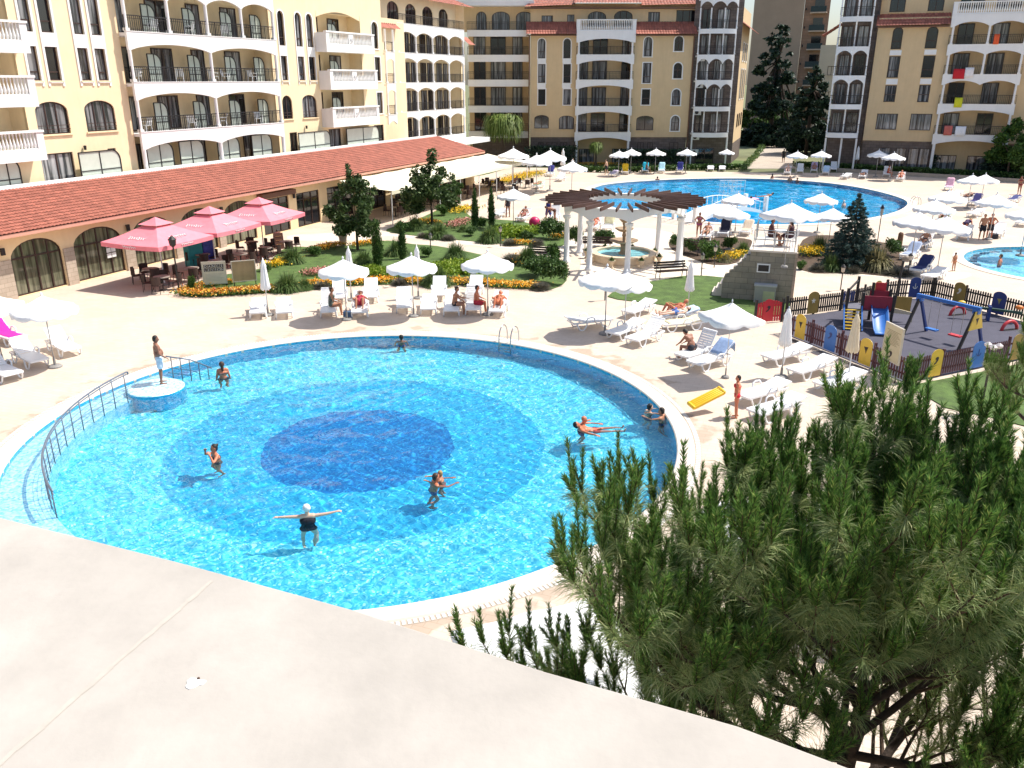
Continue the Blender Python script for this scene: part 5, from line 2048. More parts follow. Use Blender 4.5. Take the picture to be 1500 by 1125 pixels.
CREAMP = M('sign_cream', (.70, .62, .48), .7, .08, 3)
sg, L = board('menu_board', 'cream sign board with DANCE LESSON in white letters on black blocks', G(300, 422), G(333, 420), .22, 1.34, CREAMP)
BLK = M('sign_black', (.03, .02, .02), .6, .1)
for j, wrd in enumerate(('DANCE', 'LESSON')):
    n = len(wrd)
    bl = MB()
    w_ = (L - .12) / n
    for i in range(n):
        bl.box(.06 + i * w_ + .01, .06 + (i + 1) * w_ - .01, -.032, -.0205, 1.06 - .19 * j, 1.23 - .19 * j)
    bo = bl.build('letter_block', BLK, sg)
    for i, chx in enumerate(wrd):
        lettering('letter', chx, .18, M('letter_white', (.8, .78, .72), .6), bo, (.06 + (i + .5) * w_, -.033, 1.08 - .19 * j))
mb = MB()
for j in range(6):
    mb.box(.12, L - .12 - .1 * (j % 3), -.023, -.0205, .72 - .07 * j, .735 - .07 * j)
mb.build('small_print', M('print_grey', (.45, .42, .38), .8), sg)
sg2, L = board('wooden_board', 'plain brown wooden sign board facing the flower border', G(343, 420), G(376, 417), .28, 1.32, M('board_wood', (.36, .25, .13), .7, .25, 3, bump=.2, streak=.5))
ab = thing('pavement_sign', 'small brown folding menu stand at the edge of the parasol shade', 'sign', (*G(409, 364), 0), .5)
for s_ in (-1, 1):
    MB().obox((-.3, s_ * .26, 0), (.6, 0, 0), (0, -s_ * .03, 0), (0, -s_ * .22, 1.0)).build('panel', M('menu_brown', (.10, .04, .025), .6, .2), ab)
for k in range(3):
    MB().box(-.2, .2, -.212 + .055 * k - .005, -.2 + .055 * k - .005, .3 + .25 * k, .32 + .25 * k).build('menu_line', M('chalk', (.6, .35, .15), .9), ab)
cool = thing('drinks_cooler', 'teal and dark blue drinks cooler under the pink parasols', 'cooler', (*G(296, 388), 0), A_L - .3)
MB().box(-.9, .0, -.3, .3, 0, 1.45).build('cabinet', M('teal', (.02, .30, .32), .5, .2, 3), cool, bevel=.03)
MB().box(.01, .75, -.32, .3, 0, 1.55).build('display', M('deep_blue_print', (.05, .06, .35), .4, .6, 5), cool, bevel=.03)
MB().box(-.95, .8, -.34, .32, 1.551, 1.62).build('top_panel', WHITE_PLASTIC, cool)
pot = thing('flower_pot', 'tall round stone pot with a small yellow plant on the path', 'planter', (*G(503, 360), 0))
MB().lathe([(.001, 0), (.2, 0), (.27, .6), (.3, .62), (.3, .7), (.25, .7), (.001, .62)], 18).build('pot', M('pot_stone', (.45, .38, .32), .8, .15, 5), pot)


# ---------------------------------------------------------------- lamps and benches
def make_lamp():
    r = thing('garden_lamp', 'x', 'lamp')
    MB().tube([(0, 0, 0), (0, 0, .95)], .03, 8).build('post', DARK_METAL, r)
    MB().lathe([(.05, .95), (.09, 1.0), (.11, 1.2), (.05, 1.22)], 8).build('lantern', M('lamp_glass', (.5, .45, .38), .2), r)
    MB().lathe([(.14, 1.2), (.12, 1.24), (.03, 1.34), (.001, 1.36)], 8).build('cap', DARK_METAL, r)
    return r


lp, lu = make_lamp(), {}
for px, lb in (((1027, 405), 'low garden lamp on the path edge behind the bench'), ((1231, 425), 'low garden lamp on the pale path behind the playground'), ((1329, 406), 'low garden lamp by the navy towel lounger'), ((1285, 356), 'garden lamp at the pool rim next to the spruce'), ((631, 372), 'low garden lamp between shrubs in the front bed'),
               ((733, 361), 'low garden lamp by the cypresses in the upper bed'), ((775, 262), 'lamp post by the far yellow flower strip'), ((886, 440), 'low lamp on the lawn edge near the parasol pair'), ((585, 420), 'low lamp under the middle parasol by orange flowers'), ((1046, 392), 'low lamp in the bench bed')):
    o = place(lp, lu, (*G(*px), 0), 0, lb, 'garden lamps')
    if px == (1285, 356):
        o.scale = (1, 1, 1.9)
tl = thing('street_lamp', 'tall dark lamp post with pale globe on the playground lawn', 'lamp', (*G(1436, 602), 0))
MB().tube([(0, 0, 0), (0, 0, .5), (0, 0, 2.2)], [.06, .04, .03], 8).build('post', DARK_METAL, tl)
for k in range(3):
    a = k * 2.1
    MB().lathe([(.02, 0), (.10, .05), (.12, .12), (.02, .2)], 10, (.18 * math.cos(a), .18 * math.sin(a), 2.15)).build('globe', M('lamp_pale', (.55, .5, .5), .3), tl)
tl2 = thing('dark_lamp_post', 'black lamp post at the tip of the flower border by the cafe', 'lamp', (*G(263, 430), 0))
MB().tube([(0, 0, 0), (0, 0, .4), (0, 0, 2.4)], [.06, .045, .04], 8).build('post', DARK_METAL, tl2)
MB().lathe([(.05, 2.4), (.16, 2.5), (.19, 2.75), (.22, 2.78), (.05, 2.95), (.001, 3.0)], 10).build('lantern', DARK_METAL, tl2)
tot = thing('totem_post', 'carved brown wooden post beside the loungers near the spruce', 'post', (*G(1316, 368), 0))
MB().tube([(0, 0, 0), (0, 0, 1.1), (.02, 0, 1.2)], [.17, .16, .1], 10).build('shaft', M('totem_wood', (.16, .08, .04), .8, .3, 6), tot)


def make_bench():
    r = thing('park_bench', 'x', 'bench')
    wd_ = M('bench_wood', (.035, .016, .012), .45, .2, 12)
    for k in range(4):
        MB().cbox((0, -.2 + .12 * k, .45), (1.9, .09, .035)).build('seat_plank', wd_, r)
    for k in range(3):
        MB().cbox((0, .24 + .035 * k, .58 + .14 * k), (1.9, .03, .10)).build('back_plank', wd_, r)
    for sx in (-.8, .8):
        mb = MB()
        mb.tube([(sx, -.28, 0), (sx, -.22, .2), (sx, -.24, .43), (sx, .2, .43), (sx, .33, .95)], .025, 6)
        mb.tube([(sx, .2, .43), (sx, .28, .2), (sx, .3, 0)], .025, 6)
        mb.tube([(sx, -.25, .43), (sx, -.28, .64), (sx, .0, .68), (sx, .25, .66)], .02, 6)
        mb.build('iron_leg', DARK_METAL, r, True)
    return r


bn, bu = make_bench(), {}
for px, rz, lb in (((983, 408), .28, 'dark slatted bench on the paving between fountain and lawn'), ((875, 366), PI - .1, 'dark bench behind the fountain before the shrub'), ((1012, 372), 2.2, 'dark bench half hidden in the shrubs beyond the pergola'), ((798, 382), 2.9, 'dark bench by the shrubs before the pergola columns')):
    place(bn, bu, (*G(*px), 0), rz, lb, 'dark park benches')

# ---------------------------------------------------------------- pergola and fountain
PC = (6.65, 50.1)
pg = thing('pergola', 'round white pergola with dark brown radial beams over the fountain', 'pergola', (*PC, 0))
colp = [(829, 384), (857, 397), (920, 404), (979, 388), (997, 384), (963, 371), (852, 371)]
angs = []
RP = 3.42
for p in colp:
    x, y = G(*p)
    angs.append(math.atan2(y - PC[1], x - PC[0]) % (2 * PI))
angs = sorted(angs)
for a in angs:
    c = (RP * math.cos(a), RP * math.sin(a), 0)
    MB().lathe([(.24, 0), (.24, .12), (.17, .18), (.155, 1.2), (.14, 2.55), (.16, 2.6), (.24, 2.68), (.24, 2.8)], 16, c).build('column', WHITE_PAINT, pg, True)
mb = MB()
N = 144
arr = []
for i in range(N):
    a = 2 * PI * i / N
    lo = [b for b in angs if b <= a]
    a0 = lo[-1] if lo else angs[-1] - 2 * PI
    hi = [b for b in angs if b > a]
    a1 = hi[0] if hi else angs[0] + 2 * PI
    t = (a - a0) / (a1 - a0)
    gap = (a1 - a0)
    arr.append(2.78 + min(.5, gap * .55) * math.sin(PI * t) ** .6)
for r0 in (RP - .14, RP + .14):
    for i in range(N):
        a = 2 * PI * i / N
        mb.v.append((r0 * math.cos(a), r0 * math.sin(a), arr[i]))
    for i in range(N):
        a = 2 * PI * i / N
        mb.v.append((r0 * math.cos(a), r0 * math.sin(a), 3.58))
for i in range(N):
    j = (i + 1) % N
    mb.f += [(2 * N + i, 2 * N + j, 3 * N + j, 3 * N + i), (j, i, N + i, N + j), (i, j, 2 * N + j, 2 * N + i), (N + j, N + i, 3 * N + i, 3 * N + j)]
mb.build('ring_beam', WHITE_PAINT, pg)
BEAM = M('beam_brown', (.09, .043, .032), .55, .25, 5, streak=.2)
for i in range(34):
    a = 2 * PI * (i + .3) / 34
    d = Vector((math.cos(a), math.sin(a), 0))
    mb = MB()
    mb.bar(d * 2.2 + Vector((0, 0, 3.69)), d * 4.7 + Vector((0, 0, 3.69)), .075, .2)
    mb.build('beam', BEAM, pg)
FST = M('fountain_stone', (.66, .52, .36), .8, .15, 4, bump=.2)
FDK = M('weathered_fountain_stone', (.34, .24, .15), .8, .3, 5, bump=.3)
fo = thing('fountain', 'cream stone fountain with three stacked bowls in a round basin', 'fountain', (PC[0] + .05, PC[1] - .1, 0))
MB().lathe([(1.62, .1), (1.62, .5), (1.60, .58), (1.98, .58), (2.0, .5), (1.9, .44), (1.9, .12), (2.05, .1), (2.1, .0)], 40).build('basin', FST, fo)
MB().lathe([(.001, .12), (1.62, .12)], 32).build('basin_floor', TILE_PALE, fo)
MB().lathe([(.001, .44), (1.62, .44)], 32).build('basin_water', M('fountain_water', (.22, .55, .62), .08, .3, 6, bump=.5, bscale=9), fo)
MB().lathe([(.32, .12), (.3, .5), (.2, .6), (.17, .9), (.22, 1.0), (.12, 1.05)], 16).build('pedestal', FDK, fo, True)
for z, r in ((1.05, .85), (1.75, .55), (2.3, .32)):
    MB().lathe([(.1, z), (r * .6, z + .06), (r, z + .2), (r * 1.02, z + .24), (r * .92, z + .22), (r * .5, z + .12), (.08, z + .12), (.09, z + .4), (.13, z + .5), (.09, z + .68)], 24).build('bowl', FDK, fo, True)
MB().lathe([(.09, 2.55), (.14, 2.7), (.07, 2.85), (.1, 2.92), (.001, 3.02)], 10).build('finial', FST, fo, True)
for k in range(8):
    a = R_(22 + 45 * k)
    c = (PC[0] + 2.25 * math.cos(a), PC[1] - .1 + 2.25 * math.sin(a))
    ur = thing('stone_urn', 'small stone urn with a dark green plant set round the fountain basin', 'planter', (*c, 0), 0, 'planted urns round the fountain basin')
    MB().lathe([(.14, 0), (.15, .05), (.07, .14), (.1, .22), (.2, .42), (.24, .46), (.2, .47), (.001, .42)], 12).build('urn', FST, ur, True)

# ---------------------------------------------------------------- stone terrace with steps
fl, fr_ = Vector((*G(1056, 437), 0)), Vector((*G(1156, 441), 0))
TR = math.atan2((fr_ - fl).y, (fr_ - fl).x) - R_(9)
LT = (fr_ - fl).length
tr = thing('stone_terrace', 'square stone terrace block with stepped side and steel railing', 'terrace', (fl.x, fl.y, 0), TR)
TST = brickmat('terrace_stone', (.36, .32, .25), (.28, .26, .22), (.20, .18, .14), .6, .28, .012, 0, .85, 'XZ', var=.4, vscale=1.2)
HT = 2.45
xs0 = LT * .37
prof = [(0, 0), (LT, 0), (LT, HT), (xs0, HT)]
n = 6
for i in range(n):
    x1 = xs0 - (xs0 - .1) * (i) / n
    x2 = xs0 - (xs0 - .1) * (i + 1) / n
    z = HT - (HT - 1.25) * (i + 1) / n
    prof += [(x1, z), (x2, z)]
prof += [(.1, 1.25), (0, .9)]
MB().xprism(prof, 0, .35).build('stepped_wall', TST, tr)
MB().box(xs0, LT, .351, 3.6, 0, HT).build('block', TST, tr)
for i in range(n + 4):
    x1 = xs0 - (xs0 + .5) * i / (n + 4)
    x2 = xs0 - (xs0 + .5) * (i + 1) / (n + 4)
    z = HT - HT * (i + 1) / (n + 5)
    MB().box(x2, x1 - .001, .352, 1.6, 0, z).build('step', COPING, tr)
MB().box(xs0 - .06, LT + .06, -.06, 3.66, HT + .001, HT + .09).build('terrace_slab', COPING, tr)
mb = MB()
mb.box(LT + .001, LT + .12, .2, .5, 0, HT - .01)
mb.box(LT + .001, LT + .12, 2.6, 2.9, 0, HT - .01)
mb.build('side_pier', PIER, tr)
MB().box(LT + .001, LT + .03, .501, 2.6, .05, 2.0).build('side_door', M('door_tan', (.45, .32, .16), .7, .15, 3), tr)
o = MB().box(LT * .48, LT * .48 + .62, -.04, -.001, 1.45, 1.88).build('vent_frame', WHITE_PAINT, tr)
MB().box(LT * .48 + .06, LT * .48 + .56, -.05, -.041, 1.51, 1.82).build('vent', DARK_METAL, o)
for (a, b) in (((xs0 + .1, .05), (LT - .06, .05)), ((LT - .06, .05), (LT - .06, 3.5)), ((xs0 + .1, 1.7), (xs0 + .1, 3.5)), ((xs0 + .1, 3.5), (LT - .06, 3.5))):
    mb = MB()
    z0 = HT + .09
    A_, B_ = Vector((*a, z0)), Vector((*b, z0))
    for h in (.95, .5):
        mb.tube([A_ + Vector((0, 0, h)), B_ + Vector((0, 0, h))], .022, 6)
    m = max(2, int((B_ - A_).length / .8))
    for i in range(m + 1):
        p = A_.lerp(B_, i / m)
        mb.tube([p, p + Vector((0, 0, .95))], .02, 6)
    mb.build('railing', STEEL, tr)
ub = thing('utility_cabinet', 'grey metal cabinet standing against the stone terrace', 'cabinet', tuple(fl + Vector((math.cos(TR), math.sin(TR), 0)) * LT * .42 + Vector((.12, -.28, 0))), TR)
MB().box(0, 1.0, -.2, .2, 0, .85).build('body', M('cabinet_grey', (.30, .31, .28), .6, .1, 3), ub, bevel=.02)
MB().box(-.04, 1.04, -.24, .24, .851, .93).build('lid', M('cabinet_lid', (.42, .44, .46), .5, .1), ub)
MB().box(.42, .95, -.215, -.201, .05, .62).build('door', M('cabinet_door', (.40, .43, .26), .6, .1), ub)


def tpt(x, y, z=0):
    ca_, sa_ = math.cos(TR), math.sin(TR)
    return (fl.x + x * ca_ - y * sa_, fl.y + x * sa_ + y * ca_, z)


tt = thing('terrace_table', 'small white round table between the seated pair on the terrace', 'table', tpt(xs0 + (LT - xs0) * .62, 1.55, HT + .09))
MB().lathe([(.001, .70), (.42, .70), (.42, .74), (.001, .74)], 20).build('table_top', WHITE_PLASTIC, tt)
for k in range(4):
    a = k * PI / 2 + .5
    MB().tube([(.25 * math.cos(a), .25 * math.sin(a), .7), (.34 * math.cos(a), .34 * math.sin(a), 0)], .025, 6).build('leg', WHITE_PLASTIC, tt)


def make_pchair():
    r = thing('plastic_chair', 'x', 'chair')
    MB().cbox((0, 0, .43), (.48, .46, .03)).build('seat', WHITE_PLASTIC, r, bevel=.01)
    mb = MB()
    for i in range(6):
        x = -.2 + .08 * i
        mb.bar((x, -.22, .46), (x, -.32, .86), .05, .02)
    mb.bar((-.24, -.32, .86), (.24, -.32, .86), .05, .04)
    mb.build('backrest', WHITE_PLASTIC, r)
    for sx in (-1, 1):
        MB().tube([(sx * .25, .2, .42), (sx * .27, .18, .64), (sx * .27, -.25, .66)], .02, 6).build('armrest', WHITE_PLASTIC, r)
        for sy in (-1, 1):
            MB().tube([(sx * .21, sy * .2, .42), (sx * .25, sy * .24, 0)], .022, 6).build('leg', WHITE_PLASTIC, r)
    return r


pc, pcu = make_pchair(), {}
TCH = []
for (x, y, rz, lb) in ((xs0 + (LT - xs0) * .38, 1.3, -PI / 2, 'white plastic chair under the darker dressed terrace guest'), (xs0 + (LT - xs0) * .86, 1.35, PI / 2 - .4, 'white plastic chair under the terrace guest next to the railing')):
    p = tpt(x, y, HT + .09)
    place(pc, pcu, p, TR + rz, lb, 'white plastic chairs on the terrace')
    TCH.append((p, TR + rz))
for px, lb in (((1213, 244), 'white plastic chair by the tower foot of the ochre block'), ((1392, 246), 'white plastic chair on the shaded patio, beside a single balcony column'), ((1404, 246), 'white plastic chair on the shaded patio, turned to its neighbour'), ((1440, 247), 'white plastic chair on the shaded patio, near the round tree')):
    place(pc, pcu, (*G(*px), .03), random.random() * 6, lb, 'white plastic patio chairs')

for z, ts in ((F2, (1.2, 5.2, 8.2, 12.0)), (F3, (1.0, 4.6, 7.8, 9.0, 11.8)), (F4, (2.9, 6.0, 9.4))):
    for t in ts:
        x, y = sB0 + t, fy + .85
        place(pc, pcu, (O_L[0] + x * ca - y * sa, O_L[1] + x * sa + y * ca, z), random.random() * 6, 'white plastic chair on the wide arched balconies above the restaurant', 'white plastic chairs on the hotel balconies')
# ---------------------------------------------------------------- slim bridge island on the far pool
br = thing('pool_bridge', 'white arched pool bridge with stairs and railings at the far pool', 'bridge', (*G(1048, 318), 0), R_(40))
mb = MB()
n = 14
lo, hi = [], []
for i in range(n + 1):
    t = i / n
    x = -3.8 + 9.0 * t
    hi.append((x, .08 + .75 * math.sin(PI * t)))
    lo.append((x, -.12 + .6 * math.sin(PI * t)))
mb.strip(lo, hi, -1.0, 1.0)
mb.build('deck', WHITE_PAINT, br)
for sy in (-1, 1):
    mb = MB()
    for hh in (.7,):
        mb.tube([(a, sy * .95, b + hh) for a, b in hi], .03, 6)
    for a, b in hi:
        mb.tube([(a, sy * .95, b), (a, sy * .95, b + .7)], .022, 6)
    mb.build('railing', WHITE_PAINT, br)
for x, h in ((-3.9, 1.3), (5.3, 1.3)):
    for sy in (-1, 1):
        MB().cbox((x, sy * 1.0, h / 2 - .1), (.28, .28, h + .2)).build('pier', WHITE_PAINT, br)
for k in range(4):
    MB().cbox((-4.2 - .3 * k, 0, .02 - .01 * k), (.28, 2.2, .22 - .05 * k)).build('step', COPING, br)
pb = thing('pool_shower_gate', 'white railing frame standing over the water of the far pool', 'railing', (*G(1072, 283), 0))
mb = MB()
for k in range(7):
    mb.tube([(-1.2 + .4 * k, 0, -.3), (-1.2 + .4 * k, 0, 1.2)], .03, 6)
mb.tube([(-1.25, 0, 1.2), (1.25, 0, 1.2)], .04, 6)
mb.tube([(-1.25, 0, .6), (1.25, 0, .6)], .03, 6)
mb.build('bars', WHITE_PAINT, pb)

# ---------------------------------------------------------------- playground
PA, PB_, PC_, PD, PE, PF, PH = [G(*p) for p in ((1146, 488), (1327, 562), (1520, 522), (1510, 475), (1365, 437), (1298, 440), (1152, 466))]
PG_ = [G(*p) for p in ((1146, 488), (1327, 562), (1520, 522), (1510, 475), (1365, 437), (1298, 440), (1232, 456), (1152, 466))]
mb = MB().prism(PG_, .001, .03)
structure('playground_rubber', mb, M('rubber_tiles', (.075, .073, .10), .95, .18, 1.6, bump=.4, bscale=50))
YEL = M('play_yellow', (.72, .48, .05), .45, .08, 4)
BLU = M('play_blue', (.03, .16, .50), .45, .08, 4)
NAVY = M('play_navy', (.02, .05, .20), .5, .1, 4)
RED = M('play_red', (.55, .03, .04), .45, .08, 4)
CRIM = M('play_crimson', (.28, .02, .04), .5, .1, 4)
OLIVE = M('play_ochre', (.33, .22, .05), .55, .1, 4)
PICK = M('picket_maroon', (.085, .025, .035), .6, .3, 6)
PICKD = M('picket_black', (.03, .025, .022), .6, .3, 6)


def arch_panel(mb, x, w, h, y0, y1):
    pts = [(x - w / 2, .08), (x + w / 2, .08), (x + w / 2, h - .22)]
    pts += [(x + w / 2 * math.cos(PI * i / 10), h - .22 + .22 * math.sin(PI * i / 10)) for i in range(1, 10)]
    pts += [(x - w / 2, h - .22)]
    mb.xprism(pts, y0, y1)


def icon(kind, x, z, y):
    mb = MB()
    if kind == 'star':
        pts = [(x + (.14 if i % 2 == 0 else .06) * math.sin(PI * i / 5), z + (.14 if i % 2 == 0 else .06) * math.cos(PI * i / 5)) for i in range(10)]
        mb.xprism(pts, y - .006, y)
    elif kind == 'anchor':
        mb.box(x - .015, x + .015, y - .006, y, z - .13, z + .13)
        mb.xprism([(x - .13 * math.cos(PI * i / 8), z - .02 - .13 * math.sin(PI * i / 8)) for i in range(9)] + [(x + .1 * math.cos(PI * i / 8), z - .02 - .09 * math.sin(PI * i / 8)) for i in range(9)], y - .005, y + .001)
    elif kind == 'fish':
        pts = [(-.1, -.14), (-.02, -.1), (.07, .0), (.09, .1), (.04, .15), (-.04, .14), (-.1, .06), (-.05, .07), (-.02, .0), (-.06, -.06), (-.13, -.09)]
        mb.xprism([(x + a, z + b) for a, b in pts], y - .006, y)
    else:
        pts = [(-.11, .1), (.11, .12), (.05, -.02), (.02, -.16), (-.03, -.02)]
        mb.xprism([(x + a, z + b) for a, b in pts], y - .006, y)
    return mb


def fence(label, a, b, panels, mat, h=.95, step=.125, wave=0):
    a, b = Vector((*a, 0)), Vector((*b, 0))
    L = (b - a).length
    r = thing('picket_fence', label, 'fence', tuple(a), math.atan2((b - a).y, (b - a).x))
    n = int(L / step)
    pk_ = MB()
    for i in range(n + 1):
        x = L * i / n
        if any(abs(x - p[0] * L) < p[2] / 2 + .04 for p in panels):
            continue
        hh = h + wave * math.sin(x * 1.6) + random.uniform(-.01, .01)
        pk_.xprism([(x - .038, .1), (x + .038, .1), (x + .038, hh - .04), (x, hh), (x - .038, hh - .04)], -.012, .012)
    pk_.build('pickets', mat, r)
    rl = MB()
    for z in (.28, .72):
        rl.box(0, L, .013, .05, z, z + .07)
    rl.build('rails', mat, r)
    m = max(1, round(L / 1.9))
    for i in range(m + 1):
        MB().cbox((L * i / m, .075, .52), (.08, .08, 1.04)).build('post', mat, r)
    for t, col, w_, ik, ic in panels:
        o = MB()
        arch_panel(o, t * L, w_, 1.12, -.03, -.013)
        o = o.build('coloured_panel', col, r)
        icon(ik, t * L, .68, -.031).build('motif', ic, o)
    return r


DK = M('motif_dark', (.04, .03, .03), .7)
PALE = M('motif_pale', (.75, .72, .62), .7)
fence('maroon picket fence with yellow and blue arched panels along the loungers', PA, PB_, [(.16, YEL, .6, 'tri', DK), (.42, BLU, .62, 'fish', NAVY), (.70, YEL, .6, 'tri', DK)], PICK)
fence('maroon picket fence with yellow and blue panels facing the small lawn', PB_, PC_, [(.19, YEL, .62, 'fish', DK), (.50, BLU, .68, 'anchor', NAVY), (.80, OLIVE, .6, 'tri', DK)], PICK)
fence('dark picket fence with a yellow star panel beside the red gate', PH, G(1232, 456), [(.45, OLIVE, .62, 'star', PALE)], PICKD)
fence('dark picket fence stretch behind the climbing ship', G(1232, 456), PF, [(.75, OLIVE, .6, 'tri', DK)], PICKD)
fence('short dark picket fence with a navy anchor panel at the far corner', PF, PE, [(.58, NAVY, .6, 'anchor', PALE)], PICKD, wave=.06)
fence('long dark picket fence with brown and navy panels facing the paddling pool', PE, PD, [(.28, OLIVE, .62, 'fish', PALE), (.68, NAVY, .68, 'tri', M('motif_olive', (.3, .3, .08)))], PICKD)
gt = thing('playground_gate', 'bright red picket gate standing open beside the terrace', 'gate', (*G(1107, 474), 0), math.atan2(G(1148, 471)[1] - G(1107, 474)[1], G(1148, 471)[0] - G(1107, 474)[0]))
L = 1.22
mb = MB()
for i in range(10):
    x = .05 + (L - .1) * i / 9
    mb.xprism([(x - .045, .06), (x + .045, .06), (x + .045, .92 + .12 * math.sin(PI * i / 9)), (x - .045, .92 + .12 * math.sin(PI * i / 9))], -.012, .012)
mb.box(0, L, .013, .04, .25, .33)
mb.box(0, L, .013, .04, .75, .83)
mb.build('pickets', RED, gt)
o = MB()
arch_panel(o, L * .45, .5, 1.1, -.03, -.013)
o = o.build('coloured_panel', RED, gt)
icon('fish', L * .45, .65, -.031).build('motif', DK, o)
for x in (-.06, L + .06):
    MB().cbox((x, .0, .55), (.09, .09, 1.1)).build('post', PICKD, gt)

sw = thing('swing_frame', 'blue A-frame swing with a yellow triangle end and red seat', 'swing', (0, 0, 0))
a1, a2 = Vector((*G(1339, 490), 1.72)), Vector((*G(1420, 512), 1.72))
dd = (a2 - a1).normalized()
pp = Vector((-dd.y, dd.x, 0))
MB().bar(a1 - dd * .15, a2 + dd * .15, .13, .13).build('top_bar', BLU, sw)
for a in (a1, a2):
    for s_ in (-1, 1):
        f_ = a + pp * s_ * .85
        MB().bar((f_.x, f_.y, 0), (a.x, a.y, 1.7), .1, .1).build('leg', NAVY if s_ > 0 else PICKD, sw)
    MB().bar(a - dd * .12 - Vector((0, 0, .12)), a + dd * .12 - Vector((0, 0, .12)), .22, .2).build('joint_cap', BLU, sw)
mb = MB()
a = a2 + dd * .06
z1 = 1.6
mb.add([a + pp * .18 + Vector((0, 0, -.1)), a - pp * .18 + Vector((0, 0, -.1)), a - pp * .48 + Vector((0, 0, -.85)), a + pp * .48 + Vector((0, 0, -.85))], [(0, 1, 2, 3)])
st = len(mb.v)
mb.add([Vector(v) + dd * .03 for v in mb.v[:4]], [(3, 2, 1, 0), ])
mb.f += [(i, (i + 1) % 4, 4 + (i + 1) % 4, 4 + i) for i in range(4)]
o = mb.build('end_panel', YEL, sw)
q = icon('tri', 0, 0, 0)
M3 = Matrix(((pp.x, dd.x, 0, a.x + dd.x * -.004), (pp.y, dd.y, 0, a.y + dd.y * -.004), (0, 0, 1, a.z - .5), (0, 0, 0, 1)))
q.xf(M3 @ Matrix.Translation((0, .04, 0)))
q.build('motif', DK, o)
for t, sc_ in ((.3, BLU), (.72, RED)):
    c = a1.lerp(a2, t)
    mb = MB()
    mb.cbox((c.x, c.y, .42), (.5, .24, .06), math.atan2(dd.y, dd.x))
    s_ = mb.build('swing_seat', sc_, sw)
    for k in (-.2, .2):
        p = c + dd * k
        MB().tube([(p.x, p.y, .44), (p.x, p.y, 1.7)], .012, 4).build('chain', STEEL, s_)

sc0 = G(1268, 474)
sh_ = thing('climbing_ship', 'ship shaped climbing frame with crimson panels, mast, yellow ladder and blue slide', 'climbing frame', (*sc0, 0), R_(-14))
for x, y, h in ((-1.0, -.6, 1.7), (-.45, .6, 2.0), (.2, .62, 1.75), (-.35, -.6, 1.55), (.9, -.6, 1.5), (.95, .6, 1.5)):
    MB().cbox((x, y, h / 2), (.11, .11, h)).build('post', PICKD, sh_)
MB().tube([(.9, -.55, 0), (1.05, -.5, 3.0)], .055, 8).build('mast', PICKD, sh_)
MB().box(-1.0, .9, -.55, .55, .72, .80).build('deck', M('play_deck', (.12, .12, .15), .7, .2), sh_)
MB().box(-.3, .92, -.64, -.60, .80, 1.42).build('side_panel', CRIM, sh_)
MB().box(.1, .92, .60, .64, .80, 1.40).build('side_panel', CRIM, sh_)
mb = MB()
for i in range(6):
    mb.box(-1.0 + .1 * i, -.93 + .1 * i, .60, .63, .85, 1.3)
mb.build('rear_railing', NAVY, sh_)
MB().bar((-1.0, -.6, 1.6), (-.45, .6, 1.85), .07).build('top_rail', PICKD, sh_)
o = MB()
for i in range(7):
    z = .08 + .11 * i
    o.obox((-1.05, -1.45 + .12 * i, z), (.68, 0, 0), (0, .10, .0), (0, 0, .035))
o.build('ladder_tread', YEL, sh_)
for x in (-1.1, -.36):
    MB().bar((x, -1.5, .05), (x, -.6, .95), .06, .1).build('ladder_side', BLU, sh_)
mb = MB()
V = []
for i in range(9):
    t = i / 8
    y = -.62 - 1.5 * t
    z = .78 * (1 - t) ** 1.4 + .1
    V += [(.0, y, z + .16), (.08, y, z), (.62, y, z), (.7, y, z + .16)]
mb.add(V, [(4 * i + k, 4 * i + k + 1, 4 * i + k + 5, 4 * i + k + 4) for i in range(8) for k in range(3)])
o = mb.build('slide', BLU, sh_, True)
o.modifiers.new('thick', 'SOLIDIFY').thickness = .03
mb = MB()
mb.xprism([(.0, .5), (.9, .45), (.9, .1), (1.0, .1), (1.0, .55), (.5, .66), (0, .75)], -.03, .03)
o = mb.build('prow', M('play_cream', (.65, .55, .38), .6), sh_)
o.location = (.95, .3, 0)
MB().box(.3, .75, .66, .7, 1.35, 1.75).build('flag_panel', RED, sh_)
MB().box(1.2, 1.9, .7, .74, .45, 1.15).build('yellow_panel', OLIVE, sh_)
for px, col, lb in (((1402, 462), RED, 'red arched spring toy on the rubber ground near the far fence'), ((1478, 484), RED, 'red arched spring toy on the rubber ground near the edge of the photo')):
    t = thing('spring_toy', lb, 'spring toy', (*G(*px), 0), .3, 'red arch toys')
    mb = MB()
    mb.tube([(-.42 * math.cos(PI * i / 12), 0, .42 * math.sin(PI * i / 12)) for i in range(13)], .07, 8)
    mb.build('arch', col, t, True)
    MB().cbox((0, 0, .02), (.7, .25, .04)).build('base', PICKD, t)
ssw = thing('seesaw', 'dark green seesaw with yellow and orange seats by the far fence', 'seesaw', (*G(1446, 470), 0), R_(-22))
MB().bar((-1.3, 0, .62), (1.3, 0, .5), .12, .1).build('plank', M('seesaw_green', (.02, .07, .05), .6), ssw)
for y in (-.15, .15):
    MB().bar((0, y, 0), (0, y, .7), .12, .12, (0, 1, 0)).build('support', NAVY, ssw)
for x, c in ((-1.15, YEL), (1.15, M('play_orange', (.7, .2, .03), .5))):
    MB().sphere((x, 0, .74), .17, 8, 1, .8, .6).build('seat', c, ssw, True)
bd, L = board('playground_notice', 'cream notice board with small print leaning before the playground fence', G(1288, 548), G(1311, 562), .72, 2.0, M('notice_cream', (.58, .50, .32), .7, .08, 3))
mb = MB()
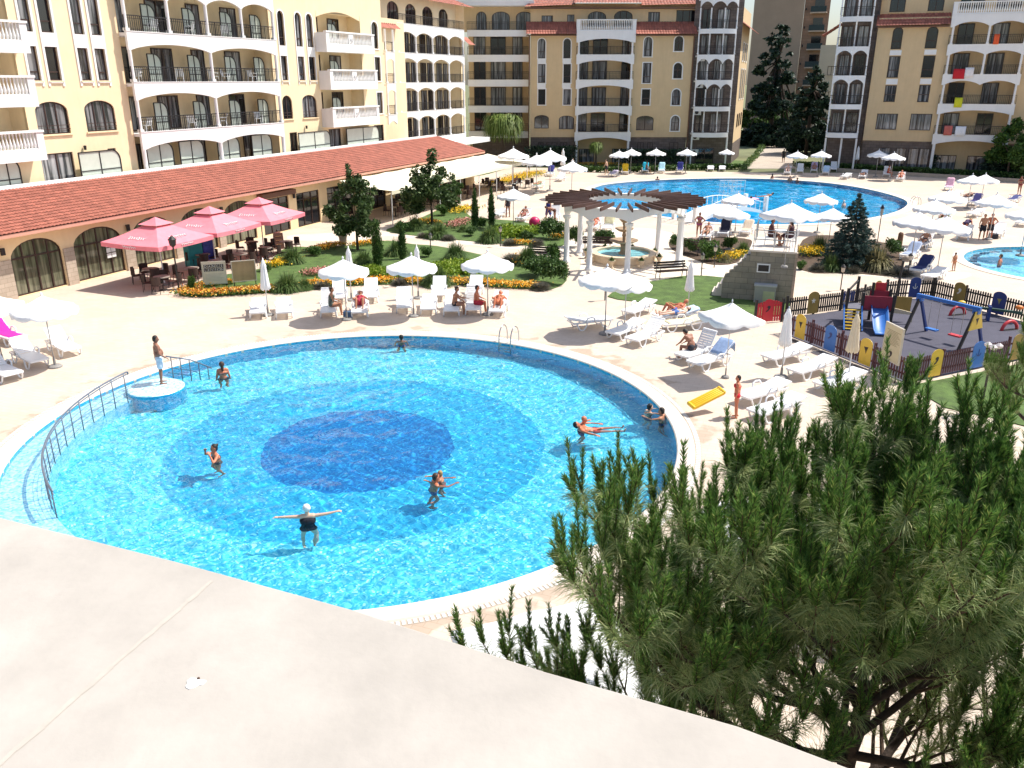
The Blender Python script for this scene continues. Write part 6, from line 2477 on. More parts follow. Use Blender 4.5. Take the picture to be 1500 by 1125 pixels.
for j in range(11):
    w_ = .12 * ((j * 7) % 4) * .5
    mb.box(.1 + w_ * .5, L - .1 - w_, -.024, -.0205, 1.80 - .05 * j, 1.818 - .05 * j)
mb.build('small_print', M('print_brown', (.3, .24, .14), .8), bd)
icon('fish', L * .5, .92, -.0205).build('emblem', DK, bd)
dr = thing('drain_strip', 'dark slatted drain grate along the playground fence', 'drain', (*G(1160, 498), 0), math.atan2(PB_[1] - PA[1], PB_[0] - PA[0]))
mb = MB()
for i in range(70):
    mb.box(.1 * i, .1 * i + .055, -.12, .1, .002, .014)
mb.build('grate', M('grate_grey', (.12, .10, .09), .7), dr)
# ---------------------------------------------------------------- foliage
def quads(C, A, B_):
    """leaf quads: centre C, half axes A and B"""
    V = np.stack([C - A, C + B_ * .5 - A * .1, C + A, C - B_ * .5 - A * .1], 1).reshape(-1, 3)
    return V, np.arange(len(V)).reshape(-1, 4)


def rdir(n, rng):
    v = rng.normal(size=(n, 3))
    return v / np.linalg.norm(v, axis=1, keepdims=True)


def leaves(clumps, n, size, seed=0, asp=.5, up=.0, shell=.55):
    """clumps: (x,y,z,rx,rz); leaf rhombs spread through each clump, denser to the outside"""
    rng = np.random.default_rng(seed)
    cl = np.array(clumps, float)
    w_ = cl[:, 3] ** 2 * cl[:, 4]
    k = rng.choice(len(cl), n, p=w_ / w_.sum())
    d = rdir(n, rng)
    rad = (shell + (1 - shell) * rng.random(n)) * (1 + .12 * rng.normal(size=n))
    rad = np.where(rng.random(n) < .25, rad * rng.random(n), rad)
    sc = np.stack([cl[k, 3], cl[k, 3], cl[k, 4]], 1)
    C = cl[k, :3] + d * rad[:, None] * sc
    a = rdir(n, rng) + d * .5 + np.array([0, 0, up])
    a /= np.linalg.norm(a, axis=1, keepdims=True)
    b = np.cross(a, rdir(n, rng))
    b /= np.linalg.norm(b, axis=1, keepdims=True) + 1e-9
    s = size * rng.uniform(.6, 1.35, n)[:, None]
    return quads(C, a * s, b * s * asp * 2)


def blades(n, R, Hh, seed, lean=.8, w=.02, droop=.25, base=.25):
    """tuft of arching blades, each three vertices wide at the base"""
    rng = np.random.default_rng(seed)
    az = rng.random(n) * 2 * PI
    el = np.arccos(1 - rng.random(n) * lean)
    L = rng.uniform(.65, 1.1, n)
    rb = np.sqrt(rng.random(n)) * base
    ab = rng.random(n) * 2 * PI
    P0 = np.stack([rb * R * np.cos(ab), rb * R * np.sin(ab), np.zeros(n)], 1)
    D = np.stack([np.sin(el) * np.cos(az) * R, np.sin(el) * np.sin(az) * R, np.cos(el) * Hh], 1) * L[:, None]
    P1 = P0 + D * .6
    P2 = P0 + D - np.array([0, 0, 1.0]) * (droop * Hh * np.sin(el) * L)[:, None]
    S_ = np.stack([-np.sin(az), np.cos(az), np.zeros(n)], 1) * w
    V = np.stack([P0 - S_, P0 + S_, P1 + S_ * .9, P1 - S_ * .9, P2 + S_ * .15, P2 - S_ * .15], 1).reshape(-1, 3)
    i = np.arange(n)[:, None] * 6
    F = np.concatenate([i + np.array([[0, 1, 2, 3]]), i + np.array([[3, 2, 4, 5]])], 0)
    return V, F


LEAF_DARK = leafmat('leaf_dark', (.02, .05, .012), (.08, .155, .034), c3=(.16, .24, .075))
LEAF_OL = leafmat('leaf_olive', (.025, .05, .014), (.085, .14, .04), c3=(.17, .22, .09))
LEAF_MID = leafmat('leaf_mid', (.025, .065, .012), (.085, .17, .03), c3=(.15, .24, .06))
LEAF_GRASS = leafmat('leaf_grass', (.045, .085, .025), (.12, .20, .055), c3=(.24, .27, .10))
LEAF_YEL = leafmat('leaf_yellowgreen', (.11, .20, .012), (.26, .36, .03), c3=(.36, .42, .06))
LEAF_GREY = leafmat('leaf_greygreen', (.10, .10, .075), (.20, .19, .14), c3=(.27, .23, .22))
LEAF_BLUE = leafmat('leaf_bluegreen', (.020, .045, .040), (.055, .10, .085), c3=(.10, .16, .14))
LEAF_BLACK = leafmat('leaf_blackgreen', (.008, .020, .014), (.028, .060, .036), c3=(.055, .10, .05), trans=.1)
LEAF_WIL = leafmat('leaf_willow', (.07, .12, .02), (.19, .26, .06), c3=(.28, .32, .10))
LEAF_RED = leafmat('leaf_red', (.05, .01, .012), (.13, .03, .03))
BARK = M('bark', (.08, .055, .04), .9, .3, 9, bump=.6, bscale=30)


def plant(name, V, F, mat, loc, label, cat, group=None, rz=0.0, sc=(1, 1, 1)):
    o = npmesh(name, V, F, mat)
    o.location = loc
    o.rotation_euler.z = rz
    o.scale = sc
    return tag(o, label, cat, group)


def pxr(px, r):
    x, y = G(*px)
    d = y * math.cos(CAM_P) + CAM_H * math.sin(CAM_P)
    return x, y, r / CAM_F * d


# prototypes of unit size
PROTO = {}


def proto(kind):
    if kind not in PROTO:
        rng = random.Random(len(PROTO) + 3)
        if kind == 'grass':
            V, F = blades(1500, 1.0, 1.25, 5, .95, .016, .45)
            m = LEAF_GRASS
        elif kind == 'bush':
            cl = [(rng.uniform(-.5, .5), rng.uniform(-.5, .5), rng.uniform(.35, .95), rng.uniform(.28, .5), rng.uniform(.25, .42)) for _ in range(16)]
            V, F = leaves(cl, 2600, .085, 8)
            m = LEAF_MID
        elif kind == 'darkbush':
            cl = [(rng.uniform(-.55, .55), rng.uniform(-.5, .5), rng.uniform(.3, .95), rng.uniform(.25, .45), rng.uniform(.25, .45)) for _ in range(16)]
            V, F = leaves(cl, 2600, .08, 9)
            m = LEAF_DARK
        elif kind == 'mound':
            V, F = blades(1600, 1.0, .8, 6, 1.0, .022, .15, .5)
            m = LEAF_GREY
        elif kind == 'mat':
            cl = [(rng.uniform(-.8, .8), rng.uniform(-.8, .8), rng.uniform(.1, .3), rng.uniform(.3, .45), rng.uniform(.14, .25)) for _ in range(22)]
            V, F = leaves(cl, 3000, .07, 10, up=.6)
            m = LEAF_YEL
        PROTO[kind] = [npmesh({'grass': 'grass_tussock', 'bush': 'shrub', 'darkbush': 'dark_shrub', 'mound': 'lavender_mound', 'mat': 'creeping_juniper'}[kind], V, F, m), False]
    p = PROTO[kind]
    if p[1]:
        o = p[0].copy()
        COL.objects.link(o)
    else:
        o = p[0]
        p[1] = True
    return o


CATN = {'grass': 'ornamental grass', 'bush': 'shrub', 'darkbush': 'shrub', 'mound': 'lavender', 'mat': 'juniper'}


def bush(kind, px, r, label, grp, asp=1.0, h=1.0):
    """px: centre of the foot, r: half width in photo pixels"""
    x, y, rr = pxr(px, r)
    o = proto(kind)
    o.location = (x, y, .03)
    o.rotation_euler.z = random.random() * 6.28
    o.scale = (rr * 1.25, rr * asp * 1.25, rr * h * 1.25)
    tag(o, label, CATN[kind], grp)
    return o


G1, G2, G3, G4 = 'plants of the front garden bed', 'plants of the upper garden bed', 'plants round the spruce', 'plants of the bench bed'
for k, px, r, lb, g, asp, h in [
    ('grass', (429, 386), 18, 'green grass tussock by the pale path, behind the folding sign', G1, 1, 1.0), ('grass', (421, 426), 23, 'wide grass tussock between the flower border and closed parasol', G1, 1, .9), ('grass', (446, 424), 14, 'smaller grass tussock beside a lavender mound near the pool side', G1, 1, .9),
    ('grass', (533, 387), 17, 'soft grass tussock just before the thick cypress', G1, 1, .9), ('grass', (582, 374), 20, 'grass tussock between the two front cypresses', G1, 1, .9), ('bush', (624, 377), 9, 'small dark shrub by the low path lamp', G1, 1, 1.1),
    ('grass', (667, 380), 19, 'round grass tussock at the pale path edge above the juniper', G1, 1, 1), ('grass', (640, 418), 24, 'dark grass tussock right behind the middle parasol pole', G1, 1, .9), ('mat', (551, 405), 26, 'yellow green juniper mat behind the women with the parasol', G1, .8, .9),
    ('mat', (590, 412), 14, 'small juniper mat behind the middle parasol', G1, .8, .9), ('mat', (662, 398), 34, 'broad bright juniper mat in the middle of the front bed', G1, .9, .75), ('mound', (472, 422), 11, 'grey lavender mound left of the orange flower strip', G1, 1, 1), ('mound', (587, 417), 11, 'grey lavender mound between two orange strips', G1, 1, 1),
    ('mound', (690, 417), 12, 'grey lavender mound by the back-row loungers', G1, 1, 1), ('mound', (792, 424), 12, 'grey lavender mound at the end of the flower strip', G1, 1, 1), ('mound', (749, 384), 13, 'mauve grey mound at the path edge', G1, 1, 1), ('grass', (773, 388), 20, 'tall grass tussock before the bench by the pergola', G1, 1, 1.1),
    ('darkbush', (790, 405), 22, 'dark broad shrub near the tip of the front bed', G1, 1, .9), ('darkbush', (812, 415), 21, 'dark shrub on the tip of the front bed facing the pergola', G1, 1, 1.2), ('bush', (810, 385), 10, 'upright leafy shrub beside the bench', G1, 1, 1.8), ('bush', (390, 398), 8, 'small shrub behind the wooden board', G1, 1, 1),
    ('bush', (360, 412), 7, 'small green plant between the two sign boards', G1, 1, 2.0), ('bush', (282, 428), 6, 'thin sapling beside the black lamp post', G1, .8, 2.6), ('bush', (462, 375), 10, 'small shrub by the round stone pot', G1, 1, .9),
    ('grass', (608, 338), 15, 'grass tussock below the taller garden tree', G2, 1, 1.1), ('darkbush', (590, 340), 11, 'dark shrub at the pointed end of the upper bed', G2, 1, .9), ('grass', (641, 349), 19, 'broad grass tussock at the lower edge of the upper bed', G2, 1, .9), ('grass', (718, 355), 19, 'broad grass tussock beneath the two thin cypresses', G2, 1, 1),
    ('bush', (707, 334), 9, 'shrub between the two thin cypresses', G2, 1, 1.1), ('darkbush', (692, 346), 10, 'dark low shrub before the thin cypresses', G2, 1, .9), ('bush', (648, 316), 10, 'shrub by the yellow flowers on the upper lawn', G2, 1, 1.1), ('mound', (620, 348), 8, 'lavender mound below the taller garden tree', G2, 1, 1),
    ('mound', (657, 352), 9, 'lavender mound in the middle of the upper bed edge', G2, 1, 1), ('mound', (748, 359), 10, 'lavender mound near the low lamp of the upper bed', G2, 1, 1), ('mound', (786, 359), 10, 'lavender mound next to the pergola path', G2, 1, 1), ('mat', (756, 345), 32, 'bright juniper mat of the upper bed by the beach ball', G2, .9, .7),
    ('darkbush', (772, 355), 9, 'dark sapling in front of the bright upper juniper', G2, 1, 1.2), ('darkbush', (808, 350), 19, 'dark round shrub by the first pergola column', G2, 1, 1), ('darkbush', (840, 362), 13, 'dark shrub between two pergola columns', G2, 1, 1.5), ('darkbush', (884, 362), 16, 'dark shrub behind the bench at the fountain', G2, 1, 1.0),
    ('grass', (678, 340), 9, 'reddish grass clump on the upper lawn', G2, 1, .8),
    ('darkbush', (990, 364), 10, 'dark shrub at the pergola side of the bench bed', G4, 1, 1.3), ('darkbush', (1010, 372), 14, 'dark shrub behind the half hidden bench', G4, 1, 1.0), ('bush', (1038, 382), 15, 'bright round shrub in the bench bed', G4, 1, 1.3), ('bush', (1068, 366), 10, 'thin leafy shrub near the terrace steps', G4, 1, 1.2), ('grass', (1088, 372), 13, 'grass tussock touching the terrace', G4, 1, 1.1), ('grass', (1062, 384), 11, 'straw coloured tussock with orange flowers', G4, 1, .9),
    ('grass', (1199, 372), 17, 'leafy tussock between spruce and terrace', G3, 1, 1.2), ('grass', (1216, 396), 18, 'green tussock in front of the spruce', G3, 1, 1), ('mound', (1199, 397), 11, 'lavender mound at the corner close to the terrace', G3, 1, 1), ('mound', (1245, 399), 12, 'lavender mound in front of the spruce', G3, 1, 1),
    ('grass', (1283, 396), 26, 'big straw green tussock beside the spruce', G3, 1, 1.15), ('darkbush', (1304, 376), 14, 'dark shrub by the carved post', G3, 1, 1.2), ('mound', (1313, 402), 18, 'brown grey flat mound by the low lamp', G3, 1, .6), ('bush', (1259, 372), 9, 'shrub with orange tips behind the spruce', G3, 1, 2.0), ('bush', (1174, 395), 8, 'small shrub at the terrace wall', G3, 1, 1)]:
    bush(k, px, r, lb, g, asp, h)
for o in list(bpy.data.objects):
    if o.name.startswith('grass_tussock') and 'straw' in o.get('label', ''):
        o.material_slots[0].link = 'OBJECT'
        o.material_slots[0].material = leafmat('leaf_straw', (.13, .13, .06), (.30, .27, .13), c3=(.38, .33, .2))

# flower strips: countless blossoms, one object per strip
FLW = {'orange': leafmat('petal_orange', (.85, .30, .01), (.95, .60, .06), c3=(.95, .75, .35), trans=.1), 'yellow': leafmat('petal_yellow', (.85, .50, .01), (.95, .68, .04), trans=.1), 'pink': leafmat('petal_pink', (.60, .18, .15), (.80, .42, .36), trans=.1), 'mixed': leafmat('petal_mixed', (.45, .05, .02), (.90, .55, .05), c3=(.95, .85, .4), trans=.1)}


def flowers(name, pts, w, n, col, h=.28):
    rng = np.random.default_rng(len(pts) * 7 + n)
    P = np.array([G(*p) for p in pts])
    seg = np.linalg.norm(np.diff(P, axis=0), axis=1)
    cum = np.concatenate([[0], np.cumsum(seg)]) / seg.sum()

    def sample(m, hh, wid):
        t = rng.random(m)
        # blossoms gather into plants along the strip
        t = np.clip(np.round(t * seg.sum() / .38) * .38 / seg.sum() + rng.normal(size=m) * .09 / seg.sum(), 0, 1)
        X = np.interp(t, cum, P[:, 0]) + rng.normal(size=m) * wid * .42
        Y = np.interp(t, cum, P[:, 1]) + rng.normal(size=m) * wid * .42
        return np.stack([X, Y, .05 + hh * (.35 + .65 * rng.random(m))], 1)
    C = sample(n, h, w)
    a = rdir(n, rng)
    b = np.cross(a, rdir(n, rng))
    V, F = quads(C, a * .055, b * .08)
    o = npmesh(name, V, F, FLW[col])
    C = sample(int(n * .6), h * .75, w * 1.1)
    m = len(C)
    a = rdir(m, rng) + np.array([0, 0, .6])
    b = np.cross(a, rdir(m, rng))
    V2, F2 = quads(C, a * .07, b * .07)
    o2 = npmesh('leaves', V2, F2, LEAF_MID, o)
    tag(o, kind='stuff')


flowers('flower_border', [(266, 432), (300, 434), (350, 431), (400, 427)], .55, 2600, 'mixed', .3)
flowers('flower_border', [(268, 428), (300, 421), (325, 418), (345, 416)], .4, 700, 'mixed', .25)
flowers('flower_border', [(450, 420), (490, 418), (530, 416), (575, 414)], .6, 2200, 'orange')
flowers('flower_border', [(596, 415), (620, 416)], .5, 500, 'orange')
flowers('flower_border', [(658, 415), (680, 416), (705, 418), (740, 421), (784, 422)], .6, 2200, 'orange')
flowers('flower_border', [(398, 392), (412, 388), (424, 384)], .7, 800, 'yellow')
flowers('flower_border', [(462, 369), (478, 364), (498, 361)], .7, 900, 'orange')
flowers('flower_border', [(520, 362), (545, 358)], .6, 400, 'orange')
flowers('flower_border', [(452, 405), (475, 400)], .7, 600, 'pink', .3)
flowers('flower_border', [(664, 314), (690, 306)], 1.3, 900, 'yellow', .35)
flowers('flower_border', [(662, 337), (682, 328)], .9, 700, 'pink', .5)
flowers('flower_border', [(750, 358), (775, 359)], .6, 500, 'orange')
flowers('flower_border', [(812, 350), (826, 348)], .7, 400, 'orange')
flowers('flower_border', [(620, 325), (640, 330)], .7, 400, 'orange')
flowers('flower_border', [(716, 274), (745, 268), (770, 260), (792, 256)], 1.6, 3600, 'yellow', .5)
flowers('flower_border', [(1178, 378), (1195, 374), (1203, 372)], .9, 900, 'yellow', .6)
flowers('flower_border', [(1050, 383), (1068, 382), (1084, 376)], .7, 600, 'yellow', .4)
flowers('flower_border', [(1272, 393), (1292, 392)], .7, 400, 'yellow', .5)
flowers('flower_border', [(850, 243), (905, 243)], 1.2, 900, 'mixed', .4)
flowers('flower_border', [(686, 258), (712, 255), (742, 247), (770, 239)], .6, 900, 'yellow', .35)
flowers('flower_border', [(757, 378), (768, 391)], .5, 300, 'orange', .3)

# clipped hedges by the buildings


def hedge(label, pts, w, h, mat, n):
    rng = np.random.default_rng(n)
    P = np.array([G(*p) for p in pts])
    seg = np.linalg.norm(np.diff(P, axis=0), axis=1)
    cum = np.concatenate([[0], np.cumsum(seg)]) / seg.sum()
    t = rng.random(n)
    X = np.interp(t, cum, P[:, 0]) + (rng.random(n) - .5) * w
    Y = np.interp(t, cum, P[:, 1]) + (rng.random(n) - .5) * w
    Z = h * np.sqrt(rng.random(n)) + .04 * rng.normal(size=n)
    a = rdir(n, rng)
    V, F = quads(np.stack([X, Y, Z], 1), a * .16, np.cross(a, rdir(n, rng)) * .22)
    plant('hedge', V, F, mat, (0, 0, 0), label, 'hedge')


hedge('low dark hedge curving before the ochre hotel lawn', [(828, 247), (850, 251), (890, 253), (940, 252), (1000, 249), (1085, 248)], .9, .6, LEAF_DARK, 5000)
hedge('long low hedge along the ochre apartment block', [(1166, 246), (1226, 249), (1330, 255), (1420, 260), (1510, 265.5)], 1.0, .75, LEAF_DARK, 6000)
hedge('yellowish low hedge along the wide path', [(1088, 250), (1108, 230), (1120, 212)], .8, .6, LEAF_GRASS, 1500)
hedge('dark tall planting at the foot of the ochre hotel, under the windows', [(775, 243), (800, 242.6), (838, 243)], 1.6, 2.4, LEAF_BLACK, 2600)
hedge('dark tall planting between the balcony columns and the tower', [(905, 243), (950, 242.6), (1000, 243)], 1.6, 2.0, LEAF_BLACK, 2600)
hedge('dark planting beneath the wide balconies of the apartment block', [(1280, 249), (1340, 252), (1365, 253.5)], 1.4, 1.9, LEAF_BLACK, 2600)
hedge('dark planting at the end of the apartment block', [(1440, 257.5), (1510, 262)], 1.4, 1.5, LEAF_BLACK, 2200)
kb = thing('low_wall', 'long low stone kerb wall below the hedge of the apartment block', 'wall', (0, 0, 0))
mb = MB()
pp_ = [Vector((*G(*p), 0)) for p in ((1226, 251.5), (1330, 258), (1420, 263), (1510, 269))]
for a, b in zip(pp_, pp_[1:]):
    mb.bar(a + Vector((0, 0, .2)), b + Vector((0, 0, .2)), .3, .42)
mb.build('kerb', M('kerb_stone', (.42, .35, .28), .85, .15, 2), kb)


# ---------------------------------------------------------------- trees
def tree(name, label, px, trunk_h, clumps, n, size, mat, tr=.09, cat='tree', lean=(0, 0), twigs=7, up=0.0, asp=.5, seed=1):
    x, y = G(*px)
    r = thing(name, label, cat, (x, y, 0))
    V, F = leaves(clumps, n, size, seed, asp, up)
    npmesh('crown', V, F, mat, r)
    mb = MB()
    rng = random.Random(seed)
    top = Vector((lean[0], lean[1], trunk_h))
    mb.tube([(0, 0, -.05), (lean[0] * .3, lean[1] * .3, trunk_h * .5), top], [tr * 1.2, tr, tr * .8], 8)
    for c in clumps[:twigs] if len(clumps) <= twigs else rng.sample(clumps, twigs):
        e = Vector(c[:3])
        m = top.lerp(e, .5) + Vector((rng.uniform(-.1, .1), rng.uniform(-.1, .1), .05))
        mb.tube([top - Vector((0, 0, .1)), m, e], [tr * .6, tr * .35, tr * .12], 5)
    mb.build('trunk', BARK, r, True)
    return r


def crown(rng, n, R, z0, z1, cr=.4, top=.35):
    out = []
    for i in range(n):
        t = rng.random()
        z = z0 + (z1 - z0) * t
        prof = math.sin(PI * min(1, .12 + t * (1 - .12) * .98)) ** .6 * (1 - .45 * t) + top * .2
        a = rng.random() * 2 * PI
        rr = R * prof * math.sqrt(rng.random())
        c = R * cr * rng.uniform(.6, 1.15) * (1 - .4 * t)
        out.append((rr * math.cos(a), rr * math.sin(a), z, c, c * .9))
    return out


rng = random.Random(11)
c1 = crown(rng, 40, 2.0, 1.2, 4.3, .30) + [(-.25, 0, 4.6, .28, .5), (-.35, .1, 5.1, .18, .35), (.75, 0, 4.1, .3, .35), (1.2, .1, 3.7, .28, .3), (.25, .2, 4.5, .25, .3), (-1.1, 0, 3.4, .3, .35)]
tree('garden_tree', 'dark leafy young tree with twin stem in the front bed beside the stone pot', (524, 366), 1.5, c1, 7500, .125, LEAF_OL, .08, seed=3)
c2 = crown(rng, 44, 2.2, 1.4, 4.3, .30) + [(.1, 0, 4.6, .45, .5), (.25, 0, 5.2, .35, .45), (-.1, .1, 5.3, .22, .3), (-1.2, 0, 3.9, .35, .4), (1.5, 0, 3.6, .35, .35), (-.9, 0, 4.3, .22, .3)]
tree('garden_tree', 'dark leafy taller young tree on the upper bed before the awning', (633, 331), 1.7, c2, 8500, .135, LEAF_OL, .09, seed=4)
tree('small_tree', 'thin small tree with a round crown in front of the awning end', (664, 306), 1.3, crown(rng, 10, .9, 1.3, 2.3, .4), 2000, .12, LEAF_DARK, .05, seed=9)


def cypress(px, h, r, label):
    cl = []
    m = 26
    for i in range(m):
        t = i / (m - 1)
        rr = r * (math.sin(PI * min(1, .16 + .84 * t)) ** .55) * (1 - .25 * t) + .04
        cl.append((random.uniform(-.03, .03), random.uniform(-.03, .03), .15 + (h - .2) * t, rr, h / m * 1.5))
    tree('cypress', label, px, .25, cl, int(3400 * h / 2.4), .07, LEAF_DARK, .05, 'cypress', up=1.6, asp=.3, seed=int(px[0]), twigs=1)


cypress((554, 390), 2.75, .36, 'thick dark cypress column in the front bed')
cypress((590, 380), 2.3, .24, 'slimmer dark cypress in the front bed')
cypress((696, 337), 3.0, .26, 'thin cypress in the upper bed, closest to the garden trees')
cypress((720, 336), 3.0, .26, 'thin cypress in the upper bed, closest to the beach ball')


def conifer(name, label, px, h, R, mat, n, tiers=16, size=.2, droop=.25, z0=.25, trunk=.14, pw=1.0, seed=1, rag=.25):
    """tiers of drooping boughs round a straight trunk, each bough a flat spray of needles"""
    x, y = G(*px)
    r = thing(name, label, 'conifer', (x, y, 0))
    rng = np.random.default_rng(seed)
    Cs, As = [], []
    bo = MB()
    per = n // (tiers * 9)
    for i in range(tiers):
        t = i / (tiers - 1)
        z = z0 + (h - z0) * t ** .92
        rad = R * (1 - t) ** pw + .06
        nb = max(4, int(11 * (1 - t) + 4))
        for b in range(nb):
            a = 2 * PI * (b + rng.random() * .8) / nb + i
            L = rad * (1 - rag + 2 * rag * rng.random())
            m = max(6, int(per * (.3 + L / R)))
            s = np.sqrt(rng.random(m))
            side = rng.normal(size=m) * .17 * L * (1.15 - s)
            zz = z - droop * L * s ** 1.3 + .22 * L * np.maximum(0, s - .7) + rng.normal(size=m) * .05
            Cs.append(np.stack([np.cos(a) * L * s - np.sin(a) * side, np.sin(a) * L * s + np.cos(a) * side, zz], 1))
            d = np.array([np.cos(a), np.sin(a), -.1])
            As.append(d + rng.normal(size=(m, 3)) * .45)
            bo.tube([(0, 0, z), (math.cos(a) * L * .8, math.sin(a) * L * .8, z - droop * L * .7)], [.025 * (1.2 - t), .008], 4)
    C = np.concatenate(Cs)
    A = np.concatenate(As)
    A /= np.linalg.norm(A, axis=1, keepdims=True)
    B2_ = np.cross(A, rdir(len(A), rng))
    s = size * rng.uniform(.6, 1.3, len(A))[:, None]
    V, F = quads(C, A * s, B2_ * s * .55)
    npmesh('crown', V, F, mat, r)
    bo.tube([(0, 0, -.05), (0, 0, h * .5), (0, 0, h)], [trunk, trunk * .6, .02], 8)
    bo.build('trunk', BARK, r)


conifer('blue_spruce', 'blue grey spruce standing among shrubs by the stone terrace', (1244, 392), 4.15, 1.55, LEAF_BLUE, 11000, 17, .13, .22, .35, .09, .85, 3)


def cone(seed, h, R, n, pw, c0):
    rg = random.Random(seed)
    out = []
    for i in range(n):
        t = rg.random() ** 1.15
        rr = R * ((1 - t) ** pw) * (.35 + .65 * math.sqrt(rg.random()))
        a = rg.random() * 2 * PI
        c = c0 * (1.1 - .75 * t) * rg.uniform(.6, 1.2)
        out.append((rr * math.cos(a), rr * math.sin(a), .8 + (h - 1) * t - .12 * rr, c, c * .55))
    return out + [(0, 0, h * (.5 + .05 * k), c0 * (.6 - .05 * k), c0 * .6) for k in range(10)]


tree('dark_spruce', 'large almost black spruce at the end of the wide path', (1180, 226), 9, cone(4, 12.2, 4.6, 130, .62, 1.0), 20000, .30, LEAF_BLACK, .25, 'conifer', seed=5, twigs=30)
tree('cedar', 'tall dark cedar half hidden behind the ochre hotel corner', (1127, 214), 13, cone(6, 18.5, 4.4, 120, .38, 1.3), 18000, .38, LEAF_BLACK, .3, 'conifer', seed=7, twigs=30)
rng = random.Random(21)
for px, lb, h_, R in (((1100, 209), 'dark tree in the gap behind the hotel corner, low and round', 7.5, 3.0), ((1215, 205), 'dark green tree behind the spruce next to the apartment tower', 8, 3.0), ((1145, 203), 'green trees far along the wide path', 5, 3.5)):
    tree('background_tree', lb, px, h_ * .35, crown(rng, 18, R, h_ * .3, h_, .35), 4000, .4, LEAF_DARK, .18, seed=int(px[0]))


def willow(px, h, R, label, n=2600, mat=None, name='willow', thin=.05):
    x, y = G(*px)
    r = thing(name, label, 'tree', (x, y, 0))
    rg = np.random.default_rng(int(px[0]))
    m = n
    az = rg.random(m) * 2 * PI
    rr = np.sqrt(rg.random(m)) * R * .62
    zt = h * (.74 + .24 * np.sqrt(np.maximum(0, 1 - (rr / R) ** 2))) * rg.uniform(.8, 1.03, m)
    P0 = np.stack([rr * np.cos(az), rr * np.sin(az), zt], 1)
    out = rg.uniform(.15, .5, m) * R
    D = np.stack([np.cos(az) * out, np.sin(az) * out, -rg.uniform(-.02, .33, m) * h], 1)
    P1 = P0 + np.stack([np.cos(az) * out * .6, np.sin(az) * out * .6, .06 * h * rg.random(m)], 1)
    P2 = P0 + D
    S_ = np.stack([-np.sin(az), np.cos(az), np.zeros(m)], 1) * thin
    V = np.stack([P0 - S_, P0 + S_, P1 + S_, P1 - S_, P2 + S_ * .2, P2 - S_ * .2], 1).reshape(-1, 3)
    i = np.arange(m)[:, None] * 6
    F = np.concatenate([i + np.array([[0, 1, 2, 3]]), i + np.array([[3, 2, 4, 5]])], 0)
    npmesh('crown', V, F, mat or LEAF_WIL, r)
    MB().tube([(0, 0, -.05), (.05, 0, h * .4), (0, 0, h * .75)], [.16, .12, .06], 8).build('trunk', BARK, r)


willow((737, 243), 6.1, 2.7, 'feathery pale green willow before the ochre hotel link')
willow((872, 244), 2.9, 1.0, 'small feathery tree under the wide hotel balcony', 500, thin=.035)
tree('round_tree', 'round green tree before the wide apartment block balconies', (1474, 262), 2.2, crown(random.Random(31), 26, 2.5, 2.0, 6.0, .36), 6000, .2, LEAF_MID, .12, seed=31)
tree('red_shrub', 'dark red leaved shrub by the apartment tower foot', (1258, 247.5), .8, crown(random.Random(5), 10, 1.4, .8, 3.0, .4), 1500, .2, LEAF_RED, .06, 'shrub', seed=2)
tree('edge_tree', 'dark tree cut by the photo edge at the apartment block', (1503, 264), 1.5, crown(random.Random(6), 16, 2.2, 1.5, 5.5, .4), 2600, .25, LEAF_DARK, .1, seed=8)
# plants in the urns
for o in [o for o in bpy.data.objects if o.name.startswith('stone_urn')]:
    V, F = blades(120, .26, .34, 3, .9, .02, .3)
    if 'URN_ME' not in globals():
        q = npmesh('urn_plant', V, F, LEAF_DARK, o)
        URN_ME = q.data
    else:
        q = bpy.data.objects.new('urn_plant', URN_ME)
        COL.objects.link(q)
        q.parent = o
    q.location.z = .43
V, F = blades(160, .3, .5, 4, .9, .02, .3)
q = npmesh('pot_plant', V, F, LEAF_YEL, pot)
q.location.z = .64
# ---------------------------------------------------------------- people
def capsule(mb, a, b, ra, rb, n=10, fl=1.0, side=None):
    a, b = Vector(a), Vector(b)
    t = (b - a)
    L = t.length
    t = t / L if L > 1e-6 else Vector((0, 0, 1))
    s = Vector(side) if side is not None else t.cross(Vector((0, 0, 1)))
    s = s - t * s.dot(t)
    if s.length < 1e-3:
        s = t.cross(Vector((1, 0, 0)))
    s.normalize()
    u = t.cross(s)
    rings = []
    for i in range(5):
        th = PI / 2 * (1 - i / 4)
        rings.append((a - t * ra * math.sin(th), max(1e-4, ra * math.cos(th))))
    for i in range(5):
        th = PI / 2 * i / 4
        rings.append((b + t * rb * math.sin(th), max(1e-4, rb * math.cos(th))))
    base = len(mb.v)
    for p, r in rings:
        for k in range(n):
            an = 2 * PI * k / n
            mb.v.append(tuple(p + s * math.cos(an) * r + u * math.sin(an) * r * fl))
    for i in range(len(rings) - 1):
        for k in range(n):
            k2 = (k + 1) % n
            mb.f.append((base + i * n + k, base + i * n + k2, base + (i + 1) * n + k2, base + (i + 1) * n + k))
    return mb


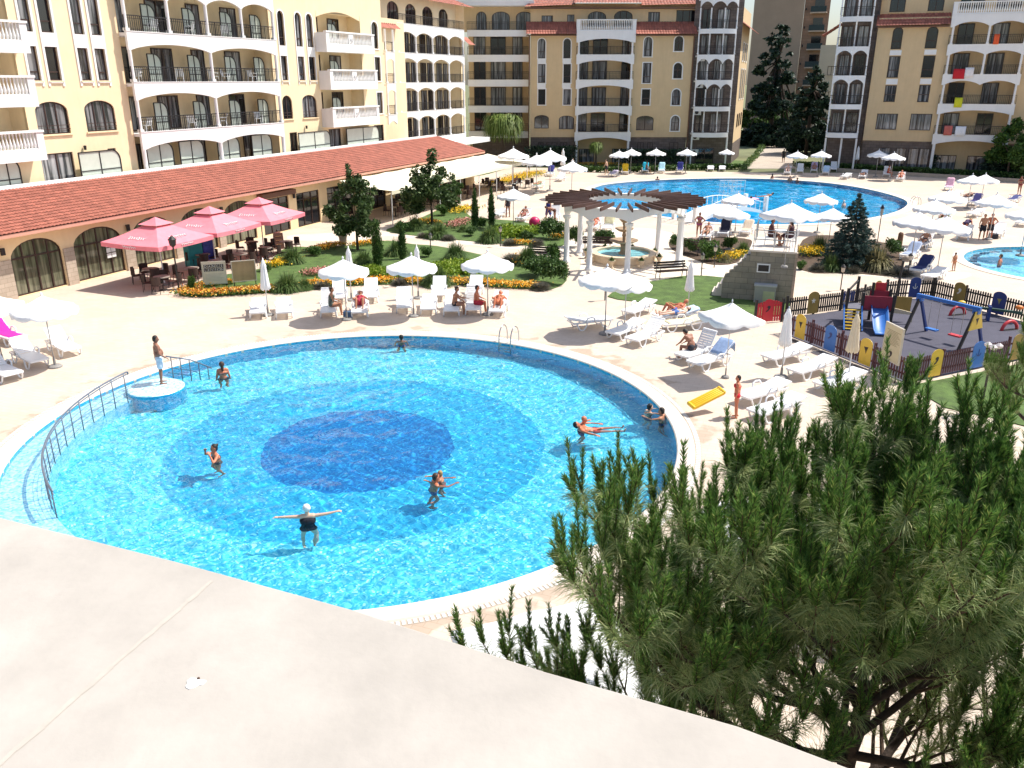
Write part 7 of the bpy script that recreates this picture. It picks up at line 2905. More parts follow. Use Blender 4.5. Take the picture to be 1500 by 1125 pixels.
def fuse(mb, name, vox, smooth=4):
    """melt overlapping limbs into one continuous skin"""
    me = mb.mesh(name, None)
    o = bpy.data.objects.new(name, me)
    sc = FUSE_SCENE
    sc.collection.objects.link(o)
    m = o.modifiers.new('r', 'REMESH')
    m.mode = 'VOXEL'
    m.voxel_size = vox
    s = o.modifiers.new('s', 'SMOOTH')
    s.iterations = smooth
    s.factor = .5
    with bpy.context.temp_override(scene=FUSE_SCENE, view_layer=FUSE_LAYER):
        dg = bpy.context.evaluated_depsgraph_get()
    out = bpy.data.meshes.new_from_object(o.evaluated_get(dg))
    out.polygons.foreach_set('use_smooth', [True] * len(out.polygons))
    out.name = name
    bpy.data.objects.remove(o)
    bpy.data.meshes.remove(me)
    return out


FUSE_SCENE = bpy.data.scenes.new('fuse')
FUSE_LAYER = FUSE_SCENE.view_layers[0]

X_, Y_, Z_ = Vector((1, 0, 0)), Vector((0, 1, 0)), Vector((0, 0, 1))


def V3(*a):
    return Vector(a)


def norm(v):
    return Vector(v).normalized()


# pose: directions of every bone, person faces +y
POSES = {
    'stand': dict(sp=(0, .03, 1), hd=(0, .08, 1), ua=((-.25, .0, -1), (.25, .0, -1)), fa=((-.05, .25, -1), (.05, .25, -1)), th=((-.08, .03, -1), (.08, -.03, -1)), sh=((0, -.06, -1), (0, -.1, -1))),
    'belly': dict(sp=(0, -.06, 1), hd=(0, .15, 1), ua=((-.3, .15, -1), (.25, .1, -1)), fa=((.05, .55, -.8), (-.2, .75, -.6)), th=((-.1, .06, -1), (.1, -.05, -1)), sh=((0, -.08, -1), (0, -.05, -1)), fat=1.35),
    'walk': dict(sp=(0, .05, 1), hd=(0, .1, 1), ua=((-.2, .35, -1), (.2, -.35, -1)), fa=((0, .6, -1), (.05, -.1, -1)), th=((-.06, -.3, -1), (.06, .4, -1)), sh=((0, -.5, -1), (0, -.05, -1))),
    'hips': dict(sp=(0, -.02, 1), hd=(0, .1, 1), ua=((-.75, -.2, -.8), (.75, -.2, -.8)), fa=((.6, .35, -.6), (-.6, .35, -.6)), th=((-.1, .08, -1), (.1, -.06, -1)), sh=((0, -.08, -1), (0, -.08, -1))),
    'sit': dict(sp=(0, .1, 1), hd=(0, .15, 1), ua=((-.25, .3, -1), (.25, .3, -1)), fa=((.15, .9, -.35), (-.15, .9, -.35)), th=((-.2, 1, -.05), (.2, 1, -.05)), sh=((-.05, .1, -1), (.05, .1, -1))),
    'reach': dict(sp=(0, .2, 1), hd=(0, .25, 1), ua=((-.25, .3, -1), (.2, .8, -.5)), fa=((.1, .8, -.5), (0, 1, -.1)), th=((-.2, 1, -.05), (.2, 1, -.05)), sh=((-.05, .1, -1), (.05, .1, -1))),
    'hunch': dict(sp=(0, .55, .85), hd=(0, .8, .5), ua=((-.3, .5, -.85), (.3, .5, -.85)), fa=((.3, .7, -.5), (-.3, .7, -.5)), th=((-.3, 1, 0), (.3, 1, 0)), sh=((0, .05, -1), (0, .05, -1))),
    'lie': dict(sp=(0, -1, .12), hd=(0, -1, .2), ua=((-.5, .8, -.1), (.5, .8, -.1)), fa=((-.1, 1, .05), (.1, 1, .05)), th=((-.1, 1, .0), (.1, 1, .0)), sh=((0, 1, -.02), (.02, 1, -.02))),
    'knees': dict(sp=(0, -1, .45), hd=(0, -.7, .7), ua=((-.5, .7, -.2), (.5, .7, -.2)), fa=((.1, .8, .4), (-.1, .8, .4)), th=((-.15, .8, .75), (.15, .8, .75)), sh=((0, .6, -1), (0, .6, -1))),
    'recline': dict(sp=(0, -.75, .65), hd=(0, -.5, .85), ua=((-.4, .5, -.6), (.4, .5, -.6)), fa=((.2, .9, .1), (-.2, .9, .1)), th=((-.12, 1, .2), (.12, 1, .35)), sh=((0, 1, -.25), (0, 1, -.5))),
    'tpose': dict(sp=(0, .06, 1), hd=(0, -.05, 1), ua=((-1, .08, .0), (1, -.05, .12)), fa=((-1, .1, .0), (1, .05, .15)), th=((-.12, .1, -1), (.15, .2, -1)), sh=((0, -.35, -1), (0, -.3, -1))),
    'face': dict(sp=(0, .05, 1), hd=(0, .1, 1), ua=((-.55, .5, -.3), (.55, .5, -.3)), fa=((.6, .15, .9), (-.6, .15, .9)), th=((-.1, .1, -1), (.1, .25, -1)), sh=((0, -.3, -1), (0, -.4, -1))),
    'hug': dict(sp=(0, .15, 1), hd=(.1, .1, 1), ua=((-.35, 1, -.2), (.35, 1, -.15)), fa=((.35, .9, .15), (-.35, .9, .1)), th=((-.1, .15, -1), (.1, .2, -1)), sh=((0, -.3, -1), (0, -.3, -1))),
    'float': dict(sp=(0, -1, .30), hd=(0, -.6, .8), ua=((-.9, .5, .1), (.9, .5, .1)), fa=((-.6, .8, 0), (.6, .8, 0)), th=((-.12, 1, -.02), (.12, 1, -.02)), sh=((0, 1, -.08), (0, 1, -.1))),
    'bend': dict(sp=(0, .95, .35), hd=(0, .9, .1), ua=((-.15, .3, -1), (.15, .3, -1)), fa=((0, .3, -1), (0, .3, -1)), th=((-.1, .05, -1), (.1, -.05, -1)), sh=((0, -.1, -1), (0, -.05, -1))),
    'carry': dict(sp=(0, -.03, 1), hd=(0, .05, 1), ua=((-.35, .4, -.8), (.35, .4, -.8)), fa=((-.1, .9, -.15), (.1, .9, -.15)), th=((-.07, .05, -1), (.07, -.08, -1)), sh=((0, -.08, -1), (0, -.05, -1))),
}


def skeleton(pose, fem=False, fat=1.0):
    P = POSES[pose]
    fat = P.get('fat', fat)
    J = {}
    sp = norm(P['sp'])
    pel = V3(0, 0, 0)
    rt = X_.copy()
    J['pel'] = pel
    J['waist'] = pel + sp * .16
    J['chest'] = pel + sp * .36
    J['neck'] = pel + sp * .52
    hd = norm(P['hd'])
    J['head'] = J['neck'] + hd * .165
    shw, hw = (.165, .095) if fem else (.19, .09)
    for i, s in enumerate((-1, 1)):
        sh = J['neck'] + rt * s * shw - sp * .045
        J['sh%d' % i] = sh
        J['el%d' % i] = sh + norm(P['ua'][i]) * .29
        J['wr%d' % i] = J['el%d' % i] + norm(P['fa'][i]) * .25
        J['fd%d' % i] = norm(P['fa'][i])
        hp = pel + rt * s * hw - sp * .02
        J['hp%d' % i] = hp
        J['kn%d' % i] = hp + norm(P['th'][i]) * .43
        J['an%d' % i] = J['kn%d' % i] + norm(P['sh'][i]) * .42
        sd = norm(P['sh'][i])
        ft = V3(0, 1, 0) - sd * sd.y
        ft = ft.normalized() if ft.length > .2 else V3(0, .2, 1).normalized()
        J['toe%d' % i] = J['an%d' % i] + ft * .17 + sd * .045
        J['heel%d' % i] = J['an%d' % i] - ft * .04 + sd * .04
    J['sp'], J['hd'], J['fat'], J['fem'] = sp, hd, fat, fem
    return J


def body_mesh(J, vox):
    mb = MB()
    f, fem, sp = J['fat'], J['fem'], J['sp']
    fwd = sp.cross(X_)
    fwd = fwd if fwd.length > 0 else Y_
    capsule(mb, J['hp0'] + sp * .03, J['hp1'] + sp * .03, .105 * (1.08 if fem else 1), .105 * (1.08 if fem else 1), 12)
    wv = .055 if fem else .07
    capsule(mb, J['waist'] - X_ * wv, J['waist'] + X_ * wv, .10 * f, .10 * f, 12)
    if f > 1.1:
        capsule(mb, J['waist'] + fwd * .06, J['waist'] + fwd * .06 + sp * .05, .13, .12, 12)
    capsule(mb, J['chest'] - X_ * .075, J['chest'] + X_ * .075, .115, .115, 12)
    capsule(mb, J['sh0'] + X_ * .03, J['sh1'] - X_ * .03, .07, .07, 12)
    capsule(mb, J['pel'], J['chest'], .12 * min(f, 1.15), .12, 12)
    if fem:
        for s in (-1, 1):
            capsule(mb, J['chest'] + X_ * s * .07 + fwd * .09 + sp * .02, J['chest'] + X_ * s * .072 + fwd * .10 + sp * .015, .055, .05, 10)
    capsule(mb, J['chest'] + sp * .1, J['neck'] + J['hd'] * .07, .06, .052, 10)
    hd = J['head']
    hf = J['hd'].cross(X_)
    capsule(mb, hd - J['hd'] * .035 + hf * .02, hd + J['hd'] * .03 - hf * .008, .075, .092, 14)
    capsule(mb, hd - J['hd'] * .075 + hf * .035, hd - J['hd'] * .05 + hf * .03, .048, .06, 10)
    capsule(mb, hd + hf * .088 - J['hd'] * .005, hd + hf * .108 - J['hd'] * .03, .011, .017, 8)
    for s in (-1, 1):
        capsule(mb, hd + X_ * s * .083 - J['hd'] * .03, hd + X_ * s * .09 + J['hd'] * .012, .014, .018, 6)
    for i, s in enumerate((-1, 1)):
        capsule(mb, J['sh%d' % i], J['el%d' % i], .052, .040, 10)
        capsule(mb, J['el%d' % i], J['wr%d' % i], .041, .027, 10)
        d = J['fd%d' % i]
        sd = d.cross(Z_)
        sd = sd.normalized() if sd.length > .1 else X_.copy()
        up = sd.cross(d)
        w = J['wr%d' % i]
        capsule(mb, w + sd * .022 + d * .03, w + sd * .024 + d * .075, .019, .018, 8)
        capsule(mb, w - sd * .02 + d * .03, w - sd * .022 + d * .075, .019, .018, 8)
        for k, (o_, l_) in enumerate(((-.034, .055), (-.012, .07), (.011, .066), (.033, .05))):
            p0 = w + sd * o_ + d * .085
            p1 = p0 + d * l_ * .55 - up * .006 + sd * o_ * .15
            p2 = p1 + d * l_ * .4 - up * .02
            capsule(mb, p0, p1, .0105, .0095, 6)
            capsule(mb, p1, p2, .0095, .0085, 6)
        ts = -s if abs(sd.x) > .3 and sd.x * s > 0 else s
        t0 = w + sd * ts * -.028 + d * .025
        capsule(mb, t0, t0 + sd * ts * -.028 + d * .035, .013, .011, 6)
        capsule(mb, t0 + sd * ts * -.028 + d * .035, t0 + sd * ts * -.03 + d * .062, .011, .009, 6)
        tf = 1.08 if fem else 1.0
        capsule(mb, J['hp%d' % i], J['kn%d' % i], .092 * tf, .058, 12)
        k_, a_ = J['kn%d' % i], J['an%d' % i]
        capsule(mb, k_, k_.lerp(a_, .3), .056, .058, 10)
        capsule(mb, k_.lerp(a_, .3), a_, .058, .036, 10)
        capsule(mb, J['heel%d' % i], J['toe%d' % i], .034, .03, 8)
    return fuse(mb, 'body', vox)


def cloth_mesh(J, kind, vox):
    mb = MB()
    f, sp = J['fat'], J['sp']
    fwd = sp.cross(X_)
    g = .012
    if kind in ('shorts', 'trunks', 'bikini', 'swimsuit', 'dress'):
        if f > 1.1:
            capsule(mb, J['hp0'] + sp * .02, J['hp1'] + sp * .02, .115 + g, .115 + g, 12)
        capsule(mb, J['hp0'] + sp * .03, J['hp1'] + sp * .03, .105 * 1.06 + g, .105 * 1.06 + g, 12)
        ln = {'shorts': .62, 'trunks': .22, 'bikini': .02, 'swimsuit': .02, 'dress': .75}[kind]
        for i in (0, 1):
            a, b = J['hp%d' % i], J['kn%d' % i]
            if ln > .1:
                capsule(mb, a, a.lerp(b, ln), .098 + g, .092 + (.016 if kind in ('shorts', 'dress') else 0), 12)
    if kind in ('swimsuit', 'dress', 'shirt'):
        capsule(mb, J['waist'] - X_ * .06, J['waist'] + X_ * .06, .10 * f + g, .10 * f + g, 12)
        capsule(mb, J['chest'] - X_ * .075, J['chest'] + X_ * .075, .115 + g, .115 + g, 12)
        capsule(mb, J['pel'], J['chest'], .12 + g, .12 + g, 12)
    if kind == 'shirt':
        capsule(mb, J['sh0'] + X_ * .03, J['sh1'] - X_ * .03, .07 + g, .07 + g, 12)
        for i in (0, 1):
            capsule(mb, J['sh%d' % i], J['sh%d' % i].lerp(J['el%d' % i], .6), .056 + g, .055 + g, 10)
    if kind in ('bikini', 'swimsuit', 'dress') and J['fem']:
        for s in (-1, 1):
            capsule(mb, J['chest'] + X_ * s * .07 + fwd * .09 + sp * .02, J['chest'] + X_ * s * .072 + fwd * .10 + sp * .015, .055 + g, .05 + g, 10)
        if kind == 'bikini':
            capsule(mb, J['chest'] - X_ * .08 + sp * .0, J['chest'] + X_ * .08 + sp * .0, .050, .050, 8, 2.6 if False else 1)
            n = 14
            for k in range(n):
                a0, a1 = 2 * PI * k / n, 2 * PI * (k + 1) / n
                p = [J['chest'] + X_ * .195 * math.cos(a) + fwd * .122 * math.sin(a) for a in (a0, a1)]
                capsule(mb, p[0], p[1], .022, .022, 6)
    return fuse(mb, 'clothes', vox)


def hair_mesh(J, kind, vox):
    mb = MB()
    hd, h = J['head'], J['hd']
    hf = h.cross(X_)
    if kind == 'cap':
        capsule(mb, hd + h * .03 - hf * .012, hd + h * .04 - hf * .012, .098, .098, 14)
    else:
        capsule(mb, hd + h * .025 - hf * .022, hd + h * .035 - hf * .02, .095, .095, 14)
        capsule(mb, hd - h * .04 - hf * .04, hd - hf * .04, .068, .08, 10)
    if kind == 'long':
        capsule(mb, hd - hf * .06, hd - hf * .075 - h * .2, .065, .045, 10)
    if kind == 'bun':
        capsule(mb, hd - hf * .09 + h * .06, hd - hf * .11 + h * .07, .042, .042, 8)
    if kind == 'hat':
        n = 20
        for k in range(n):
            a0, a1 = 2 * PI * k / n, 2 * PI * (k + 1) / n
            capsule(mb, hd + h * .045 + (X_ * math.cos(a0) + hf * math.sin(a0)) * .14, hd + h * .045 + (X_ * math.cos(a1) + hf * math.sin(a1)) * .14, .022, .022, 6)
            capsule(mb, hd + h * .055 + (X_ * math.cos(a0) + hf * math.sin(a0)) * .105, hd + h * .055 + (X_ * math.cos(a1) + hf * math.sin(a1)) * .105, .022, .022, 6)
    return fuse(mb, 'hair', vox, 3)


SKIN = {'tan': M('skin_tan', (.42, .19, .105), .5, .10, 6), 'dark': M('skin_dark_tan', (.29, .125, .075), .5, .12, 6), 'pale': M('skin_pale', (.66, .42, .30), .5, .08, 6), 'red': M('skin_sunburnt', (.56, .18, .09), .5, .10, 6)}
HAIRC = {'black': (.012, .009, .008), 'brown': (.05, .025, .014), 'grey': (.4, .39, .37), 'white': (.75, .74, .72), 'blond': (.35, .22, .08)}
CACHE = {}


def person(label, loc, rz, pose, skin='tan', cloth='shorts', col=(.05, .06, .1), hair='short', hc='black', fem=False, sc=1.0, near=False, zoff=0.0, wet=False, cloth2=None):
    vox = .0125 if near else .02
    key = (pose, fem, near)
    if key not in CACHE:
        J = skeleton(pose, fem)
        CACHE[key] = (J, body_mesh(J, vox))
    J, bm_ = CACHE[key]
    r = thing('person', label, 'person', (loc[0], loc[1], (loc[2] if len(loc) > 2 else 0) + zoff), rz)
    r.scale = (sc,) * 3

    def sub(nm, me, mat):
        o = bpy.data.objects.new(nm, me)
        COL.objects.link(o)
        if not me.materials:
            me.materials.append(mat)
        o.material_slots[0].link = 'OBJECT'
        o.material_slots[0].material = mat
        o.parent = r
        if wet:
            o.cycles.is_caustics_receiver = True
        return o
    sub('body', bm_, SKIN[skin])
    for kd, c in ((cloth, col), (cloth2 or (None, None))):
        if not kd:
            continue
        k2 = key + (kd,)
        if k2 not in CACHE:
            CACHE[k2] = cloth_mesh(J, kd, vox)
        sub({'shorts': 'shorts', 'trunks': 'swim_trunks', 'bikini': 'bikini', 'swimsuit': 'swimsuit', 'dress': 'dress', 'shirt': 'shirt'}[kd], CACHE[k2], M('cloth_%d_%d_%d' % tuple(int(q * 100) for q in c), c, .85, .12, 12))
    if hair:
        k3 = key + ('hair', hair)
        if k3 not in CACHE:
            CACHE[k3] = hair_mesh(J, hair, vox)
        c = HAIRC[hc]
        sub({'cap': 'swim_cap', 'hat': 'sun_hat'}.get(hair, 'hair'), CACHE[k3], M('hair_' + hc, c, .6, .2, 30))
    if near:
        hd, h = J['head'], J['hd']
        hf = h.cross(X_)
        for s in (-1, 1):
            mb = MB()
            p = hd + hf * .086 + X_ * s * .032 + h * .006
            mb.sphere(tuple(p), .011, 6)
            sub('eye', mb.mesh('eye', None, True), M('eye_dark', (.02, .015, .012), .2))
        mb = MB()
        p = hd + hf * .093 - h * .062
        mb.tube([p - X_ * .022 - hf * .006, p, p + X_ * .022 - hf * .006], .006, 6)
        sub('mouth', mb.mesh('mouth', None, True), M('lips', (.30, .08, .06), .5))
    return r


LEG = .93  # pelvis height of a standing adult


def standing(label, px, rz, pose='stand', z=0.0, **k):
    s = k.get('sc', 1.0)
    return person(label, (*G(px[0], px[1], z), z), rz, pose, zoff=LEG * s, **k)


def onbed(label, key, pose, flip=False, dx=0.0, dy=0.0, **k):
    x, y, rz, back = BEDS[key]
    if pose in ('lie', 'knees', 'recline'):
        a = rz + PI
        off = -.12 + dy
        ox, oy = -math.sin(rz) * -off, math.cos(rz) * -off
        # pelvis rests on the seat
        px_ = x + math.cos(rz) * dx - math.sin(rz) * (.05 + dy)
        py_ = y + math.sin(rz) * dx + math.cos(rz) * (.05 + dy)
        return person(label, (px_, py_, .50), a, pose, **k)
    # sitting sideways on the edge
    s = -1 if flip else 1
    a = rz - s * PI / 2
    px_ = x + math.cos(rz) * (s * .12 + dx) - math.sin(rz) * (-.15 + dy)
    py_ = y + math.sin(rz) * (s * .12 + dx) + math.cos(rz) * (-.15 + dy)
    return person(label, (px_, py_, .49), a, pose, **k)


# round pool
standing('bald bearded man in pale blue shorts standing on the round tiled platform', (238, 561), -1.05, 'belly', z=.02, skin='dark', cloth='shorts', col=(.62, .70, .80), hair='short', hc='black', near=True, sc=1.03)


def swimmer(label, px, depth, rz, pose, **k):
    """px: where the body meets the water; depth: pelvis below the surface"""
    x, y = G(*px, -.05)
    return person(label, (x, y, -.05), rz, pose, zoff=-depth, wet=True, near=True, **k)


swimmer('dark haired man up to his chest in water at the far rim', (588, 500), .52, 0.1, 'stand', skin='dark', cloth='trunks', col=(.05, .05, .2))
swimmer('woman with dark ponytail and bikini standing waist deep by the platform rail', (327, 552), .2, .5, 'stand', skin='red', cloth='bikini', col=(.03, .04, .06), hair='long', hc='brown', fem=True, sc=.98)
swimmer('woman in the pool holding both hands to her face', (317, 668), .42, 2.2, 'face', skin='red', cloth='bikini', col=(.04, .04, .05), hair='bun', hc='black', fem=True)
swimmer('woman in black swimsuit and white cap with arms spread wide in the pool', (451, 766), .30, .15, 'tpose', skin='pale', cloth='swimsuit', col=(.012, .012, .02), hair='cap', hc='white', fem=True)
swimmer('swimmer with reddish hair hugging a child in deep blue water', (634, 708), .50, -1.2, 'hug', skin='red', cloth='trunks', col=(.08, .1, .2), hair='short', hc='brown')
swimmer('child held by the swimmer near the dark tile ring', (648, 704), .28, 1.5, 'hug', skin='tan', cloth='trunks', col=(.5, .1, .1), hair='short', hc='blond', sc=.72)
swimmer('sunburnt bald swimmer supporting a floating person', (851, 624), .45, -1.6, 'hug', skin='red', cloth='trunks', col=(.1, .05, .1), hair=None)
swimmer('dark haired person floating on the back with legs out', (872, 628), .12, -1.45, 'float', skin='red', cloth='trunks', col=(.45, .06, .03), hair='short', hc='black')
swimmer('dark haired woman reaching across to the man at the rim', (948, 603), .52, -1.2, 'hug', skin='pale', cloth='bikini', col=(.05, .05, .1), hair='short', hc='black', fem=True)
swimmer('dark haired man leaning on the pool rim opposite the woman', (972, 612), .46, 1.1, 'hug', skin='tan', cloth='trunks', col=(.03, .04, .1), hair='short', hc='black')

# around the main pool
onbed('seated woman in grey with dark hair on the upright lounger', 'r3', 'sit', False, skin='tan', cloth='swimsuit', col=(.10, .12, .10), hair='bun', hc='brown', fem=True, near=True)
onbed('woman in red dress and white hat sitting on a lounger', 'r4', 'knees', dy=.1, skin='tan', cloth='dress', col=(.38, .03, .06), hair='hat', hc='white', fem=True, near=True)
onbed('woman in black shorts with hair tied up reaching to the man', 'r7', 'reach', False, skin='tan', cloth='trunks', col=(.02, .02, .03), hair='bun', hc='brown', fem=True, near=True, cloth2=('bikini', (.55, .3, .2)))
onbed('heavy shirtless man in red shorts sitting sideways on a lounger', 'r8', 'sit', False, skin='red', cloth='shorts', col=(.50, .03, .05), hair='short', hc='black', near=True)
onbed('sunbather with bent knees and dark sunglasses band on a lounger', 'r9', 'knees', skin='red', cloth='bikini', col=(.55, .25, .12), hair='short', hc='grey', fem=True)
onbed('older sunbather in blue shorts lying with knees up on the lawn side', 'm5', 'knees', dx=-.12, skin='red', cloth='trunks', col=(.05, .10, .4), hair='short', hc='blond', near=True)
onbed('sunbather lying flat beside another with a blue towel pillow', 'm5', 'lie', dx=.2, dy=-.15, skin='pale', cloth='trunks', col=(.1, .2, .5), hair='short', hc='brown')
onbed('deeply tanned man hunched over on the steep backed lounger', 'm7', 'hunch', True, skin='dark', cloth='trunks', col=(.02, .02, .03), hair='short', hc='black', near=True)
standing('child in a red bikini standing by the yellow airbed', (1077, 611), 1.35, 'stand', skin='red', cloth='bikini', col=(.65, .03, .04), hair='short', hc='black', fem=True, sc=.83, near=True)
ab_ = thing('airbed', 'yellow inflatable airbed propped up beside the child in red', 'airbed', (*G(1033, 604), 0), .42)
mb = MB()
for i in range(5):
    st = len(mb.v)
    capsule(mb, (-.85, -.3 + .15 * i, 0), (.85, -.3 + .15 * i, 0), .085, .085, 8)
for s in (-.92, .92):
    capsule(mb, (s, -.3, .02), (s, .3, .02), .09, .09, 8)
o = mb.build('tubes', M('airbed_yellow', (.82, .50, .02), .35, .06, 3), ab_, True)
o.location.z = .5
o.scale = (.66, .5, .8)
o.rotation_euler = (R_(14), R_(-17), 0)

# distant people: feet or seat in the photo
for px, rz, pose, z, kw, lb in [
    ((744, 318), .6, 'stand', 0, dict(skin='dark', cloth='swimsuit', col=(.03, .02, .03), hair='long', fem=True), 'standing woman in dark swimsuit beside the loungers near cypresses'),
    ((803, 325), -.4, 'walk', 0, dict(skin='tan', cloth='dress', col=(.04, .05, .25), hair='long', hc='brown', fem=True), 'woman in a dark blue wrap by the loungers near the pergola'),
    ((812, 326), 1.4, 'bend', 0, dict(skin='dark', cloth='trunks', col=(.1, .04, .03)), 'tanned man bending behind the woman in blue'),
    ((1023, 348), 2.6, 'hips', 0, dict(skin='tan', cloth='bikini', col=(.35, .08, .2), hair='bun', hc='brown', fem=True), 'woman in purple bikini with hands on hips by the pool bridge'),
    ((888, 256), 1.2, 'walk', 0, dict(skin='pale', cloth='shorts', col=(.02, .02, .03)), 'shirtless man in black shorts walking by the far hedge'),
    ((838, 254), -1.0, 'walk', 0, dict(skin='pale', cloth='shorts', col=(.6, .45, .4), cloth2=('shirt', (.8, .8, .8))), 'walker in white shirt and dark hair near the closed far parasol'),
    ((1437, 351), 2.9, 'stand', 0, dict(skin='tan', cloth='shorts', col=(.015, .015, .02), hair='short', hc='brown'), 'standing shirtless man in black shorts, slightly nearer the bending woman'),
    ((1448, 350), 2.7, 'hips', 0, dict(skin='red', cloth='shorts', col=(.02, .02, .03)), 'standing shirtless man in black shorts beside the dark bag'),
    ((1411, 347), -.9, 'bend', 0, dict(skin='red', cloth='swimsuit', col=(.04, .02, .08), hair='short', hc='blond', fem=True), 'blond woman in dark swimsuit bending over a lounger'),
    ((1396, 397), .4, 'stand', 0, dict(skin='tan', cloth='trunks', col=(.5, .2, .1), hair='short', hc='brown', sc=.62), 'toddler standing on the deck by the paddling pool'),
    ((1492, 285), 2.0, 'hips', 0, dict(skin='dark', cloth='bikini', col=(.2, .02, .03), hair='short', fem=True), 'tanned person standing at the photo edge on the open deck'),
    ((1147, 238), .3, 'stand', 0, dict(skin='dark', cloth='shirt', col=(.02, .02, .02), cloth2=('shorts', (.02, .02, .03))), 'person in black standing in the shade at the path edge'),
    ((1029, 237), -.6, 'stand', 0, dict(skin='red', cloth='trunks', col=(.4, .1, .1)), 'sunburnt person standing by the tower foot'),
    ((408, 362), .2, 'hunch', .45, dict(skin='dark', cloth='shorts', col=(.05, .03, .03), cloth2=('shirt', (.12, .03, .03))), 'guest in dark clothes bent over a chair by the parasol shade')]:
    if pose == 'hunch':
        person(lb, (*G(*px), z), rz, pose, **kw)
    else:
        standing(lb, px, rz, pose, z=z, **kw)
for key, pose, kw, lb in [
    ('f2', 'recline', dict(skin='dark', cloth='trunks', col=(.3, .05, .05)), 'tanned sunbather reclining beside the beach ball'), ('f8', 'recline', dict(skin='red', cloth='bikini', col=(.5, .1, .06), hair='long', hc='brown', fem=True), 'sunburnt woman reclining behind the fountain'),
    ('f4', 'recline', dict(skin='dark', cloth='trunks', col=(.04, .03, .05)), 'tanned sunbather sitting up by the yellow flowers'), ('h3', 'sit', dict(skin='dark', cloth='trunks', col=(.1, .1, .15)), 'sunbather on the turquoise towel'), ('g1', 'recline', dict(skin='tan', cloth='trunks', col=(.2, .15, .1)), 'sunbather beyond the bench bed'),
    ('i1', 'recline', dict(skin='pale', cloth='trunks', col=(.3, .2, .3), hair='short', hc='brown'), 'sunbather on the lounger at the path end'), ('i3', 'recline', dict(skin='tan', cloth='bikini', col=(.25, .15, .3), hair='long', fem=True), 'woman on the mauve towel beyond the pool'), ('i7', 'lie', dict(skin='dark', cloth='trunks', col=(.03, .03, .04)), 'very tanned sunbather lying near the hedge'),
    ('i8', 'sit', dict(skin='red', cloth='bikini', col=(.3, .03, .04), hair='short', fem=True), 'sunburnt woman sitting below the far parasol pair'), ('i9', 'recline', dict(skin='red', cloth='trunks', col=(.1, .05, .05)), 'sunburnt man at the end of the hedge row'), ('j6', 'recline', dict(skin='dark', cloth='trunks', col=(.04, .05, .03)), 'dark haired sunbather on the olive towel'),
    ('j11', 'recline', dict(skin='tan', cloth='trunks', col=(.03, .03, .05)), 'sunbather under the nearest right parasols'), ('j3', 'lie', dict(skin='dark', cloth='trunks', col=(.03, .03, .03)), 'dark sunbather lying on the black towel'), ('f5', 'lie', dict(skin='tan', cloth='bikini', col=(.2, .35, .2), fem=True), 'sunbather lying on the green towel')]:
    onbed(lb, key, pose, **kw)
for (p, rz), kw, lb in ((TCH[0], dict(skin='dark', cloth='shorts', col=(.05, .02, .02), cloth2=('shirt', (.09, .03, .03)), hair='short'), 'dark dressed terrace guest seated at the table, back to the railing'), (TCH[1], dict(skin='dark', cloth='dress', col=(.06, .02, .03), hair='long', fem=True), 'long haired terrace guest seated across the table')):
    person(lb, (p[0], p[1], p[2] + .56), rz, 'sit', near=False, **kw)
for px, rz, pose, dep, kw, lb in (((963, 264), .0, 'stand', .35, dict(skin='dark', cloth='trunks', col=(.1, .05, .05)), 'bather leaning on the back rim of the far pool'), ((1122, 287), 1.5, 'float', .0, dict(skin='tan', cloth='trunks', col=(.3, .1, .1)), 'swimmer beside the pink airbed'), ((1131, 262), .5, 'stand', .2, dict(skin='dark', cloth='bikini', col=(.1, .02, .02), hair='long', fem=True), 'bather at the back rim close to the path end'),
                                ((1157, 264), 3.0, 'stand', .3, dict(skin='tan', cloth='trunks', col=(.1, .1, .2)), 'bather below the far parasol with the path behind'), ((1168, 265), 2.0, 'stand', .4, dict(skin='dark', cloth='trunks', col=(.05, .05, .2)), 'bather whose head shows near the back rim'), ((1236, 302), .4, 'stand', .25, dict(skin='pale', cloth='bikini', col=(.5, .1, .1), hair='cap', hc='white', fem=True), 'bather in white cap behind the spruce tip'),
                                ((1464, 387), .9, 'hips', .15, dict(skin='red', cloth='trunks', col=(.03, .04, .15), hair='short', hc='brown'), 'man standing waist deep in the paddling pool'), ((1090, 292), 1.2, 'float', .02, dict(skin='tan', cloth='trunks', col=(.05, .05, .1)), 'bather lying on the pink airbed')):
    x, y = G(*px)
    person(lb, (x, y, -.05), rz, pose, zoff=-dep, wet=True, **kw)
pa = thing('airbed', 'pink and white airbed floating on the far pool', 'airbed', (*G(1093, 292), -.03), .2)
mb = MB()
for i in range(5):
    capsule(mb, (-1.0, -.35 + .175 * i, .05), (1.0, -.35 + .175 * i, .05), .09, .09, 8)
mb.build('tubes', M('airbed_pink', (.75, .30, .50), .4, .1, 3), pa, True)
bb = MB().sphere((0, 0, .42), .42, 14).build('beach_ball', M('ball_magenta', (.50, .01, .10), .4, .1, 3), None, True)
bb.location = (*G(783, 334), 0)
tag(bb, 'big magenta beach ball on the deck below the distant loungers', 'ball')
bg = MB()
bg.cbox((0, 0, .17), (.4, .22, .3))
bg.tube([(-.12, 0, .3), (-.08, 0, .48), (.08, 0, .48), (.12, 0, .3)], .015, 6)
for i, (px, c, lb) in enumerate((((1456, 350), (.02, .02, .03), 'black bag next to the standing men'), ((510, 466), (.08, .14, .25), 'blue bag on the deck between the two seated women'), ((1032, 516), (.02, .03, .08), 'navy bag by the hunched man'))):
    o = bg.build('bag', M('bag_%d' % i, c, .8, .2, 8))
    o.location = (*G(*px), 0)
    tag(o, lb, 'bag')
bpy.data.scenes.remove(FUSE_SCENE)
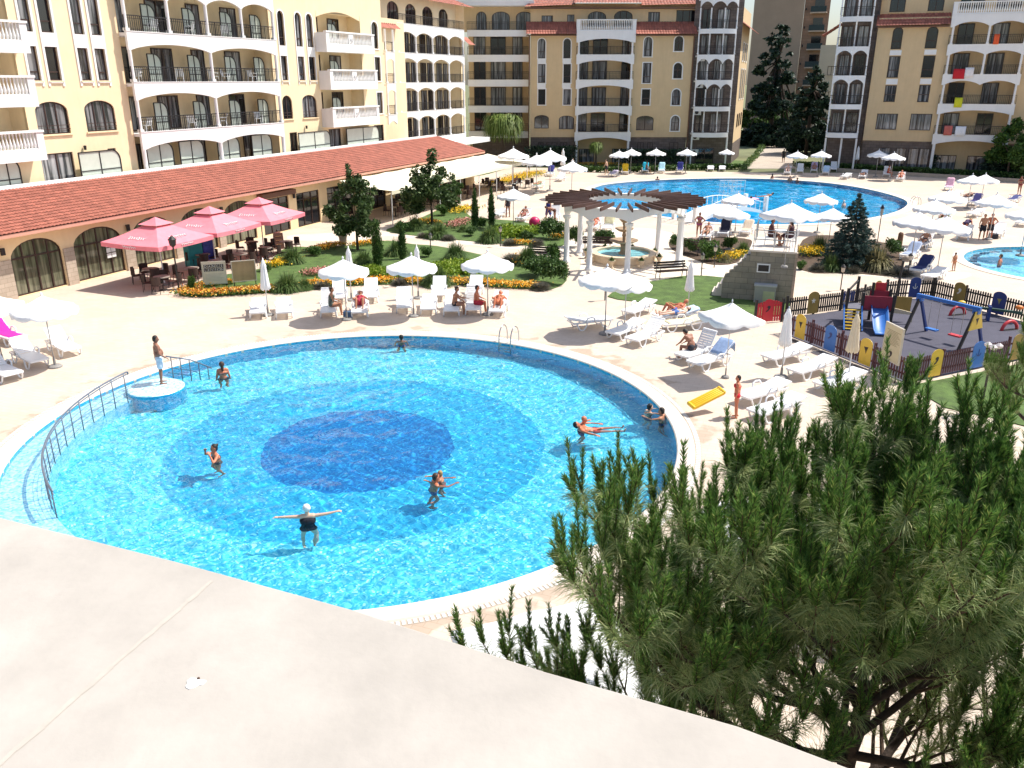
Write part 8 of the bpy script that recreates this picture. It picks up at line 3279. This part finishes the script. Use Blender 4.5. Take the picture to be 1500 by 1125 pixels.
# ---------------------------------------------------------------- the big pine before the ledge
def needles(P, D, L, spread, rng, w=.0032, droop=.0):
    """one thin three-sided blade per needle: root P, axis D, length L, half angle spread"""
    n = len(P)
    r = rdir(n, rng)
    r = r - D * (r * D).sum(1, keepdims=True)
    r /= np.linalg.norm(r, axis=1, keepdims=True) + 1e-9
    d = D * np.cos(spread)[:, None] + r * np.sin(spread)[:, None]
    s = np.cross(d, rdir(n, rng))
    s /= np.linalg.norm(s, axis=1, keepdims=True) + 1e-9
    M_ = P + d * (L * .55)[:, None]
    T = P + d * L[:, None] - np.array([0, 0, 1.0]) * (droop * L)[:, None]
    V = np.stack([P - s * w, P + s * w, M_ + s * w * .9, T, M_ - s * w * .9], 1).reshape(-1, 3)
    return V


def pine(name, label, loc, seed, k_main, z0, z1, L0, L1, trunk_r, dens=1.0, rz=0.0, scale=1.0, gap=False):
    root = thing(name, label, 'pine', loc, rz)
    root.scale = (scale,) * 3
    rg = np.random.default_rng(seed)
    rd = random.Random(seed)
    tips, twigs = [], []
    wood = MB()
    wood.tube([(0, 0, -.05), (.05, .02, 2.5), (-.03, .05, z0 + .6), (.02, 0, (z0 + z1) / 2), (0, 0, z1 + .35)], [trunk_r * 1.15, trunk_r, trunk_r * .82, trunk_r * .5, .025], 10)
    tw = MB()

    def grow_(p, d, L, lev, r):
        p, d = Vector(p), Vector(d).normalized()
        n = 5 if lev == 0 else 3
        pts = [p]
        q = p.copy()
        dd = d.copy()
        for i in range(n):
            dd = (dd + Vector((rd.uniform(-.16, .16), rd.uniform(-.16, .16), rd.uniform(.0, .20) + (.05 if lev else .03)))).normalized()
            q = q + dd * L / n
            pts.append(q.copy())
        (wood if lev == 0 else tw).tube(pts, [r * (1 - .75 * i / n) for i in range(n + 1)], 6 if lev == 0 else 4, caps=False)
        if lev < 2:
            m = {0: int(4 + 1.9 * L), 1: 3}[lev]
            for j in range(m):
                t = .16 + .82 * (j + rd.random() * .5) / m if lev == 0 else .35 + .6 * j / m
                i = min(n - 1, int(t * n))
                b = pts[i].lerp(pts[i + 1], t * n - i)
                ax = (pts[i + 1] - pts[i]).normalized()
                sd = ax.cross(Vector((0, 0, 1)))
                if sd.length < .1:
                    sd = Vector((1, 0, 0))
                sd.normalize()
                sgn = 1 if j % 2 else -1
                nd = ax * .75 + sd * sgn * rd.uniform(.5, 1.0) + Vector((0, 0, rd.uniform(.05, .45)))
                grow_(b, nd, L * (.36 if lev == 0 else .5) * rd.uniform(.7, 1.15) * (1.15 - .45 * t) + .06, lev + 1, r * .42)
        tips.append((pts[-1], dd, lev))
        if lev:
            twigs.append((pts[-3] if len(pts) > 3 else pts[0], pts[-2], pts[-1]))
        else:
            twigs.append((pts[-3], pts[-2], pts[-1]))

    for k in range(k_main):
        t = (k + .5) / k_main
        z = z0 + (z1 - z0) * t ** .85
        az = k * 2.39996 + rd.uniform(-.25, .25)
        off = abs((math.degrees(az) + 117 + 180) % 360 - 180)
        if gap and off < 46 and z0 + 1.0 < z < z1 - .75:
            continue
        el = R_(rd.uniform(2, 20) + 42 * t ** 1.3) - (R_(24) * max(0, -math.cos(az)) if gap else 0)
        L = (L0 + (L1 - L0) * t) * rd.uniform(.8, 1.12) * (1.1 if gap and abs((math.degrees(az) + 360) % 360 - 190) < 45 else 1)
        grow_((0, 0, z), (math.cos(az) * math.cos(el), math.sin(az) * math.cos(el), math.sin(el)), L, 0, .062 * (1 - .55 * t))
    grow_((0, 0, z1 + .2), (0, 0, 1), .5, 1, .03)
    # upright new shoots, brush-like with short needles hugging the stem
    P, D, LL, SP = [], [], [], []
    for p, d, lev in tips:
        m = rd.choice((2, 3, 3, 4, 5)) if p[2] > z0 + .9 else rd.choice((1, 2, 2, 3))
        for j in range(m):
            az = 2 * PI * j / m + rd.random()
            tilt = rd.uniform(.15, .6) if j else rd.uniform(0, .15)
            dv = (Vector((math.cos(az) * tilt, math.sin(az) * tilt, 1.0)) + d * .35).normalized()
            L = rd.uniform(.20, .44) * (1.3 if j == 0 else .9)
            tw.tube([p, p + dv * L], [.007, .004], 4, caps=False)
            n = int(165 * L / .25 * dens)
            s = rg.random(n)
            P.append(np.array(p) + np.outer(s * L, dv))
            D.append(np.tile(np.array(dv), (n, 1)))
            LL.append(rg.uniform(.05, .088, n))
            SP.append(rg.uniform(.35, .75, n))
    V1 = needles(np.concatenate(P), np.concatenate(D), np.concatenate(LL), np.concatenate(SP), rg, .0030)
    # last year's wood carries long, spreading, slightly hanging needles
    P, D, LL, SP = [], [], [], []
    for a, b, c in twigs:
        n = int(170 * dens)
        s = rg.random(n)
        A_, B_, C_ = np.array(a), np.array(b), np.array(c)
        pos = np.where((s < .4)[:, None], A_ + (B_ - A_) * (s / .4)[:, None], B_ + (C_ - B_) * ((s - .4) / .6)[:, None])
        ax = (C_ - A_) / (np.linalg.norm(C_ - A_) + 1e-9)
        P.append(pos)
        D.append(np.tile(ax, (n, 1)))
        LL.append(rg.uniform(.14, .25, n))
        SP.append(rg.uniform(.5, 1.35, n))
    V2 = needles(np.concatenate(P), np.concatenate(D), np.concatenate(LL), np.concatenate(SP), rg, .0026, .22)
    for nm, V, m in (('new_shoots', V1, leafmat('needle_new', (.045, .12, .024), (.16, .30, .06), c3=(.42, .48, .14), trans=.25)), ('needles', V2, leafmat('needle_old', (.13, .21, .07), (.35, .42, .18), c3=(.55, .56, .28), trans=.3))):
        n = len(V) // 5
        i = np.arange(n)[:, None] * 5
        F = np.concatenate([i + np.array([[0, 1, 2, 4]])], 0)
        F3 = i + np.array([[4, 2, 3, 3]])
        me = bpy.data.meshes.new(nm)
        me.vertices.add(len(V))
        me.vertices.foreach_set('co', V.astype(np.float32).ravel())
        tri = i + np.array([[4, 2, 3]])
        loops = np.concatenate([F.ravel(), tri.ravel()]).astype(np.int32)
        me.loops.add(len(loops))
        me.loops.foreach_set('vertex_index', loops)
        me.polygons.add(2 * n)
        me.polygons.foreach_set('loop_start', np.concatenate([np.arange(0, 4 * n, 4), 4 * n + np.arange(0, 3 * n, 3)]).astype(np.int32))
        me.update(calc_edges=True)
        me.materials.append(m)
        o = bpy.data.objects.new(nm, me)
        COL.objects.link(o)
        o.parent = root
    wood.build('trunk', M('pine_bark', (.050, .034, .026), .9, .35, 14, bump=.8, bscale=35), root, True)
    tw.build('twigs', M('pine_twig', (.085, .050, .032), .85, .3, 20), root, True)
    return root


pine('pine_tree', 'big bushy pine with upright green shoots and dark trunk before the ledge', (3.25, 6.35, 0), 5, 43, 2.8, 5.65, 3.75, 1.7, .115, .8, gap=True)
o = pine('pine_tree', 'smaller light green pine at the photo edge by the playground lawn', (13.6, 20.2, 0), 9, 14, 1.6, 5.0, 2.2, .7, .10, .55, 0, .85)
lim = [G(1380, 1150, 4.6), G(1440, 1098, 4.7), G(1520, 1050, 4.8)]
